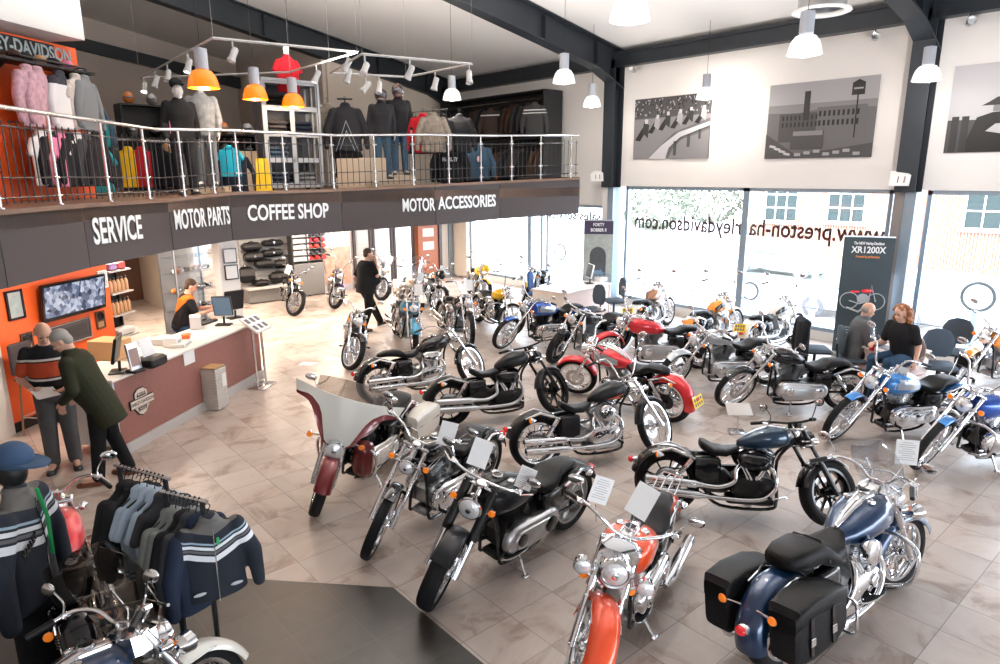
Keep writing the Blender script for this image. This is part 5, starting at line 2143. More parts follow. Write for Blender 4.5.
# glazed office doors
DK = mat('dark_door_frame', (.06, .045, .045), .4)
LITW = mat('office_wall', (.72, .66, .58), .7)
mb = MB()
mb.box((11.0, 20.6, 1.2), (4.2, .1, 2.45))
struct('wall_office', mb, LITW)
for i, (pa, pb) in enumerate([(354, 372), (373, 393), (394, 414)]):
    xa, xb = onY(pa, 260, 18.0).x, onY(pb, 260, 18.0).x
    mb = MB()
    mb.box((xa+.03, 18.0, 1.2), (.07, .1, 2.4)).box((xb-.03, 18.0, 1.2), (.07, .1, 2.4)).box(((xa+xb)/2, 18.0, 2.36), (xb-xa, .1, .08)).box(((xa+xb)/2, 18.0, .06), (xb-xa, .1, .12))
    o = struct('window_%d' % (10+i), mb, DK)
    mb = MB()
    mb.box(((xa+xb)/2, 18.0, 1.2), (xb-xa-.1, .01, 2.2))
    obj('glass', mb, GLASS, o, False)
x0, x1 = onY(417, 260, 17.9).x, onY(437, 260, 17.9).x
t = thing('wooden_cabinet', 'reddish wooden display cabinet with three small windows by the cream wall', 'cabinet', ((x0+x1)/2, 17.95, 0), 0)
mb = MB()
mb.box((0, 0, 1.18), (x1-x0, .3, 2.36), .01)
obj('cabinet_body', mb, mat('red_wood', (.30, .085, .03), .4, noise=.2, nscale=8), t, False)
for i in range(3):
    mb = MB()
    mb.box((0, -.153, 1.95-i*.42), (.42, .01, .26))
    obj('window_panel', mb, mat('pale_label', (.60, .50, .42), .4), t, False)
mb = MB()
mb.box((x1+.06, 17.9, 1.2), (.10, .3, 2.4))
struct('trim_31', mb, DK)

# ================================================================ DESKS, CHAIRS, BANNERS BY THE WINDOWS
DESKT = mat('pale_desk', (.78, .72, .68), .4)
DESKP = mat('pinkish_desk_panel', (.62, .50, .46), .5)
def desk(name, label, C0, C1, depth, h=.72):
    """near front edge runs from C0 to C1 (floor points); depth goes away to the left of that direction"""
    d = (C1-C0)
    L_ = d.length
    t = thing(name, label, 'desk', (C0.x, C0.y, 0), math.atan2(d.y, d.x))
    mb = MB()
    mb.box((L_/2, depth/2, h-.015), (L_+.04, depth+.04, .03), .005)
    obj('desktop', mb, DESKT, t, False)
    mb = MB()
    mb.box((L_/2, .04, h/2-.02), (L_-.06, .025, h-.06))
    obj('modesty_panel', mb, DESKP, t, False)
    for x in (.02, L_-.02):
        mb = MB()
        mb.box((x, depth/2, h/2-.015), (.035, depth, h-.03))
        obj('side_panel', mb, DESKT, t, False)
    return t
def task_chair(loc, rz, label, c, arms=False, coat=None):
    t = thing('office_chair', label, 'chair', loc, rz)
    mb = MB()
    for i in range(5):
        a = 2*PI*i/5
        mb.tube([(0, 0, .10), (.28*math.cos(a), .28*math.sin(a), .06)], [.022, .016], 8)
    obj('base', mb, BLACKM, t)
    for i in range(5):
        a = 2*PI*i/5
        mb = MB()
        mb.lathe([(.028, -.02), (.03, 0), (.028, .02)], c=(.28*math.cos(a), .28*math.sin(a), .03), axis='y', n=12)
        obj('castor', mb, BLACKM, t)
    mb = MB()
    mb.tube([(0, 0, .08), (0, 0, .42)], .025, 10)
    obj('gas_lift', mb, BLACKM, t)
    mb = MB()
    mb.box((0, 0, .46), (.46, .46, .075), .035)
    obj('seat', mb, c, t)
    mb = MB()
    rings = []
    for z, w in ((.56, .13), (.60, .19), (.72, .225), (.86, .215), (.96, .15), (.99, .06)):
        rings.append([(-.20-.06*(z-.56)+.035*math.cos(a)+.03*(math.sin(a)**2), w*math.sin(a), z) for a in [2*PI*i/16 for i in range(16)]])
    mb.loft(rings)
    obj('backrest', mb, c, t)
    mb = MB()
    mb.tube([(-.05, 0, .43), (-.22, 0, .45), (-.25, 0, .70)], .016, 8)
    obj('back_bracket', mb, BLACKM, t)
    if coat:
        mb = MB()
        limb(mb, [(-.22, -.19, .93), (-.22, .19, .93)], [.07, .07])
        mb.loft([[(-.22+.09*math.cos(a), w*math.sin(a), z) for a in [2*PI*i/16 for i in range(16)]] for z, w in ((.95, .20), (.80, .25), (.55, .27), (.30, .28))])
        limb(mb, [(-.24, -.22, .90), (-.27, -.27, .55), (-.24, -.25, .35)], [.06, .055, .05])
        limb(mb, [(-.24, .22, .90), (-.27, .27, .55), (-.24, .25, .35)], [.06, .055, .05])
        o = link('draped_coat', setmat(remesh(mb, .015, 3), BLKFAB))
        o.location = loc
        o.rotation_euler = (0, 0, rz)
        tag(o, coat, 'coat')
    return t
GREYC = mat('slate_chair_fabric', (.05, .07, .095), .85)
BLUEC = mat('blue_chair_fabric', (.015, .07, .22), .8)
dl0, dl1 = at(565, 293, .72), at(611, 283, .72)
dl0.z = dl1.z = 0
desk('office_desk', 'pale desk with pinkish front panel by the column between the windows', dl0+Vector((.0, 0, 0)), dl1, .95)
pq = at(546, 283, .95)
task_chair((dl0.x+.55, dl0.y+1.45, 0), R(-60), 'blue office chair behind the pale desk near the left-hand banner', BLUEC)
q = at(592, 310, .45)
task_chair((q.x, q.y, 0), R(170), 'slate office chair in front of the pale desk, nearer the blue tank', GREYC)
q = at(614, 301, .45)
task_chair((q.x, q.y, 0), R(150), 'slate office chair in front of the pale desk, nearer the column', GREYC)
q = at(592, 284, .72)
screen_stand((q.x, q.y+.1, .72), R(150), 'slim white-backed monitor on the desk under the left-hand banner', .42, .34, SCR, CARD)
for (px, py, sx, sy, h, lab, c) in [(603, 281, .30, .22, .10, 'stack of papers and red-edged folders beside the slim monitor', (.75, .70, .70)), (575, 286, .30, .20, .02, 'thin pile of forms in the middle of the pale desk', (.82, .82, .82))]:
    mb = MB()
    q = at(px, py, .72)
    mb.box((0, 0, h/2), (sx, sy, h), .003)
    o = obj('paper_stack', mb, mat('papers_'+lab[:5], c, .6), None, False)
    o.location = (q.x, q.y+.05, .721)
    tag(o, lab, 'papers')
# right-hand desk
c0, c1 = at(838, 338, .72), at(890, 354, .72)
c0.z = c1.z = 0
dr = desk('office_desk', 'white desk with paperwork between the seated man and the curly-haired woman', c0, c1, .75)
q = (c0*.45+c1*.55)
for (fx, fy, sx, sy, h, rz, lab, c) in [(.35, .45, .30, .21, .004, .3, 'open white sheet on the right-hand desk', (.86, .86, .86)), (.7, .30, .21, .30, .012, -.4, 'brochure with printed picture on the right-hand desk', (.30, .30, .33))]:
    mb = MB()
    mb.box((0, 0, h/2), (sx, sy, h))
    o = obj('paper_sheet', mb, mat('sheet_%d' % int(fx*100), c, .5), None, False)
    d = c1-c0
    nn_ = Vector((-d.y, d.x, 0)).normalized()
    o.location = c0+d*fx+nn_*fy*.75+Vector((0, 0, .721))
    o.rotation_euler = (0, 0, rz)
    tag(o, lab, 'paper')
t = thing('mug', 'red mug at the corner of the right-hand desk', 'mug', c0+(c1-c0)*.85+Vector((-.05, .12, .721)))
mb = MB()
mb.lathe([(.036, 0), (.04, .01), (.04, .095), (.035, .095), (.034, .02)], n=18)
obj('cup', mb, mat('red_glaze', (.6, .02, .03), .2, 0, .6), t)
mb = MB()
mb.tube(smooth_path([(.038, 0, .075), (.07, 0, .07), (.07, 0, .035), (.038, 0, .025)], 4), .006, 8)
obj('handle', mb, mat('red_glaze', (.6, .02, .03), .2, 0, .6), t)
q = at(815, 350, .45)
task_chair((q.x, q.y, 0), a5+.1, 'office chair hidden under a dark coat left of the seated man', GREYC, coat='dark coat draped over the office chair left of the seated man')
task_chair((s5.x-.02, s5.y, 0), a5, 'office chair the man in the grey suit sits on', GREYC)
task_chair((s6.x+.12, s6.y, 0), a6, 'office chair the curly-haired woman sits on', mat('pink_beige_chair', (.55, .42, .40), .7))
q = at(935, 368, .45)
task_chair((q.x+.15, q.y, 0), a6+.9, 'empty slate office chair with tall rounded back behind the light blue tank', GREYC)
q = at(951, 356, .45)
task_chair((q.x+.3, q.y, 0), a6+.8, 'second empty slate office chair, closer to the orange motorcycle', GREYC)
# roll-up banners
def banner(label, c, rz, w, h, head):
    t = thing('roller_banner', label, 'banner', c, rz)
    mb = MB()
    mb.box((0, 0, .04), (.12, w+.03, .08), .02)
    obj('base', mb, ALU, t)
    mb = MB()
    mb.tube([(-.03, 0, .08), (-.03, 0, h)], .01, 8)
    mb.box((0, 0, h), (.03, w, .03), .006)
    obj('pole', mb, ALU, t)
    head(t, w, h)
    return t
def bt(t, body, y, z, size, m_, sq=.7, bold=.002):
    text('lettering', body, t, frameM((.012, y, z), (0, 1, 0), (1, 0, 0)), size, m_, squeeze=sq, bold=bold, extrude=.001)
def head_l(t, w, h):
    mb = MB()
    mb.box((0, 0, h/2+.04), (.008, w, h-.08))
    obj('banner_sheet', mb, mat('banner_stone', (.30, .33, .31), .6, noise=.35, nscale=9), t, False)
    mb = MB()
    mb.box((.006, 0, h-.17), (.004, w, .34))
    obj('title_block', mb, mat('banner_purple', (.035, .025, .055), .6), t, False)
    mb = MB()
    mb.prism([(-.2, .85)]+[(.2*math.cos(a), 1.35+.22*math.sin(a)) for a in [PI-PI*i/12 for i in range(13)]]+[(.2, .85)], .004, .008, 'x')
    obj('arch_print', mb, mat('arch_dark', (.05, .055, .06), .6, noise=.3, nscale=12), t, False)
    mb = MB()
    for y, r_ in ((-.20, .14), (.19, .14)):
        mb.tube([(.01, y+r_*math.cos(a), .78+r_*math.sin(a)) for a in [2*PI*i/20 for i in range(20)]], .012, 6, loop=True)
    mb.tube([(.01, -.20, .78), (.01, -.02, .82), (.01, .08, 1.0), (.01, .19, .78)], .014, 6)
    mb.ell((.01, 0, .93), (.006, .13, .06), 12, 6)
    obj('motorcycle_print', mb, mat('print_blue', (.12, .20, .30), .5), t)
    bt(t, 'FORTY', 0, h-.11, .11, LET, .8)
    bt(t, 'BOBBER II', 0, h-.24, .11, LET, .8)
def head_r(t, w, h):
    mb = MB()
    mb.box((0, 0, h/2+.04), (.008, w, h-.08))
    obj('banner_sheet', mb, mat('banner_slate', (.028, .045, .055), .55), t, False)
    bt(t, 'The NEW Harley-Davidson', 0, h-.12, .07, LET, .62)
    bt(t, 'XR1200X', 0, h-.24, .16, LET, .85, .004)
    bt(t, 'Powered by performance', 0, h-.36, .06, mat('orange_print', (.65, .22, .05), .5), .62)
    mb = MB()
    for y, r_ in ((-.22, .15), (.21, .15)):
        mb.tube([(.008, y+r_*math.cos(a), 1.05+r_*math.sin(a)) for a in [2*PI*i/20 for i in range(20)]], .010, 6, loop=True)
    mb.tube([(.008, -.22, 1.05), (.008, -.05, 1.0), (.008, .10, 1.05), (.008, .12, 1.35), (.008, .21, 1.05)], .012, 6)
    mb.tube([(.008, -.25, .92), (.008, -.05, .85), (.008, .08, .98)], .022, 6)
    mb.ell((.008, 0, 1.10), (.005, .10, .09), 12, 6)
    mo = obj('motorcycle_print', mb, mat('print_grey', (.35, .38, .40), .5), t)
    mb = MB()
    mb.ell((.012, .06, 1.24), (.005, .10, .035), 12, 6)
    mb.ell((.012, -.14, 1.22), (.005, .08, .02), 12, 6)
    obj('red_bodywork_print', mb, REDL, mo)
    for i in range(4):
        mb = MB()
        mb.box((.006, 0, .55-i*.05), (.003, w*.7, .012))
        obj('small_print', mb, mat('print_grey', (.35, .38, .40), .5), t, False)
pb = onX(598, 250, 12.75)
vdir = lambda p: math.atan2(-p.y, -p.x)
banner('tall banner with an arched doorway print and purple title, left of the column', (pb.x, pb.y, 0), vdir(pb)+.0, .72, 2.22, head_l)
pb = onX(866, 270, 12.9)
banner('tall dark banner for the XR1200X behind the seated man', (pb.x, pb.y, 0), vdir(pb)+.15, .82, 2.22, head_r)
t = thing('notice_board', 'white notice panel on the dark pillar above the curly-haired woman', 'notice board', (13.12, 4.62, 0), 0)
mb = MB()
mb.box((0, 0, 1.25), (.03, .30, .55))
obj('board', mb, CARD, t, False)
mb = MB()
mb.box((0, 0, .5), (.03, .30, .95))
obj('grey_lower_panel', mb, SKIRT, t, False)
mb = MB()
mb.box((-.017, 0, 1.22), (.004, .10, .02))
obj('handle_slot', mb, BLACKM, t, False)

# ================================================================ WINDOW LETTERING (reads correctly from the street)
WTXT = mat('window_vinyl', (.05, .015, .02), .6)
def wintext(win, body, pxa, pxb, py, size):
    A, B = onX(pxa, py[0], XW+.06), onX(pxb, py[1], XW+.06)
    c = (A+B)/2
    M = frameM((XW+.10, c.y, c.z), (0, 1, 0), (1, 0, 0))
    t = text('lettering', body, win, M, size, WTXT, squeeze=1, bold=.009, extrude=.002)
    bpy.context.view_layer.update()
    t.matrix_local = M @ Matrix.Diagonal(((B-A).length/t.dimensions.x, 1, 1, 1))
wintext(win3, 'www.preston-ha', 884, 748, (236, 228), .50)
wintext(win4, 'rleydavidson.com', 740, 634, (228, 221), .50)
wintext(win5, 'sales.service', 600, 546, (213, 218), .32)

# ================================================================ WALL MURALS
GR = [mat('print_grey_%d' % i, (v, v*.98, v*1.03), .6) for i, v in enumerate((.008, .022, .055, .11, .19, .31, .46))]
class Mural:
    def __init__(s, label, y0, y1, z0, z1):
        s.t = thing('wall_photograph', label, 'photograph', (XW-.012, y0, z0))
        s.w, s.h = y0-y1, z1-z0
        s.l = 0
        s.n = 0
    def poly(s, pts, g, name=None):
        mb = MB()
        x = -.004-.0012*s.l
        mb.prism([(-u*s.w, v*s.h) for u, v in pts], x, x+.003, 'x')
        s.l += 1
        return obj(name or 'printed_shape', mb, GR[g], s.t, False)
    def group(s, polys, g, name):
        mb = MB()
        x = -.004-.0012*s.l
        for pts in polys:
            mb.prism([(-u*s.w, v*s.h) for u, v in pts], x, x+.003, 'x')
        s.l += 1
        return tag(obj(name, mb, GR[g], s.t, False), kind='stuff')
def rc(a, b_, c, d):
    return [(a, c), (b_, c), (b_, d), (a, d)]
full = rc(0, 1, 0, 1)
# factory with chimney and water tower
m = Mural('black and white photograph of a factory with chimney and water tower', 7.29, 5.20, 3.62, 5.06)
m.poly(full, 5, 'sky_print')
m.poly(rc(0, 1, 0, .72), 4, 'far_hills_print')
m.poly([(0, 0), (1, 0), (1, .62), (.6, .66), (.3, .60), (0, .62)], 3, 'town_print')
m.poly(rc(.12, .50, .22, .60), 2, 'left_block_print')
m.poly(rc(.48, .92, .22, .66), 3, 'right_block_print')
m.group([rc(.15+i*.04, .165+i*.04, z, z+.06) for i in range(9) for z in (.42, .51)], 0, 'left_windows_print')
m.group([rc(.50+i*.042, .52+i*.042, z, z+.07) for i in range(9) for z in (.42, .54)], 0, 'right_windows_print')
m.poly(rc(.35, .405, .50, .88), 1, 'chimney_print')
m.poly(rc(.825, .835, .25, .80), 0, 'tower_leg_print')
m.poly([(.775, .78), (.885, .78), (.885, .93), (.83, .97), (.775, .93)], 1, 'water_tower_print')
m.poly(rc(.79, .87, .85, .87), 5, 'tower_sign_print')
m.poly(rc(.25, .56, .12, .36), 2, 'annex_print')
m.poly(rc(.27, .55, .30, .36), 4, 'annex_roof_print')
m.poly([(0, 0), (1, 0), (1, .18), (.6, .10), (.3, .06), (0, .34)], 2, 'yard_print')
m.group([[(.04+i*.05, .16-i*.035), (.10+i*.05, .14-i*.035), (.11+i*.05, .17-i*.035), (.05+i*.05, .19-i*.035)] for i in range(4)], 6, 'parked_cars_print')
m.group([rc(.30+i*.09, .36+i*.09, .03+.02*(i % 3), .07+.02*(i % 3)) for i in range(7)], 5, 'parked_cars_print')
# racing motorcycles
m = Mural('black and white photograph of a pack of racing motorcycles on a curved track', 10.71, 8.62, 3.67, 5.06)
m.poly(full, 3, 'grass_print')
m.poly(rc(0, 1, .68, 1), 2, 'crowd_print')
rr = random.Random(5)
m.group([rc(u, u+.014, v, v+.03) for u, v in [(rr.uniform(0, .98), rr.uniform(.70, .96)) for _ in range(70)]], 5, 'spectators_print')['kind'] = 'stuff'
m.group([rc(u, u+.014, v, v+.03) for u, v in [(rr.uniform(0, .98), rr.uniform(.70, .96)) for _ in range(60)]], 0, 'spectators_print')['kind'] = 'stuff'
m.poly([(0, 0), (.2, 0), (.55, .42), (1, .62), (1, .68), (0, .66)], 4, 'track_print')
for i, (u, v, k) in enumerate([(.14, .42, 1.2), (.30, .52, 1), (.44, .56, 1), (.60, .58, 1), (.74, .62, .9), (.90, .63, .9)]):
    m.poly([(u-.10*k, v-.08*k), (u-.04*k, v-.10*k), (u+.05*k, v+.10*k), (u-.02*k, v+.08*k)], 0, 'racing_motorcycle_print')
    m.poly([(u-.02*k, v+.02*k), (u+.05*k, v-.06*k), (u+.06*k, v+.12*k), (u, v+.17*k)], 5 if i % 2 else 1, 'rider_print')
    m.poly([(u+.01*k, v+.14*k), (u+.045*k, v+.14*k), (u+.045*k, v+.20*k), (u+.01*k, v+.20*k)], 6, 'rider_helmet_print')
m.poly([(.12, 0), (.22, 0), (.40, .22), (.62, .42), (1, .56), (1, .50), (.64, .34), (.50, .18), (.46, 0)], 6, 'fence_print')
m.poly([(.50, 0), (.55, .16), (.66, .30), (1, .44), (1, 0)], 4, 'verge_print')
m.group([rc(.56, .60, .05, .28), rc(.73, .77, .18, .38), rc(.87, .90, .30, .45)], 2, 'fence_posts_print')
# people in hats
m = Mural('black and white photograph of a person in a brimmed hat in a crowd', 4.04, 1.95, 3.66, 5.06)
m.poly(full, 6, 'sky_print')
m.poly([(0, 0), (1, 0), (1, .35), (0, .38)], 2, 'crowd_print')
m.poly([(.12, 0), (.75, 0), (.62, .38), (.42, .46), (.30, .45), (.20, .40)], 0, 'dark_coat_print')
m.poly([(.30, .46), (.42, .46), (.42, .55), (.30, .55)], 4, 'face_print')
m.poly([(.22, .53), (.50, .53), (.47, .57), (.42, .62), (.32, .62), (.27, .57)], 1, 'hat_print')
m.poly([(.27, .24), (.33, .32), (.60, .34), (.60, .26), (.40, .20)], 6, 'sleeve_print')
m.group([[(.03+i*.07, 0), (.08+i*.07, 0), (.08+i*.07, .42), (.03+i*.07, .42)] for i in range(2)], 1, 'onlookers_print')
m.poly([(.60, 0), (1, 0), (1, .55), (.80, .62), (.62, .5)], 1, 'second_person_print')

# ================================================================ SPEAKERS, SECURITY CAMERAS, DUCT
def wall_speaker(px, py, label):
    p = onX(px, py, 13.25)
    t = thing('wall_speaker', label, 'loudspeaker', (p.x, p.y, p.z), R(180)+.5)
    t.rotation_euler = (0, R(22), R(180)+.55)
    mb = MB()
    mb.loft([[(.16, -.16, -.10), (.16, .16, -.10), (.16, .16, .10), (.16, -.16, .10)], [(-.10, -.11, -.07), (-.10, .11, -.07), (-.10, .11, .07), (-.10, -.11, .07)]])
    obj('cabinet', mb, WHITE, t, False)
    mb = MB()
    for s in (-1, 1):
        mb.box((.162, s*.05+.02, .02), (.004, .018, .12))
    obj('port_slots', mb, mat('brown_slot', (.25, .14, .09), .6), t, False)
    mb = MB()
    mb.tube([(-.08, 0, -.02), (-.22, 0, -.10), (-.22, 0, -.24)], .018, 8)
    obj('bracket', mb, WHITE, t)
wall_speaker(598, 175, 'white wedge loudspeaker on the left-hand column')
wall_speaker(898, 177, 'white wedge loudspeaker on the right-hand column')
def sec_cam(px, py, label):
    p = onX(px, py, 13.35)
    t = thing('ceiling_spotlight', label, 'spotlight', p, R(205))
    mb = MB()
    mb.lathe([(.05, -.12), (.055, -.10), (.055, .10), (.07, .12), (.065, .14), (.05, .13)], axis='x', n=16)
    obj('housing', mb, ALU, t)
    mb = MB()
    mb.tube([(0, 0, .04), (-.12, 0, .16)], .012, 8)
    obj('arm', mb, ALU, t)
sec_cam(633, 70, 'small silver spotlight under the eaves beam left of the racing photograph')
sec_cam(875, 37, 'small silver spotlight under the eaves beam above the factory photograph')
sec_cam(970, 22, 'small silver spotlight under the eaves beam right of the right-hand column')
p = atd(823, -4, 8.9)
t = thing('ventilation_duct', 'silver spiral ventilation duct hanging at the top of the picture', 'duct', p)
mb = MB()
mb.lathe([(.30, -.16), (.30, 1.6), (.27, 1.6), (.27, -.16)], n=32, closed=True)
obj('duct_pipe', mb, ALU, t)
mb = MB()
mb.lathe([(.30, -.16), (.36, -.17), (.37, -.20), (.345, -.21), (.27, -.19), (.27, -.16)], n=32, closed=True)
obj('flange', mb, WHITE, t)
for i in range(3):
    mb = MB()
    mb.lathe([(.302, .0+i*.4), (.312, .01+i*.4), (.302, .02+i*.4), (.29, .01+i*.4)], n=32, closed=True)
    obj('seam_ring', mb, ALU_D, t)

# ================================================================ PENDANT LAMPS, TRACK LIGHTS
def shade_mat(name, col, es):
    m = mat(name, col, .25, 0, .3, emit=col, es=es)
    return m
SH_O = shade_mat('orange_glass_shade', (1.0, .20, .002), .62)
SH_W = clear_mat('clear_ribbed_shade', (.93, .93, .93), .12, .15)
_nt = SH_W.node_tree
_em = _nt.nodes.new('ShaderNodeEmission')
_em.inputs[0].default_value = (1, .97, .93, 1)
_em.inputs[1].default_value = .42
_ad = _nt.nodes.new('ShaderNodeAddShader')
_mx = [n for n in _nt.nodes if n.type == 'MIX_SHADER'][0]
_ou = [n for n in _nt.nodes if n.type == 'OUTPUT_MATERIAL'][0]
_nt.links.new(_mx.outputs[0], _ad.inputs[0])
_nt.links.new(_em.outputs[0], _ad.inputs[1])
_nt.links.new(_ad.outputs[0], _ou.inputs[0])
LIT = mat('lit_bulb', (1, .95, .85), .5, emit=(1, .94, .84), es=9)
def ceil_z(x):
    return 6.25+(XW-x)*.2
def pendant(px, py, dist, label, sh, glow, power, col, k=1.0, group='pendant lamps'):
    p = atd(px, py, dist)
    zc = ceil_z(p.x)
    t = thing('pendant_lamp', label, 'pendant lamp', p, 0, group)
    mb = MB()
    mb.tube([(0, 0, .38*k), (0, 0, zc-p.z)], .004, 5)
    obj('cable', mb, BLACKM, t)
    mb = MB()
    mb.lathe([(.04*k, .40*k), (.085*k, .39*k), (.085*k, .14*k), (.06*k, .11*k)], n=20)
    obj('housing', mb, ALU_D if False else mat('grey_lamp_housing', (.42, .45, .50), .4, .2), t)
    mb = MB()
    pr_ = [(.07, .13), (.12, .11), (.165, .05), (.19, -.03), (.20, -.10)]
    mb.lathe([(a*k, b_*k) for a, b_ in pr_]+[((a-.006)*k, b_*k) for a, b_ in reversed(pr_)], n=32, closed=True)
    so = obj('lamp_shade', mb, sh, t)
    mb = MB()
    mb.lathe([(.203*k, -.085*k), (.207*k, -.10*k), (.195*k, -.105*k), (.195*k, -.09*k)], n=32, closed=True)
    obj('shade_rim', mb, sh, so)
    mb = MB()
    mb.ell((0, 0, -.0*k), (.07*k, .07*k, .08*k), 14, 8)
    obj('bulb', mb, glow, t)
    l = bpy.data.lights.new('lamp_light', 'POINT')
    l.energy = power
    l.color = col
    l.shadow_soft_size = .05
    lo = bpy.data.objects.new('lamp_light', l)
    COL.objects.link(lo)
    lo.location = p + Vector((0, 0, -.11*k))
    return t
LO = mat('lit_bulb_orange', (1, .6, .2), .5, emit=(1, .50, .12), es=4)
pendant(203, 80, 8.9, 'orange pendant lamp, largest and leftmost of the three orange ones', SH_O, LO, 40, (1, .75, .5))
pendant(255, 93, 11.0, 'orange pendant lamp, middle one of the three orange ones', SH_O, LO, 40, (1, .75, .5))
pendant(293, 101, 12.0, 'orange pendant lamp in front of the grey cabinet', SH_O, LO, 40, (1, .75, .5))
pendant(452, 95, 14.6, 'white pendant lamp hanging before the dark rack of jackets', SH_W, LIT, 90, (1, .9, .78))
pendant(564, 77, 12.0, 'clear pendant lamp right of the dark jacket rack, before the roof beam', SH_W, LIT, 90, (1, .94, .86))
pendant(592, 102, 15.2, 'small far pendant lamp left of the column', SH_W, LIT, 60, (1, .94, .86))
pendant(706, 94, 14.0, 'clear pendant lamp at the corner of the racing photograph', SH_W, LIT, 90, (1, .92, .82))
pendant(805, 46, 8.2, 'clear pendant lamp below the silver duct', SH_W, LIT, 90, (1, .94, .88))
pendant(927, 74, 10.3, 'clear pendant lamp in front of the right-hand column', SH_W, LIT, 90, (1, .94, .88))
pendant(630, 10, 6.7, 'brightly lit pendant lamp at the top edge of the picture', SH_W, LIT, 120, (1, .97, .92))
for lx, ly in DOWN:  # rings added to house the unseen fill lights under the balcony
    t = thing('added_downlight', 'added ring around an unseen fill light under the balcony', 'ceiling lamp', (lx, ly, 2.29), 0, 'added fill lights under the balcony')
    mb = MB()
    mb.lathe([(.19, .0), (.21, .005), (.21, .13), (.185, .13), (.18, .0)], n=28, closed=True)
    obj('trim_ring', mb, WHITE, t)
TRACKS = []
def track_pt(px, py):
    best = None
    for a, b_ in TRACKS:
        for k in range(101):
            q = a.lerp(b_, k/100)
            v = q-CO
            w = v.dot(_f)
            X, Y = 500+FPX*v.dot(_r)/w, 332-FPX*v.dot(_u)/w
            e = (X-px)**2+(Y+8-py)**2*.3
            if best is None or e < best[0]:
                best = (e, q)
    return best[1]-Vector((0, 0, .19))
TRK = mat('white_track', (.50, .50, .50), .5)
def track(pts, z, label):
    P = [at(x, y, z) for x, y in pts]
    t = thing('lighting_track', label, 'lighting track', P[0])
    for a, b_ in zip(P, P[1:]+([P[0]] if len(P) > 2 else [])):
        mb = MB().T(Matrix.Translation(-P[0]))
        d = (b_-a).normalized()
        mb.tube([a, b_], .018, 4)
        TRACKS.append((a, b_))
        l = bpy.data.lights.new('track_fill_light', 'AREA')  # fill light added above each bar to brighten the ceiling
        l.shape = 'RECTANGLE'
        l.size, l.size_y = (b_-a).length*.9, .05
        l.energy = 95
        l.color = (1, .90, .80)
        lo = bpy.data.objects.new('track_fill_light', l)
        COL.objects.link(lo)
        lo.location = (a+b_)/2+Vector((0, 0, .04))
        lo.rotation_euler = (PI, 0, -math.atan2(d.y, d.x))
        obj('track_bar', mb, TRK, t, False)
    for a in P:
        mb = MB().T(Matrix.Translation(-P[0]))
        mb.tube([a, (a.x, a.y, ceil_z(a.x))], .003, 4)
        obj('suspension_wire', mb, STEEL, t)
for wi, (wx, wy) in enumerate([(9.5, 1.6), (5.5, 3.2), (9.0, 7.6), (4.6, 7.4)]):  # fill lights added out of view to brighten the ceiling, in invented bowls
    l = bpy.data.lights.new('ceiling_fill_light', 'AREA')
    l.shape = 'DISK'
    l.size = .35
    l.energy = 180
    l.color = (1, .96, .90)
    lo = bpy.data.objects.new('ceiling_fill_light', l)
    COL.objects.link(lo)
    lo.location = (wx, wy, 6.6)
    lo.rotation_euler = (PI, 0, 0)
    t = thing('added_uplighter', 'added bowl holding an unseen fill light below the roof', 'ceiling lamp', (wx, wy, 6.55), 0, 'added fill lights under the roof')
    mb = MB()
    mb.lathe([(.03, -.10), (.16, -.06), (.24, .03), (.23, .03), (.15, -.04), (.03, -.07)], n=24, closed=True)
    obj('bowl', mb, ALU, t)
    mb = MB()
    for a in (0, 2.1, 4.2):
        mb.tube([(.23*math.cos(a), .23*math.sin(a), .03), (0, 0, .5)], .003, 4)
    mb.tube([(0, 0, .5), (0, 0, ceil_z(wx)-6.55)], .004, 4)
    obj('suspension_cable', mb, STEEL, t)
track([(140, 78), (213, 38), (357, 52), (290, 72)], 5.15, 'suspended white lighting track loop over the left half of the balcony')
track([(362, 54), (472, 64), (406, 77), (330, 73)], 5.0, 'suspended white lighting track loop over the middle of the balcony')
SPOTON = mat('spot_lit', (1, 1, 1), .4, emit=(1, .97, .9), es=14)
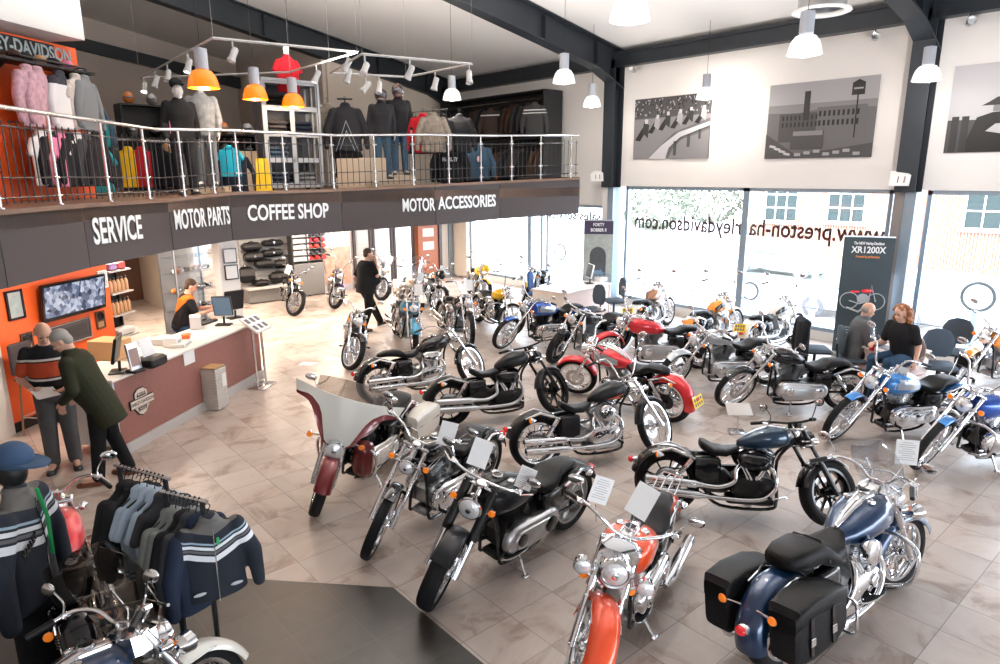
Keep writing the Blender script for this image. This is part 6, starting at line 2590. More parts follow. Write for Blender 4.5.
for i, (px, py, z, lit, lab) in enumerate([(187, 60, 5.0, 1, 'lit track spotlight near the left corner of the track'), (143, 82, 5.0, 1, 'lit track spotlight at the left end of the track'), (154, 74, 5.0, 0, 'track spotlight right of the lit one at the left end'), (166, 68, 5.0, 0, 'second track spotlight along the left-hand bar'), (316, 73, 5.0, 1, 'lit track spotlight right of the red shirt bust'), (347, 60, 4.95, 0, 'track spotlight where the two track loops meet, upper one'), (348, 76, 4.9, 0, 'track spotlight where the two track loops meet, lower one'), (364, 61, 4.9, 0, 'track spotlight at the start of the middle loop'), (410, 62, 4.9, 0, 'track spotlight half way along the middle loop'), (366, 82, 4.85, 0, 'small track spotlight above the black leather jacket'), (379, 83, 4.85, 0, 'small track spotlight above the first helmet'), (435, 77, 4.85, 0, 'track spotlight near the white pendant lamp'), (469, 70, 4.85, 0, 'track spotlight at the right-hand end of the middle loop'), (232, 47, 5.05, 0, 'track spotlight beside the first orange lamp')]):
    p = track_pt(px, py)
    t = thing('track_spotlight', lab, 'spotlight', p, rr.uniform(-1, 1), 'track spotlights')
    tl = Matrix.Rotation(R(rr.uniform(10, 45)), 4, 'Y')
    mb = MB().T(tl)
    mb.lathe([(.03, .10), (.045, .08), (.045, -.04), (.06, -.10), (.055, -.11), (.04, -.06)], n=14)
    obj('lamp_head', mb, TRK, t)
    mb = MB().T(tl)
    mb.lathe([(.05, -.085), (.03, -.09)], n=14)
    obj('lamp_lens', mb, SPOTON if lit else LAMPR, t)
    mb = MB()
    mb.tube([(0, 0, .05), (0, 0, .19)], .012, 6)
    obj('lamp_stem', mb, TRK, t)
    if lit:
        l = bpy.data.lights.new('spot_beam', 'SPOT')
        l.energy = 60
        l.spot_size = R(70)
        l.color = (1, .93, .82)
        lo = bpy.data.objects.new('spot_beam', l)
        COL.objects.link(lo)
        lo.location = p + Vector((0, 0, -.14))
        lo.rotation_euler = (R(15), R(20), 0)
# ================================================================ GARMENTS
def jacket_mesh(key, long=True, w=.225, th=.075, length=.68, spread=.07, hood=False):
    k = ('J', key)
    if k in _cache:
        return _cache[k]
    mb = MB()
    st = [(-.01, .055, .05), (-.05, .10, .06), (-.085, w*.80, th*.8), (-.14, w*.95, th), (-.30, w, th*1.05), (-.50, w*.97, th), (-length, w*1.02, th*1.05), (-length-.005, w*.9, th*.8)]
    mb.loft([[(b*math.sin(a), aw*math.cos(a), z) for a in [2*PI*i/20 for i in range(20)]] for z, aw, b in st])
    for s in (-1, 1):
        if long:
            limb(mb, [(0, s*w*.80, -.12), (.01, s*(w+spread*.8), -.36), (.03, s*(w+spread), -.62)], [th*.85, th*.75, th*.55])
        else:
            limb(mb, [(0, s*w*.80, -.12), (.0, s*(w+spread*.7), -.27)], [th*.85, th*.85])
    mb.ell((0, 0, -.01), (.065, .075, .035), 14, 7)
    if hood:
        mb.ell((-.03, 0, .0), (.09, .11, .07), 14, 8)
    _cache[k] = remesh(mb, .014, 3)
    return _cache[k]
def hang(loc, rz, m_, name='jacket', key='long', kw=None, label=None, cat='jacket', group=None, hanger=True, scale=1.0):
    base = jacket_mesh(key, **(kw or {}))
    kk = ('JM', key, m_.name)
    if kk not in _cache:
        _cache[kk] = setmat(base.copy(), m_)
    o = link(name, _cache[kk])
    o.location = loc
    o.rotation_euler = (0, 0, rz)
    o.scale = (scale,)*3
    tag(o, label, cat, group)
    if hanger:
        def hg(q):
            q.tube(smooth_path([(0, 0, -.03), (0, 0, .04), (0, .02, .08), (0, .0, .10), (0, -.025, .085)], 3), .004, 5)
            q.tube([(0, -.17, -.075), (0, 0, -.02), (0, .17, -.075)], .008, 6)
        cobj('hanger', 'hanger', hg, BLACKM, o)
    return o
TEE = dict(long=False, th=.05, length=.66, spread=.05)
LNG = dict(long=True)
C_ = dict(
    black=cloth('black_garment', (.016, .016, .018)), charcoal=cloth('charcoal_garment', (.04, .042, .048)), brown=cloth('brown_leather_garment', (.06, .035, .025)),
    navy=cloth('navy_garment', (.02, .028, .05)), grey=cloth('grey_garment', (.16, .17, .18)), white=cloth('white_garment', (.75, .73, .74)), pink=cloth('pink_garment', (.70, .22, .36)),
    teal=cloth('teal_garment', (.02, .20, .22)), denim=cloth('denim_garment', (.035, .07, .11), noise=.3, nscale=8), red=cloth('red_garment', (.45, .015, .025)), yellow=cloth('yellow_garment', (.80, .48, .02)),
    camo=cloth('mottled_garment', (.22, .19, .16), noise=.8, nscale=14), plaid=cloth('pink_plaid_garment', (.45, .28, .33), noise=.6, nscale=18), paleblue=cloth('pale_blue_garment', (.34, .42, .52)), sage=cloth('sage_garment', (.17, .19, .185)), tan=cloth('tan_garment', (.42, .24, .12)), cyan=cloth('cyan_garment', (.02, .35, .50)), olive=cloth('pale_floral', (.5, .45, .42), noise=.6, nscale=20))
W_ = (.72, .74, .78)
RACEJ = band_mat('race_jacket_cloth', (.022, .026, .036), [(-.24, -.215, W_), (-.20, -.185, (.30, .40, .50)), (-.33, -.285, W_), (-.27, -.25, (.12, .12, .13)), (-.12, -.0, (.13, .125, .12))], -.35)
BACKT = band_mat('leather_back_print', (.018, .018, .022), [(-.26, -.24, (.35, .42, .5)), (-.40, -.38, (.35, .42, .5))], 2.6)

# ---------------------------------------------------------------- two-arm clothes rail in the foreground
def rail_thing(label, A, B, drop, zfoot=0.0):
    """straight rail from A to B on a central post"""
    t = thing('clothes_rail', label, 'clothes rail', (A.x, A.y, zfoot))
    inv = Matrix.Translation((-A.x, -A.y, -zfoot))
    d = (B-A).normalized()
    mb = MB().T(inv)
    mb.tube([A-d*.04, B+d*.04], .013, 10)
    obj('rail', mb, STEEL, t)
    for q in (A, B):
        mb = MB().T(inv)
        mb.tube([q, (q.x, q.y, zfoot+.02)], .016, 8)
        mb.box((q.x, q.y, zfoot+.012), (.40, .05, .024), .006, Matrix.Rotation(math.atan2(d.y, d.x)+PI/2, 3, 'Z'))
        obj('upright', mb, BLACKM, t)
    n = int((B-A).length/.035)
    for i in range(min(n, 40)):
        p = A+(B-A)*((i+.5)/n)
        mb = MB().T(inv)
        mb.tube([p+Vector((0, 0, -.014))+Vector((-d.y, d.x, 0))*.018, p+Vector((0, 0, .018)), p+Vector((0, 0, -.014))-Vector((-d.y, d.x, 0))*.018], .006, 5)
        obj('ring_marker', mb, BLACKM, t)
    return d
r0, r1 = at(119, 466, 1.50), at(158, 470, 1.50)
r1 = r0 + (at(165, 478, 1.50)-r0)
d = rail_thing('rear arm of the foreground clothes rail with black and pale blue shirts', r0, r1, 0)
ang = math.atan2(d.y, d.x)
cols = [('black', 'long', 'black long-sleeved top, first on the rear clothes rail'), ('black', 'long', 'black long-sleeved top, second on the rear clothes rail'), ('paleblue', 'tee', 'pale blue T-shirt with dark hem, left one on the rear clothes rail'), ('paleblue', 'tee', 'pale blue T-shirt, middle one on the rear clothes rail'), ('paleblue', 'tee', 'pale blue T-shirt, right one next to the dark tops'), ('charcoal', 'tee', 'charcoal T-shirt at the right end of the rear clothes rail')]
PB = band_mat('pale_blue_shirt_cloth', (.33, .41, .51), [(-.64, -.62, (.05, .14, .25)), (-.60, -.585, (.05, .14, .25))])
for i, (c, kd, lab) in enumerate(cols):
    p = r0+(r1-r0)*((i+.5)/len(cols))
    hang(p+Vector((0, 0, -.115)), ang+rr.uniform(-.12, .12), PB if c == 'paleblue' else C_[c], 'hanging_shirt', kd, LNG if kd == 'long' else TEE, lab, 'shirt', 'shirts on the rear clothes rail', True, .85)
f0, f1 = at(163, 490, 1.46), at(214, 500, 1.46)
f0, f1 = at(165, 492, 1.46), at(203, 510, 1.40)
f1.z = 1.46
d = rail_thing('front arm of the foreground clothes rail ending in the striped race jacket', f0, f1, 0)
ang = math.atan2(d.y, d.x)
cols = [('sage', 'sage grey top, first on the front clothes rail'), ('sage', 'grey-green top behind the black shirts on the front clothes rail'), ('black', 'black shirt in the middle of the front clothes rail'), ('charcoal', 'charcoal shirt in the middle of the front clothes rail'), ('navy', 'navy jacket just behind the striped race jacket')]
for i, (c, lab) in enumerate(cols):
    p = f0+(f1-f0)*((i+.4)/len(cols)*.9)
    hang(p+Vector((0, 0, -.115)), ang+rr.uniform(-.1, .1), C_[c], 'hanging_shirt', 'long', LNG, lab, 'shirt', 'shirts on the front clothes rail', True, .85)
JACK = dict(long=True, w=.225, th=.085, length=.64, spread=.08)
o = hang(f1+Vector((.02, -.02, -.10)), ang-.55, RACEJ, 'race_jacket', 'race', JACK, 'dark race jacket with white stripes facing out at the end of the clothes rail', 'jacket', scale=.82)
mb = MB()
mb.tube([(.098, 0, -.06), (.105, 0, -.3), (.10, 0, -.64)], .004, 5)
obj('zip', mb, STEEL, o)
mb = MB()
mb.ell((.098, -.12, -.56), (.006, .045, .014), 12, 6).ell((.098, .12, -.50), (.006, .045, .014), 12, 6)
for s in (-1, 1):
    mb = MB()
    mb.ell((.088, s*.13, -.55), (.008, .045, .014), 12, 6)
    obj('pocket_badge', mb, mat('badge_silver', (.45, .47, .5), .4), o)
mb = MB()
mb.box((.088, .03, -.17), (.006, .02, .06), .002)
obj('swing_tag', mb, mat('green_tag', (.02, .35, .10), .5), o)
# ---------------------------------------------------------------- torso with jacket and cap at the left edge
tb = at(28, 560, .92)
t = thing('display_torso', 'display torso on a stand wearing the striped race jacket at the left edge', 'mannequin', (tb.x, tb.y, 0), R(-35))
mb = MB()
mb.tube([(0, 0, .02), (0, 0, 1.40)], .018, 8).lathe([(.20, 0), (.20, .015), (.03, .03)], n=24)
obj('stand', mb, BLACKM, t)
mb = MB()
mb.ell((0, 0, 1.42), (.06, .06, .10), 12, 8)
mb.ell((0, 0, 1.54), (.09, .075, .11), 14, 10)
obj('head_form', mb, BLACKM, t)
o = hang((tb.x, tb.y, 1.43), R(-30), RACEJ, 'race_jacket', 'race', JACK, 'dark race jacket with white and silver stripes on the torso at the left edge', 'jacket', hanger=False, scale=1.22)
mb = MB()
mb.tube([(.085, 0, -.06), (.10, 0, -.3), (.095, 0, -.64)], .005, 5)
obj('zip', mb, STEEL, o)
text('lettering', 'HARLEY', o, frameM((.088, -.13, -.27), (0, 1, .35), (1, 0, 0)), .055, BLACKM, .8, .001)
mb = MB()
mb.tube([(.09, .02, -.02), (.105, .05, -.2), (.10, .05, -.42)], .011, 6, flat=.4)
obj('green_lanyard', mb, mat('green_tag', (.02, .35, .10), .5), o)
mb = MB()
for z in (.82, .48, .12):
    pass
mb.loft([[(.11*math.cos(a), .21*math.sin(a), z) for a in [2*PI*i/18 for i in range(18)]] for z in (.86, .5, .15)])
obj('long_trousers', mb, C_['black'], t)
cp = at(24, 449, 1.60)
o = cobj('cap', 'baseball_cap', capm, mat('denim_cap', (.03, .065, .13), .85, noise=.2, nscale=20))
o.location = (tb.x+.01, tb.y, 1.575)
o.rotation_euler = (R(0), R(12), R(-30))
o.scale = (1.25, 1.25, 1.35)
tag(o, 'faded blue denim cap on the torso at the left edge', 'cap')

# ================================================================ BALCONY MERCHANDISE
MZ = 3.026
def mz(px, dist, z=0.0):
    d = ray(px, 160)
    h = Vector((d.x, d.y, 0)).normalized()
    return Vector((h.x*dist, h.y*dist, MZ+z))
def facing(p):
    return math.atan2(-p.y, -p.x)
HELM = [mat('helmet_dark_flame', (.05, .03, .03), .15, 0, 1, noise=.8, nscale=5), mat('helmet_red_black', (.06, .02, .02), .15, 0, 1, noise=.8, nscale=4)]
VIS = mat('helmet_visor', (.10, .12, .16), .05, .3, 1)
def mannequin(px, dist, label, jk, tr, helmet=None, zp=0.0, turn=0.0, plinth=None, head=True, hair=None, hgt=1.76):
    p = mz(px, dist, zp)
    rz = facing(p)+turn
    if zp:
        t = thing('display_plinth', plinth, 'plinth', (p.x, p.y, MZ), rz)
        mb = MB()
        mb.box((0, 0, zp/2), (.6, .6, zp), .01)
        obj('block', mb, mat('plinth_beige', (.50, .40, .30), .7), t, False)
    J = standing(hgt, .0)
    m_ = person('mannequin', label, 'mannequin', p, rz, J, jk, tr, BLACKS, hair, skin=mat('mannequin_white', (.70, .68, .66), .5), sleeves='long', jacket=1, vox=.014, faced=False, hands=True)
    if helmet is not None:
        h = Vector((.05, 0, hgt/1.75*1.62+.02))
        q = Matrix.Rotation(rz, 3, 'Z') @ h + p
        t = thing('motorcycle_helmet', 'dark %s full-face helmet on the %s' % (('patterned', 'first of the two denim-legged mannequins') if helmet == 0 else ('red-striped', 'taller denim-legged mannequin')), 'helmet', q, rz)
        mb = MB()
        mb.ell((-.01, 0, .02), (.145, .125, .145), 20, 14)
        mb.ell((.05, 0, -.085), (.10, .10, .06), 16, 10)
        obj('shell', mb, HELM[helmet], t)
        mb = MB()
        mb.ell((.035, 0, .02), (.112, .112, .055), 18, 8)
        obj('visor', mb, VIS, t)
        mb = MB()
        mb.ell((.0, 0, .115), (.10, .03, .055), 12, 8)
        obj('stripe', mb, mat('helmet_stripe', (.6, .20, .12), .3), t)
    return m_
mannequin(383, 14.6, 'mannequin in black and silver riding jacket and jeans, the shorter of the helmeted pair', BACKT, C_['denim'], 0, .22, .2, 'beige plinth under the shorter helmeted mannequin')
mannequin(400, 14.9, 'mannequin in long dark coat and jeans, the taller of the helmeted pair', C_['black'], C_['denim'], 1, .30, .1, 'beige plinth under the taller helmeted mannequin', hgt=1.80)
mannequin(184, 12.6, 'mannequin in black jacket with pink lining and dark cap on the balcony', C_['black'], C_['black'], None, .0, .3, hair=None)
mannequin(207, 12.9, 'mannequin in pale grey patterned jacket behind the first orange lamp', cloth('grey_camo_cloth', (.30, .31, .32), noise=.7, nscale=12), C_['grey'], None, .12, -.2, 'beige plinth under the grey-jacket mannequin')
p = mz(184, 12.6)
o = cobj('cap', 'baseball_cap', capm, C_['black'])
o.location = (p.x, p.y, MZ+1.70)
o.rotation_euler = (0, 0, facing(p)+.3)
o.scale = (1.2, 1.2, 1.3)
tag(o, 'black cap on the mannequin with the pink-lined jacket', 'cap')
mb = MB()
mb.box((0, 0, 0), (.02, .09, .5), .006)
o = obj('pink_scarf', mb, C_['pink'])
o.location = p+Vector((-.14, -.07, 1.20))
o.rotation_euler = (0, 0, facing(p)+.3)
tag(o, 'pink scarf hanging down the front of the black jacket', 'scarf')
# black leather jacket hung facing out
def faceout(px, dist, ztop, m_, label, key='long', kw=LNG, scale=1.15, cat='jacket', turn=0.0, name='jacket', group=None):
    p = mz(px, dist, ztop)
    return hang(p, facing(p)+turn, m_, name, key, kw, label, cat, group, True, scale)
def floor_rail(pxa, da, pxb, db, z, label):
    A, B = mz(pxa, da, z), mz(pxb, db, z)
    rail_thing(label, A, B, 0, MZ)
    return A, B
p = mz(348, 14.6)
t = thing('garment_stand', 'black stand carrying the leather jacket on the balcony', 'garment stand', p, facing(p))
mb = MB()
mb.tube([(0, 0, .02), (0, 0, 1.82)], .014, 8).box((0, 0, 1.80), (.03, .30, .03)).lathe([(.22, 0), (.22, .02), (.03, .03)], n=20)
obj('stand_pole', mb, BLACKM, t)
faceout(348, 14.5, 1.70, BACKT, 'black leather jacket with pale blue piping hung facing out', scale=1.35, kw=LNG)
faceout(347, 14.55, .98, C_['black'], 'black trousers hanging below the leather jacket', 'tee', TEE, 1.1, 'trousers', name='hanging_trousers')
# wall-unit behind the jacket pair
for px, dist, c, lab in [(322, 15.2, 'olive', 'cream floral top hung high beside the grey cabinet'), (330, 14.8, 'camo', 'mottled dark top hung left of the leather jacket'), (424, 14.9, 'red', 'red and black jacket on the rail right of the mannequins'), (434, 14.7, 'camo', 'mottled grey and white jacket beside the red one')]:
    faceout(px, dist, 1.72 if px < 340 else 1.55, C_[c], lab, scale=1.15)
# rail right of the mannequins
A, B = floor_rail(414, 15.8, 447, 15.0, 1.66, 'black clothes rail right of the helmeted mannequins')
for i, c in enumerate(['black', 'charcoal', 'black', 'brown', 'black', 'black']):
    q = A+(B-A)*((i+.5)/6)
    hang(q+Vector((0, 0, -.115)), math.atan2((B-A).y, (B-A).x), C_[c], 'jacket', 'long', LNG, 'dark jacket side-on on the rail right of the helmeted mannequins', 'jacket', 'jackets on the rail right of the mannequins', True, 1.15)
# large garments near the railing, centre right
faceout(450, 16.0, .98, cloth('black_hoodie_print', (.02, .02, .022)), 'black hooded top with pale lettering hung low before the ACCESSORIES sign', 'hood', dict(long=True, w=.25, th=.10, hood=True), 1.25)
p = mz(450, 15.86, .64)
_ht = text('lettering', 'HARLEY', None, frameM((p.x, p.y, p.z), (math.cos(facing(p)+PI/2), math.sin(facing(p)+PI/2), 0), (math.cos(facing(p)), math.sin(facing(p)), 0)), .12, LET, .8, .003)
_lt = _ht
_h = [o for o in bpy.data.objects if o.get('label', '').startswith('black hooded')][0]
bpy.context.view_layer.update()
_mw = _lt.matrix_world.copy()
_lt.parent = _h
_lt.matrix_parent_inverse = _h.matrix_world.inverted()
faceout(479, 16.6, 1.0, C_['denim'], 'blue denim jacket with round badge, hung low', 'long', LNG, 1.2)
p = mz(479, 16.46, .66)
mb = MB()
mb.ell((0, 0, 0), (.01, .05, .07), 14, 8)
o = obj('round_badge', mb, mat('badge_white_red', (.65, .45, .45), .5))
o.location = p
o.rotation_euler = (0, 0, facing(p))
o.parent = [q for q in bpy.data.objects if q.get('label', '').startswith('blue denim jacket with round')][0]
bpy.context.view_layer.update()
o.matrix_parent_inverse = o.parent.matrix_world.inverted()
faceout(460, 15.6, 1.60, C_['black'], 'black jacket hung high left of the wall rack', 'long', LNG, 1.2)
# dark wall rack on the window wall with two rows of jackets
ya, yb_ = onX(458, 120, 13.5).y, onX(561, 120, 13.5).y
t = thing('garment_rack', 'black two-tier wall rack for jackets along the window wall', 'wall rack', (13.52, (ya+yb_)/2, MZ))
LW = abs(ya-yb_)
mb = MB()
mb.box((.0, 0, 1.22), (.05, LW, 2.44))
obj('back_panel', mb, mat('rack_black', (.02, .02, .022), .6), t, False)
for z in (2.28, 1.08):
    mb = MB()
    mb.box((-.34, 0, z+.16), (.66, LW, .03))
    obj('rack_shelf', mb, mat('rack_black', (.02, .02, .022), .6), t, False)
    mb = MB()
    mb.tube([(-.40, -LW/2, z), (-.40, LW/2, z)], .014, 8)
    obj('hanging_rail', mb, STEEL, t)
for s in (-1, 1):
    mb = MB()
    mb.box((-.34, s*LW/2, 1.22), (.68, .04, 2.44))
    obj('side_panel', mb, mat('rack_black', (.02, .02, .022), .6), t, False)
seq = ['black', 'charcoal', 'brown', 'black', 'brown', 'charcoal', 'black', 'brown', 'black', 'charcoal']
n = int(LW/.16)
for row, z in enumerate((2.28, 1.08)):
    for i in range(n):
        y = (ya+yb_)/2 - LW/2 + .12 + i*(LW-.24)/(n-1)
        c = seq[(i*3+row) % 10]
        hang((13.12, y, MZ+z-.115), rr.uniform(-.15, .15)+R(90), C_[c], 'jacket', 'long', LNG, '%s jacket hanging side-on in the %s row of the black wall rack' % (dict(black='black', charcoal='charcoal grey', brown='brown')[c], ('upper', 'lower')[row]), 'jacket', '%s jackets in the %s row of the wall rack' % (c, ('upper', 'lower')[row]), False, 1.12)
for px, z, c, lab in [(497, 2.2, 'brown', 'brown jacket with white shoulder band facing out on the wall rack'), (541, 2.22, 'charcoal', 'grey textile jacket with reflective chest bars facing out on the wall rack')]:
    p = onX(px, 120, 12.95)
    bm_ = band_mat('banded_'+c, (.05, .035, .03) if c == 'brown' else (.05, .05, .052), [(-.17, -.145, (.6, .6, .6))] + ([(-.23, -.21, (.6, .6, .6))] if c != 'brown' else []))
    hang((12.72, p.y, MZ+z-.1), R(205), bm_, 'jacket', 'long', LNG, lab, 'jacket', None, True, 1.2)
for px, zz, lab in [(495, .62, 'upper orange glove clipped on the lower jacket row'), (497, .28, 'lower orange strap clipped on the lower jacket row')]:
    p = onX(px, 150, 12.85)
    mb = MB()
    mb.ell((0, 0, 0), (.05, .11, .07), 12, 8).ell((0, .04, -.10), (.04, .05, .09), 10, 8)
    o = link('orange_glove', setmat(remesh(mb, .012, 2), mat('orange_cloth', (.75, .10, .02), .7)))
    o.location = (12.86, p.y, MZ+zz+.05)
    tag(o, lab, 'glove')
# low beige display units behind the railing
for px, dist, w, h, lab in [(351, 14.0, .55, .62, 'low beige display block behind the railing, left one'), (372, 14.4, .55, .64, 'low beige display block behind the railing, right one'), (244, 14.0, .5, .75, 'pale wooden box unit between the mannequins and the grey cabinet')]:
    p = mz(px, dist)
    mb = MB()
    mb.box((0, 0, h/2), (.5, w, h), .01)
    o = obj('display_block', mb, mat('plinth_beige', (.50, .40, .30), .7), None, False)
    o.location = (p.x, p.y, MZ+.001)
    o.rotation_euler = (0, 0, facing(p))
    tag(o, lab, 'display block')
# yellow wet-floor sign / stand at the foot of the cabinet
p = mz(262, 12.9)
t = thing('floor_sign', 'yellow folding floor sign at the foot of the grey cabinet', 'floor sign', p, facing(p))
for s in (-1, 1):
    mb = MB()
    mb.loft([[(s*.16, -.14, 0), (s*.16, .14, 0), (s*.17, .14, 0), (s*.17, -.14, 0)], [(s*.01, -.10, .6), (s*.01, .10, .6), (s*.02, .10, .6), (s*.02, -.10, .6)]])
    obj('sign_leaf', mb, mat('sign_yellow', (.85, .55, .01), .5), t, False)
# grey metal display cabinet on castors with a red polo bust on top
p = mz(289, 13.9)
GM = mat('grey_metal_cabinet', (.30, .32, .34), .45, .3)
crz = facing(p)+.42
t = thing('display_cabinet', 'grey metal display cabinet with square openings on castors', 'cabinet', p, crz)
CW, CD, CH = 1.05, .55, 1.98
def frame_grid(mb, w, h, x, nx, nz, th=.085, dep=.03, axis='y'):
    for i in range(nx+1):
        yy = -w/2+w*i/nx
        mb.box((x, yy, .12+h/2) if axis == 'y' else (yy, x, .12+h/2), (dep, th, h) if axis == 'y' else (th, dep, h))
    for j in range(nz+1):
        zz = .12+h*j/nz
        mb.box((x, 0, zz) if axis == 'y' else (0, x, zz), (dep, w, th) if axis == 'y' else (w, dep, th))
mb = MB()
frame_grid(mb, CW, CH-.12, CD/2, 2, 4)
obj('front_frame', mb, GM, t, False)
mb = MB()
frame_grid(mb, CD, CH-.12, CW/2, 2, 4, axis='x')
obj('side_frame', mb, GM, t, False)
mb = MB()
mb.box((-CD/2+.02, 0, .12+(CH-.12)/2), (.02, CW, CH-.12)).box((0, -CW/2+.02, .12+(CH-.12)/2), (CD, .02, CH-.12))
obj('rear_panel', mb, mat('cabinet_dark', (.06, .06, .07), .6), t, False)
mb = MB()
mb.box((0, 0, CH+.02), (CD+.06, CW+.06, .06), .01)
obj('cabinet_top', mb, GM, t, False)
for j in range(1, 4):
    mb = MB()
    mb.box((0, 0, .12+(CH-.12)*j/4), (CD-.04, CW-.04, .015))
    obj('cabinet_shelf', mb, GM, t, False)
for sx in (-1, 1):
    for sy in (-1, 1):
        mb = MB()
        mb.lathe([(.045, -.02), (.05, 0), (.045, .02)], c=(sx*.22, sy*.46, .05), axis='y', n=16)
        mb.box((sx*.22, sy*.46, .10), (.05, .05, .03))
        obj('castor', mb, BLACKM, t)
Rz = Matrix.Rotation(crz, 3, 'Z')
cc = [('red', 'red folded shirt'), ('black', 'black folded shirt'), ('navy', 'navy folded shirt'), ('charcoal', 'charcoal folded shirt'), ('black', 'black folded sweater'), ('denim', 'blue folded jeans'), ('grey', 'grey folded shirt'), ('navy', 'dark blue folded sweater')]
for i, (c, lab) in enumerate(cc):
    j, s = i//2, (-1, 1)[i % 2]
    mb = MB()
    for q in range(3):
        mb.box((0, 0, .04+q*.08), (.36, .36, .075), .03)
    o = obj('folded_clothes', mb, C_[c] if i != 0 else C_['red'])
    zz = MZ+.12+(CH-.12)*(3-j if i != 0 else 2)/4+.01
    if i == 0:
        zz = MZ+.12+(CH-.12)*2/4+.01
    o.location = p + Rz @ Vector((.03, s*-.25, 0)) + Vector((0, 0, zz-p.z))
    if i == 0 or i == 4:
        o.location = p + Rz @ Vector((.03, -.25 if i == 4 else .25, 0)) + Vector((0, 0, (MZ+.12+(CH-.12)*(2 if i == 0 else 3)/4+.01)-p.z))
    o.rotation_euler = (0, 0, crz)
    tag(o, lab+' pile in the grey cabinet, %s compartment' % (['third from the bottom', 'top', 'beside the red', 'upper middle', 'top left', 'lower middle', 'bottom', 'bottom right'][i]), 'folded clothes', 'folded piles in the grey cabinet')
pz = p + Rz @ Vector((0, .10, 0))
t = thing('shirt_bust', 'white bust form standing on top of the grey metal cabinet', 'bust form', (pz.x, pz.y, MZ+CH+.052), crz)
mb = MB()
mb.tube([(0, 0, 0), (0, 0, .42)], .02, 8).lathe([(.10, 0), (.10, .015), (.02, .02)], n=18)
obj('bust_stand', mb, BLACKM, t)
mb = MB()
mb.ell((0, 0, .58), (.06, .055, .08), 12, 8).tube([(0, 0, .40), (0, 0, .56)], .045, 10)
obj('bust_neck', mb, WHITE, t)
hang((pz.x, pz.y, MZ+CH+.51), crz, C_['red'], 'polo_shirt', 'tee', TEE, 'red polo shirt on the bust above the grey metal cabinet', 'shirt', None, False, 1.0)

# ---------------------------------------------------------------- left end of the balcony
OBU = OB
def wallrow(px, py):
    q = onP(px, py, OB, OAZ)
    return q
sg = frame_item('shop_sign', 'black sign with white HARLEY-DAVIDSON lettering on the orange wall', 'sign', wall_item(-22, 31, 51, 43, -22, 51), BLACKM, BLACKM, .02, .03)
text('lettering', 'HARLEY-DAVIDSON', sg, frameM((0, -.032, 0), (1, 0, 0), (0, -1, 0)), .24, mat('sign_grey', (.30, .36, .38), .5), squeeze=.80, bold=.006, extrude=.002)
# shelf with caps under the sign
c2 = wallrow(30, 66)
t = thing('wall_shelf', 'dark wall shelf with caps below the HARLEY-DAVIDSON sign', 'shelf', wallrow(28, 66)+on*.16, oang)
mb = MB()
mb.box((0, 0, 0), (1.7, .32, .04), .004)
obj('board', mb, BLACKM, t, False)
for s in (-1, 1):
    mb = MB()
    mb.prism([(.14, -.02), (-.12, -.02), (.14, -.20)], s*.6-.01, s*.6+.01, 'x')
    obj('bracket', mb, BLACKM, t, False)
for i, (px, c, lab) in enumerate([(5, 'brown', 'brown cap, leftmost on the wall shelf'), (16, 'black', 'black cap with orange front on the wall shelf'), (30, 'tan', 'tan cap, middle of the wall shelf'), (44, 'black', 'black cap right of the tan one on the wall shelf'), (57, 'pink', 'pink and black cap at the right end of the wall shelf')]):
    o = cobj('cap', 'baseball_cap', capm, C_[c])
    q = wallrow(px, 66)+on*.16
    o.location = (q.x, q.y, wallrow(28, 66).z+.022)
    o.rotation_euler = (0, 0, facing(q))
    tag(o, lab, 'cap')
A = wallrow(0, 80)+on*.34
B = wallrow(66, 84)+on*.34
A.z = B.z = 4.83
t = thing('wall_hanging_rail', 'steel hanging rail on brackets below the cap shelf on the orange wall', 'hanging rail', A)
mb = MB().T(Matrix.Translation(-A))
mb.tube([A, B], .013, 8)
obj('rail', mb, BLACKM, t)
for q in (A, (A+B)/2, B):
    mb = MB().T(Matrix.Translation(-A))
    mb.tube([q, q-on*.34], .010, 6)
    obj('rail_bracket', mb, BLACKM, t)
RAG = band_mat('raglan_cloth', (.72, .71, .74), [(-.16, .06, (.03, .03, .04))], .0)
for px, m_, lab, ky, kw, dz in [(4, C_['plaid'], 'pink plaid shirt at the left end of the orange wall rail', 'long', LNG, 0), (14, C_['plaid'], 'second pink plaid shirt beside the first on the orange wall rail', 'long', LNG, 0), (36, RAG, 'white top with black raglan sleeves on the orange wall rail', 'long', dict(long=True), 0), (53, C_['olive'], 'pale printed T-shirt beside the raglan top', 'tee', TEE, 0), (63, C_['grey'], 'grey patterned top at the right end of the orange wall rail', 'long', LNG, 0)]:
    q = A+(B-A)*((px-0)/66.0)
    hang((q.x, q.y, 4.83-.115), oang-R(75), m_, 'hanging_shirt', ky, kw, lab, 'shirt', None, True, 1.1)
A2, B2 = A+Vector((0, 0, -.80))+on*.05, B+Vector((0, 0, -.80))+on*.05
t = thing('wall_hanging_rail', 'lower hanging rail on the orange wall behind the railing', 'hanging rail', A2)
mb = MB().T(Matrix.Translation(-A2))
mb.tube([A2, B2], .013, 8)
obj('rail', mb, BLACKM, t)
for q in (A2, B2):
    mb = MB().T(Matrix.Translation(-A2))
    mb.tube([q, q-on*.39], .010, 6)
    obj('rail_bracket', mb, BLACKM, t)
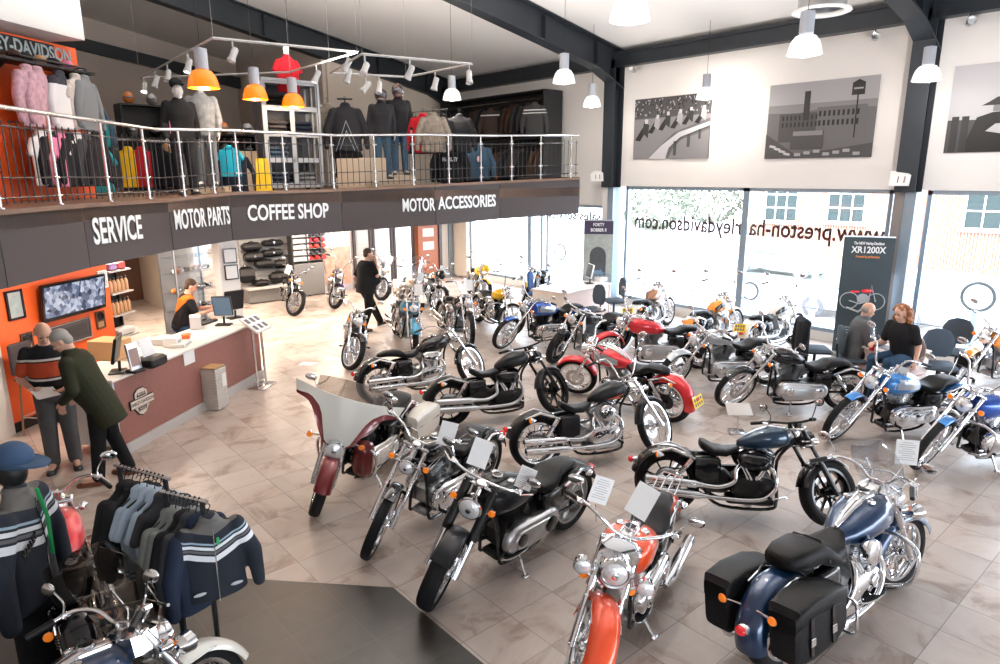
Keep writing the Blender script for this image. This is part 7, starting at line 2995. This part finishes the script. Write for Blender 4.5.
for i, (c, lab) in enumerate([('white', 'white T-shirt on the lower rail of the orange wall'), ('black', 'black top left on the lower rail of the orange wall'), ('pink', 'pink top between black ones on the lower rail'), ('black', 'black top right of the pink one on the lower rail'), ('white', 'long white top with dark sleeves on the lower rail'), ('charcoal', 'charcoal top on the lower rail of the orange wall'), ('black', 'black top near the orange corner on the lower rail')]):
    q = A2+(B2-A2)*((i+.5)/7)
    hang((q.x, q.y, A2.z-.115), oang-R(78), C_[c], 'hanging_shirt', 'tee' if c == 'white' else 'long', TEE if c == 'white' else LNG, lab, 'shirt', None, True, 1.05)
# teal and denim clothes beyond the orange corner
A, B = floor_rail(78, 13.2, 97, 13.6, 1.60, 'clothes rail with teal and denim jackets beyond the orange corner')
for i, (c, lab) in enumerate([('denim', 'denim jacket, left one on the rail beyond the orange corner'), ('teal', 'teal jacket in the middle of the rail beyond the orange corner'), ('denim', 'dark denim jacket, right one on the rail beyond the orange corner')]):
    q = A+(B-A)*((i+.5)/3)
    hang(q+Vector((0, 0, -.115)), facing(q), C_[c], 'jacket', 'long', LNG, lab, 'jacket', None, True, 1.1)
faceout(92, 12.4, .82, C_['teal'], 'teal dress hung low beyond the orange corner', 'tee', TEE, 1.15, 'dress', name='hanging_dress')
# round wooden posts (bare mannequins' legs) and low gondola with T-shirts
for i, (px, c, lab) in enumerate([(129, 'yellow', 'yellow T-shirt with black print hung on the low rail'), (142, 'red', 'red T-shirt right of the yellow one'), (112, 'charcoal', 'charcoal T-shirt left of the yellow one'), (160, 'black', 'black T-shirt hung between the red one and the tan trousers')]):
    faceout(px, 13.4, .78, C_[c], lab, 'tee', TEE, 1.0, 'shirt', name='hanging_shirt')
A, B = floor_rail(104, 13.7, 168, 14.1, .92, 'low clothes rail with the yellow and red T-shirts')
for i, (px, lab) in enumerate([(172, 'tan trousers hung left of the pink-lined mannequin'), (196, 'tan trousers hung between the two mannequins')]):
    p = mz(px, 13.6, .80)
    mb = MB()
    for s in (-1, 1):
        limb(mb, [(0, s*.06, 0), (0, s*.08, -.66)], [.075, .055])
    o = link('hanging_trousers', setmat(remesh(mb, .014, 2), C_['tan']))
    o.location = p
    o.rotation_euler = (0, 0, facing(p))
    tag(o, lab, 'trousers')
faceout(230, 13.2, .82, C_['cyan'], 'bright cyan top hung right of the grey-jacket mannequin', 'tee', TEE, .8, 'shirt', name='hanging_shirt')
faceout(235, 13.8, .74, C_['navy'], 'navy jacket hung below the cyan top', 'long', LNG, 1.1)
# black shelving with helmets along the back
for (pa, da, pb, db, h, lab) in [(125, 16.5, 170, 16.8, 1.75, 'black back shelving unit with helmets left of the mannequins'), (215, 16.0, 262, 16.2, 1.15, 'low dark shelving unit with helmets between the mannequins and the cabinet')]:
    A, B = mz(pa, da), mz(pb, db)
    d = B-A
    t = thing('display_shelving', lab, 'shelving', A, math.atan2(d.y, d.x))
    L_ = math.hypot(d.x, d.y)
    mb = MB()
    mb.box((L_/2, .25, h/2), (L_, .03, h))
    obj('back_panel', mb, BLACKM, t, False)
    for z in [h*.28, h*.62, h]:
        mb = MB()
        mb.box((L_/2, .05, z), (L_, .40, .03))
        obj('shelf_board', mb, BLACKM, t, False)
    for x in (0, L_):
        mb = MB()
        mb.box((x, .05, h/2), (.03, .40, h))
        obj('side_panel', mb, BLACKM, t, False)
    nh = int(L_/.34)
    rot = Matrix.Rotation(math.atan2(d.y, d.x), 3, 'Z')
    for zi, z in enumerate([h*.28, h*.62, h]):
        for i in range(nh):
            q = A + rot @ Vector(((i+.5)*L_/nh, .03, z+.015))
            def hm(mb):
                mb.m(0).ell((0, 0, .13), (.13, .115, .13), 16, 10)
                mb.m(1).ell((.03, 0, .13), (.108, .105, .05), 14, 6)
            hc = [BLACKG, mat('helmet_silver', (.35, .36, .38), .2, .5, 1), mat('helmet_orange', (.6, .18, .03), .2, 0, 1)][(i*2+zi) % 3]
            o = cobj('helm', 'motorcycle_helmet', hm, [hc, VIS])
            o.location = q
            o.rotation_euler = (0, 0, facing(q))
            tag(o, '%s helmet on the %s board of the %s' % (['black', 'silver', 'orange'][(i*2+zi) % 3], ['bottom', 'middle', 'top'][zi], 'black back shelving unit' if h > 1.5 else 'low dark shelving unit'), 'helmet', 'helmets on %s boards of %s' % (['bottom', 'middle', 'top'][zi], 'back shelving' if h > 1.5 else 'low shelving'))
# two tall bare display poles right of the orange wall
for px, h, lab in [(91, 1.95, 'tall white display pole right of the orange wall'), (98, 1.95, 'tall dark display pole right of the white one')]:
    p = mz(px, 13.0)
    t = thing('display_pole', lab, 'display pole', p, facing(p))
    mb = MB()
    mb.loft([[(.03*math.cos(a), .05*math.sin(a)*k_, z) for a in [2*PI*i/10 for i in range(10)]] for z, k_ in ((.02, 1), (h*.8, 1), (h, .4))])
    obj('pole', mb, WHITE if px == 91 else BLACKM, t)
    mb = MB()
    mb.lathe([(.09, 0), (.09, .02), (.03, .03)], n=20)
    obj('foot', mb, BLACKM, t)
# small items on the floor downstairs
mb = MB()
mb.box((0, 0, .003), (.21, .30, .004))
o = obj('floor_notice', mb, CARD, None, False)
q = at(308, 364)
o.location = (q.x, q.y, .0)
o.rotation_euler = (0, 0, .6)
tag(o, 'white sheet lying on the floor left of the black motorcycles', 'paper')
q = at(737, 432)
t = thing('information_stand', 'small tilted grey information plate on a thin post behind the dark blue motorcycle', 'information stand', q, facing(q)+.3)
mb = MB()
mb.tube([(0, 0, 0), (0, 0, .30)], .008, 8).box((0, 0, .006), (.2, .2, .012), .003)
obj('post', mb, STEEL, t)
mb = MB()
mb.box((0, 0, .32), (.22, .32, .012), .003, Matrix.Rotation(R(28), 3, 'Y'))
obj('plate', mb, mat('plate_grey', (.55, .52, .50), .4), t)

# ================================================================ OUTSIDE THE WINDOWS
BRK = bpy.data.materials.new('pale_brick')
BRK.use_nodes = True
_n, _l = BRK.node_tree.nodes, BRK.node_tree.links
_bt = _n.new('ShaderNodeTexBrick')
_bt.inputs['Scale'].default_value = 4
_bt.inputs['Color1'].default_value = (.24, .085, .05, 1)
_bt.inputs['Color2'].default_value = (.27, .11, .07, 1)
_bt.inputs['Mortar'].default_value = (.34, .25, .20, 1)
_tc = _n.new('ShaderNodeTexCoord')
_l.new(_tc.outputs['Object'], _bt.inputs['Vector'])
_l.new(_bt.outputs['Color'], _n['Principled BSDF'].inputs['Base Color'])
_n['Principled BSDF'].inputs['Roughness'].default_value = .9
WGL = mat('building_window', (.02, .035, .035), .5)
def building(x, y0, y1, h, label, wins):
    t = thing('brick_building', label, 'building', (x, (y0+y1)/2, -.92))
    mb = MB()
    mb.box((3, 0, h/2), (6, y1-y0, h))
    obj('wall', mb, BRK, t, False)
    mb = MB()
    mb.box((3, 0, h+.15), (6.6, y1-y0+.6, .3))
    obj('roof', mb, SKIRT, t, False)
    for (yy, zz, w, hh) in wins:
        zz += .82
        mb = MB()
        mb.box((-.02, yy-(y0+y1)/2, zz), (.06, w, hh))
        wo = obj('window', mb, WGL, t, False)
        mb = MB()
        for i in range(4):
            mb.box((-.06, yy-(y0+y1)/2-w/2+w*i/3, zz), (.04, .06, hh))
        for j in range(4):
            mb.box((-.06, yy-(y0+y1)/2, zz-hh/2+hh*j/3), (.04, w, .06))
        obj('glazing_bars', mb, WHITE, wo, False)
        mb = MB()
        mb.box((-.08, yy-(y0+y1)/2, zz-hh/2-.1), (.2, w+.3, .1))
        obj('window_sill', mb, SKIRT, t, False)
XB = 34.0
ws = []
for px, py in ((782, 203), (847, 203)):
    q = onX(px, py, XB)
    ws.append((q.y, q.z+.2, 1.7, 2.0))
q = onX(995, 205, XB)
yy0, yy1 = onX(752, 200, XB).y, onX(1100, 200, XB).y
ws.append((q.y, q.z+.2, 2.0, 2.2))
building(XB, min(yy0, yy1), max(yy0, yy1), 7.5, 'pale brick building with barred windows across the street', ws)
# bollards and round bollard signs
def bollard(px, py, X, h, label, ring=None):
    q = onX(px, py, X)
    if ring:
        h = q.z+.87-ring
    t = thing('street_bollard', label, 'bollard', (X, q.y, -.92))
    h += 0 if ring else .85
    mb = MB()
    mb.lathe([(.09, 0), (.09, h), (.06, h+.05)], n=14)
    obj('post', mb, mat('bollard_blue_grey', (.25, .33, .40), .5), t)
    if ring:
        mb = MB()
        mb.tube([(0, ring*math.cos(a), h+.05+ring+ring*math.sin(a)) for a in [2*PI*i/28 for i in range(28)]], .035, 8, loop=True)
        obj('ring_frame', mb, mat('ring_dark', (.05, .06, .06), .5), t)
        mb = MB()
        mb.lathe([(ring-.02, -.01), (ring-.02, .01)], c=(0, 0, h+.05+ring), axis='x', n=28)
        obj('sign_disc', mb, WHITE, t)
bollard(694, 290, 19.5, .95, 'blue-grey bollard outside the window behind the orange and white motorcycle')
bollard(645, 292, 19.5, .95, 'blue-grey bollard outside, left of the retro motorcycle')
bollard(750, 291, 17.5, .75, 'bollard with round sign outside the window right of the mullion', .24)
bollard(978, 297, 17.0, .75, 'bollard with dark-ringed round sign outside the right-hand window', .30)
bollard(560, 252, 19.0, .9, 'bollard with round mirror-like sign outside the far left window', .30)
bollard(814, 290, 19.0, .9, 'blue-grey bollard outside, left of the dark banner')
def car(px, py, X, label, m_, rz=PI/2):
    q = onX(px, py, X)
    t = thing('car', label, 'car', (X, q.y-(1.3 if py > 280 else 0), -.92), rz)
    mb = MB()
    loftx(mb, [(2.15, .60, .62, .30, .5), (2.05, .80, .78, .25, .45), (1.2, .86, .90, .22, .4), (-1.2, .86, .92, .22, .4), (-2.0, .80, .88, .25, .45), (-2.15, .6, .7, .35, .5)], 24)
    obj('car_body', mb, m_, t)
    mb = MB()
    loftx(mb, [(1.15, .70, .92, .85, .5), (.5, .66, 1.36, .85, .45), (-.8, .66, 1.40, .85, .45), (-1.5, .64, 1.20, .85, .5), (-1.9, .62, .92, .85, .5)], 20)
    obj('cabin_glass', mb, mat('car_glass', (.35, .45, .47), .3), t)
    for sx in (1.3, -1.3):
        for s in (-1, 1):
            mb = MB()
            mb.lathe([(.31, s*.72), (.33, s*.74), (.33, s*.86), (.30, s*.88)], c=(sx, 0, .31), axis='y', n=24)
            w = obj('wheel', mb, mat('car_tyre', (.16, .16, .17), .8), t)
            mb = MB()
            mb.lathe([(.20, s*.87), (.18, s*.89), (.05, s*.885)], c=(sx, 0, .31), axis='y', n=20)
            obj('hub_cap', mb, ALU, w)
car(780, 268, 28, 'pale teal car parked across the street', paint('pale_teal', (.35, .55, .55), .2))
car(825, 303, at(825, 303, -.61).x, 'white car outside the window left of the dark banner', paint('car_white', (.85, .85, .86), 0))
# street trees beyond the left-hand window
LEAF = mat('leaf_green', (.13, .15, .11), .8)
TRK_ = mat('bark', (.30, .27, .24), .9)
def tree(px, X, h, label, seed):
    q = onX(px, 240, X)
    t = thing('street_tree', label, 'tree', (X, q.y, -.92))
    h += .85
    mb = MB()
    mb.tube([(0, 0, 0), (.05, 0, h*.45), (.0, .1, h*.8)], [.09, .07, .04], 8)
    for s in range(4):
        a = s*1.7
        mb.tube([(.03, 0, h*.4), (math.cos(a)*.9, math.sin(a)*.9, h*.75)], [.07, .03], 6)
    obj('trunk', mb, TRK_, t)
    r3 = random.Random(seed)
    mb = MB()
    for i in range(600):
        a, b_ = r3.uniform(0, 2*PI), r3.uniform(-1, 1)
        rad = r3.uniform(.5, 1)**.5*1.9
        c = Vector((rad*math.cos(a)*math.sqrt(1-b_*b_), rad*math.sin(a)*math.sqrt(1-b_*b_), h*.8+b_*1.3))
        u = Vector((r3.uniform(-1, 1), r3.uniform(-1, 1), r3.uniform(-1, 1))).normalized()*.16
        v = u.cross(Vector((r3.uniform(-1, 1), r3.uniform(-1, 1), r3.uniform(-1, 1)))).normalized()*.10
        mb.add([c-u, c+v, c+u, c-v], [(0, 1, 2, 3)])
    obj('crown', mb, LEAF, t, False)
tree(652, 30, 2.4, 'pale street tree beyond the window, left one', 1)
tree(708, 37, 2.4, 'pale street tree beyond the window, right one', 2)
# ================================================================ PLACING THE MOTORCYCLES
def put(label, fpx, rpx, sp, anchor=.5):
    """front and rear tyre contact points read off the photo; anchor = which end is trusted"""
    a, b = (Vector(q) if len(q) == 3 else at(*q) for q in (fpx, rpx))
    d = (a-b)
    d.z = 0
    dn = d.normalized()
    wb = sp.get('wb', 1.56)
    mid = a*anchor + b*(1-anchor)
    c = mid + dn*wb*(.5-anchor)
    return bike(label, (c.x, c.y, 0), math.atan2(dn.y, dn.x), sp)
MAROON = paint('maroon', (.16, .008, .012), .3)
PEARL = paint('pearl_white', (.78, .75, .68), .05)
BLK = mat('paint_vivid_black', (.006, .006, .008), .15, 0, .5, spec=.35)
ORG = paint('coral_orange', (.85, .085, .02), .2)
BLUE = paint('deep_blue', (.004, .030, .092), .4)
BLUE2 = paint('steel_blue', (.005, .035, .075), .4)
RED = paint('bright_red', (.60, .008, .018), .25)
TEAL = paint('teal_blue', (.01, .18, .30), .35)
LBLUE = paint('light_blue', (.03, .22, .60), .4)
YEL = paint('yellow', (.90, .55, .01), .1)
ORG2 = paint('pumpkin', (.95, .28, .01), .15)
SILV = paint('silver', (.50, .53, .56), .7)
COBALT = paint('cobalt', (.01, .07, .36), .5)
BROWNT = mat('tan_brown_leather', (.28, .12, .06), .5)

put('cream and maroon touring motorcycle with bat-shaped fairing, first in the front row', (320, 514), (400, 452),
    dict(wb=1.60, tank=MAROON, rake=27, batwing=(PEARL, MAROON), lowers=MAROON, crash=1, bags='hard', bagc=PEARL, bagy=.03, seat='wide', shape='fat', ffender='full',
         fw='wire', wf=.11, bars='buck', exh='dual', boards=1, tank2=PEARL, hlx=.30, hlz=-.17, hlr=.095, iy=.27, iz=-.20, steer=32, zt=.92, rfender='long', mirrors=1, visorgauge=0, motor=BLACKG))
put('black custom motorcycle with chrome fork and small headlamp, beside the cream fairing', (382, 554), (478, 488),
    dict(wb=1.60, tank=BLK, fend=BLK, rake=36, Rf=.35, wf=.09, ffender='tiny', shape='peanut', seat='two', bars='buck', steer=28, hlx=.12, hlz=-.13, fw='wire', motor=ALU_D, card=(.0, .22, .26, -20, 20), exh='stagger', hlr=.07))
put('matte black fat-tyred motorcycle with big round headlamp, left of the orange one', (432, 609), (568, 522),
    dict(wb=1.64, tank=DENIM, fend=DENIM, rake=32, Rf=.33, wf=.14, wr=.19, ffender='short', shape='fat', consolec=DENIM, seat='two', fw='cast9', rimc=ALU, bars='drag', steer=28, forkcov=BLACKM, fr=.03,
         hlr=.095, hlx=.12, hlz=-.12, motor=BLACKM, cases=ALU, primc=ALU, derbyc=BLACKG, shocks=0, card=(.0, -.10, .28, -25, 10), card2=(-.05, .30, .22, -12, 5), exh='stagger', boards=1, badge=CHROME))
put('coral orange motorcycle with twin passing lamps and whitewall tyres, nearest the viewer', (575, 702), (655, 560),
    dict(wb=1.62, tank=ORG, fend=ORG, rake=31, wf=.13, wr=.15, ffender='full', ww=1, shape='fat', seat='two', passing=1, nacelle=1, bars='beach', boards=1, rack=1, crash=0, steer=26, exh='dual', hlz=-.13, hlx=.12, iz=-.26, card=(-.05, .02, .33, -30, -25), card2=(-.05, -.26, .30, -12, 5), shocks=0, cases=CHROME))
put('dark blue touring motorcycle with black leather saddlebags, seen from behind', (898, 585), (775, 668),
    dict(wb=1.61, tank=BLUE, fend=BLUE, rake=26, wf=.13, wr=.15, ffender='full', shape='fat', seat='wide', bags='leather', bagy=.04, nacelle=1, passing=1, crash=1, bars='buck', boards=1, exh='dual', air='round', rfender='long', steer=-8, riy=.19, rix=.33, riz=.55, screen=(SCREENC, .42, .22), card=(.22, -.08, .28, -10, 40), rw='cast9', fw='cast9'))
put('dark blue and black motorcycle standing side on in front of the saddlebag tourer', (818, 524), (669, 511),
    dict(wb=1.52, tank=BLUE2, fend=BLK, rake=30, Rf=.32, wf=.13, wr=.15, shape='peanut', seat='solo', bars='drag', fw='cast9', rimc=BLACKG, ffender='short', exh='stagger', motor=BLACKM, camc=BLACKM, primc=BLACKM, cases=CHROME, air='oval', airc=BLACKG, steer=34, forkc=BLACKG, barc=BLACKM, hlc=BLACKM, mirc=BLACKM, riy=.13), .35)
put('satin grey-black motorcycle with bright laced wheels and solo seat, centre of the floor', (662, 452), (532, 470),
    dict(wb=1.54, tank=DENIM, fend=DENIM, rake=32, Rf=.345, wf=.085, shape='peanut', seat='solo', bars='ape', fw='wire', rimc=CHROME, ffender='short', exh='stagger', motor=ALU, cases=CHROME, air='round', steer=36, sidec=DENIM, badge=mat('orange_badge', (.6, .12, .04), .4)), .4)
put('all-black stripped motorcycle with bent front fender, behind the satin grey one', (560, 412), (446, 427),
    dict(wb=1.54, tank=DENIM, fend=DENIM, rake=30, shape='peanut', seat='solo', bars='drag', fw='cast9', rimc=BLACKG, ffender='short', exh='stagger', motor=BLACKM, cases=BLACKG, camc=BLACKM, air='oval', airc=BLACKG, steer=34, forkc=BLACKM, barc=BLACKM, hlc=BLACKM, exhc=ALU, mirc=BLACKM), .35)
put('glossy black motorcycle with large oval chrome air cleaner, behind the cream fairing', (478, 385), (375, 405),
    dict(wb=1.60, tank=BLK, rake=33, Rf=.345, wf=.09, shape='sport', seat='two', bars='buck', fw='wire', ffender='short', exh='stagger', motor=ALU, air='oval', steer=32, wr=.15, bags='hard', bagc=BLK) if False else
    dict(wb=1.60, tank=BLK, rake=33, Rf=.345, wf=.09, shape='sport', seat='two', bars='buck', fw='wire', ffender='short', exh='stagger', motor=ALU, air='oval', steer=32, wr=.15), .4)
put('red and silver motorcycle with yellow rear plate, nose to the left', (577, 395), (670, 421),
    dict(wb=1.62, tank=RED, fend=RED, tank2=SILV, rake=32, wf=.12, shape='fat', seat='two', bars='buck', fw='wire', ffender='short', exh='shot', rfender='long', plate=YPLATE, platez=-.02, steer=26, boards=1, full=1, card=(.1, .0, .3, -10, 0)), .5)
G2 = dict(full=0)
put('black motorcycle with tall chrome fork, left of the walking man', (352, 370), (358, 338),
    dict(wb=1.56, tank=BLK, rake=32, shape='sport', bars='buck', fw='cast9', steer=34, plate=None, full=1, motor=ALU_D), 1)
put('teal motorcycle with teal front fender, right of the walking man', (413, 353), (392, 330),
    dict(wb=1.58, tank=TEAL, rake=31, wf=.12, shape='fat', ffender='full', bars='buck', steer=-10, card=(.05, .1, .25, -10, 0), seat='two', air='round'), 1)
put('dark motorcycle with brown-walled front tyre, behind the glossy black one', (468, 346), (435, 325),
    dict(wb=1.58, tank=BLK, rake=32, shape='sport', bars='ape', steer=-12, card=(.05, .05, .25, -10, 0), ffender='tiny', Rf=.35, tyrebrown=1, motor=ALU_D), 1)
put('black motorcycle parked alone in front of the luggage display', (295, 316), (288, 303),
    dict(wb=1.56, tank=BLK, rake=31, shape='sport', bars='buck', steer=32, card=(.0, -.25, .1, 0, 0), motor=ALU_D, full=0), 1)
put('dark purple-black motorcycle in front of the white worded poster', (336, 309), (336, 298),
    dict(wb=1.56, tank=paint('dark_purple', (.03, .01, .06), .3), rake=32, shape='sport', bars='ape', steer=30, full=0, rimc=CHROME), 1)
put('touring motorcycle with clear windshield directly behind the walking man', (382, 301), (374, 291),
    dict(wb=1.60, tank=SILV, rake=28, shape='fat', bars='buck', screen=(SCREENC, .45, .24), ffender='short', steer=30, bags='hard', bagc=SILV, full=0, card=(.1, .1, .2, 0, 0)), 1)
put('white motorcycle with tall clear windshield in front of the wooden cabinet', (414, 318), (402, 303),
    dict(wb=1.60, tank=PEARL, rake=28, shape='fat', bars='buck', screen=(SCREENC, .55, .25), ffender='full', steer=28, bags='hard', bagc=PEARL, full=0, crash=1, card=(.2, .0, .05, 0, 0)), 1)
put('black and white motorcycle with striped headlamp cowl beside the cream wall', (438, 312), (424, 301),
    dict(wb=1.56, tank=BLK, tank2=PEARL, rake=30, shape='sport', bars='buck', visor=BLK, steer=28, full=0, card=(.1, .0, .1, 0, 0)), 1)
put('yellow motorcycle with yellow headlamp mask near the far windows', (482, 304), (470, 294),
    dict(wb=1.54, tank=YEL, rake=29, shape='sport', bars='buck', visor=YEL, steer=24, full=0, card=(.1, -.1, .0, 0, 0)), 1)
put('white laced-wheel motorcycle with yellow side panel, left of the blue chopper', (510, 336), (478, 322),
    dict(wb=1.60, tank=YEL, fend=PEARL, rake=33, Rf=.35, wf=.085, shape='sport', bars='ape', ffender='tiny', steer=26, full=1, motor=BLACKM, crash=1), 1)
put('black and yellow motorcycle seen nearly end-on beside the left-hand desk', (524, 307), (542, 297),
    dict(wb=1.54, tank=BLK, fend=YEL, rake=30, shape='sport', bars='drag', steer=22, full=0), 1)
put('blue chopper with long raked fork and thin blue front fender', (505, 350), (575, 340),
    dict(wb=1.70, tank=COBALT, tank2=SILV, rake=40, Rf=.35, wf=.085, shape='fat', bars='beach', ffender='tiny', steer=24, wr=.19, motor=BLACKM, card=(-.25, .1, -.02, 0, 0), full=1, zt=.95), 1)
put('black motorcycle with wide bars and fat front tyre, right of the blue chopper', (556, 364), (618, 350),
    dict(wb=1.58, tank=BLK, rake=34, wf=.12, shape='sport', bars='drag', ffender='tiny', steer=22, motor=ALU_D, fw='cast9', rimc=BLACKG, full=1), 1)
put('bright red motorcycle with silver engine and stepped black seat', (603, 366), (700, 368),
    dict(wb=1.62, tank=RED, rake=31, shape='fat', seat='two', bars='buck', steer=26, motor=ALU, cases=ALU, fw='cast9', primc=ALU, card=(-.3, .12, -.05, 0, 0), full=1), .5)
put('small retro motorcycle with brown-sided tank and yellow plate under the window text', (668, 325), (638, 338),
    dict(wb=1.50, tank=paint('brown_cream', (.32, .14, .07), .2), rake=29, shape='sport', bars='buck', steer=-6, plate=YPLATE, platez=.10, full=0, fend=PEARL, zt=.96), .1)
put('orange and white motorcycle facing the window, right of the retro one', (738, 338), (694, 353),
    dict(wb=1.52, tank=ORG2, rake=29, shape='sport', bars='ape', steer=-6, full=0, plate=None, tank2=BLK, zt=.96), .1)
put('silver-tanked motorcycle with grey engine, behind the side-on black one', (670, 388), (768, 383),
    dict(wb=1.56, tank=SILV, fend=SILV, rake=33, shape='peanut', seat='two', bars='drag', steer=24, motor=ALU_D, cases=ALU, primc=ALU, block=ALU_D, full=1, card=(-.25, .1, -.05, 0, 0)), .5)
put('black motorcycle with grey engine and brown-worn seat, left of the desk with paperwork', (738, 409), (836, 409),
    dict(wb=1.56, tank=BLK, rake=35, Rf=.345, wf=.085, shape='peanut', seat='two', bars='buck', steer=26, motor=ALU_D, cases=ALU, primc=ALU, block=BLACKM, full=1, fw='wire', shockc=CHROME), .5)
put('white motorcycle with dark tank panel and yellow plate facing the window', (800, 343), (752, 358),
    dict(wb=1.54, tank=PEARL, tank2=BLK, rake=29, shape='sport', bars='ape', steer=-6, plate=YPLATE, platez=.10, full=0, zt=.96), .1)
put('light blue motorcycle with long chrome fork and backrest, beside the right-hand desk', (832, 443), (950, 428),
    dict(wb=1.68, tank=LBLUE, tank2=SILV, fend=LBLUE, rake=37, Rf=.355, wf=.085, shape='fat', seat='two', bars='ape', ffender='tiny', steer=22, motor=CHROME, block=BLACKG, cases=CHROME, exh='shot', sissy=1, shocks=0, card=(-.2, .12, .0, 0, 20), full=1), .6)
put('blue and black motorcycle cut off at the right edge, laced front wheel', (920, 472), (1045, 450),
    dict(wb=1.68, tank=COBALT, fend=LBLUE, rake=37, Rf=.355, wf=.085, shape='fat', seat='two', bars='ape', ffender='tiny', steer=22, motor=CHROME, block=BLACKG, cases=CHROME, crash=1, full=1, shocks=0), .8)
put('orange motorcycle with orange fender and raked fork by the right-hand window', (955, 388), (1032, 376),
    dict(wb=1.66, tank=ORG2, fend=ORG2, rake=36, Rf=.345, wf=.09, shape='fat', seat='two', bars='beach', ffender='short', steer=22, full=1), .8)
put('blue and white touring motorcycle with smoked windshield at the bottom left', (.70, 3.62, 0), (-.45, 3.58, 0),
    dict(wb=1.62, tank=BLUE, fend=PEARL, tank2=PEARL, rake=27, wf=.13, ffender='full', shape='fat', seat='wide', nacelle=1, passing=1, bars='buck', steer=28, screen=(SCREEN, .54, .34), crash=0, boards=1, full=1), .7)
put('black motorcycle with red tail section behind the hanging jacket and cap', (86, 590), (102, 690),
    dict(wb=1.52, tank=RED, fend=BLK, rake=29, shape='sport', bars='buck', steer=-12, full=1, rfender='bob', seat='two'), .2)
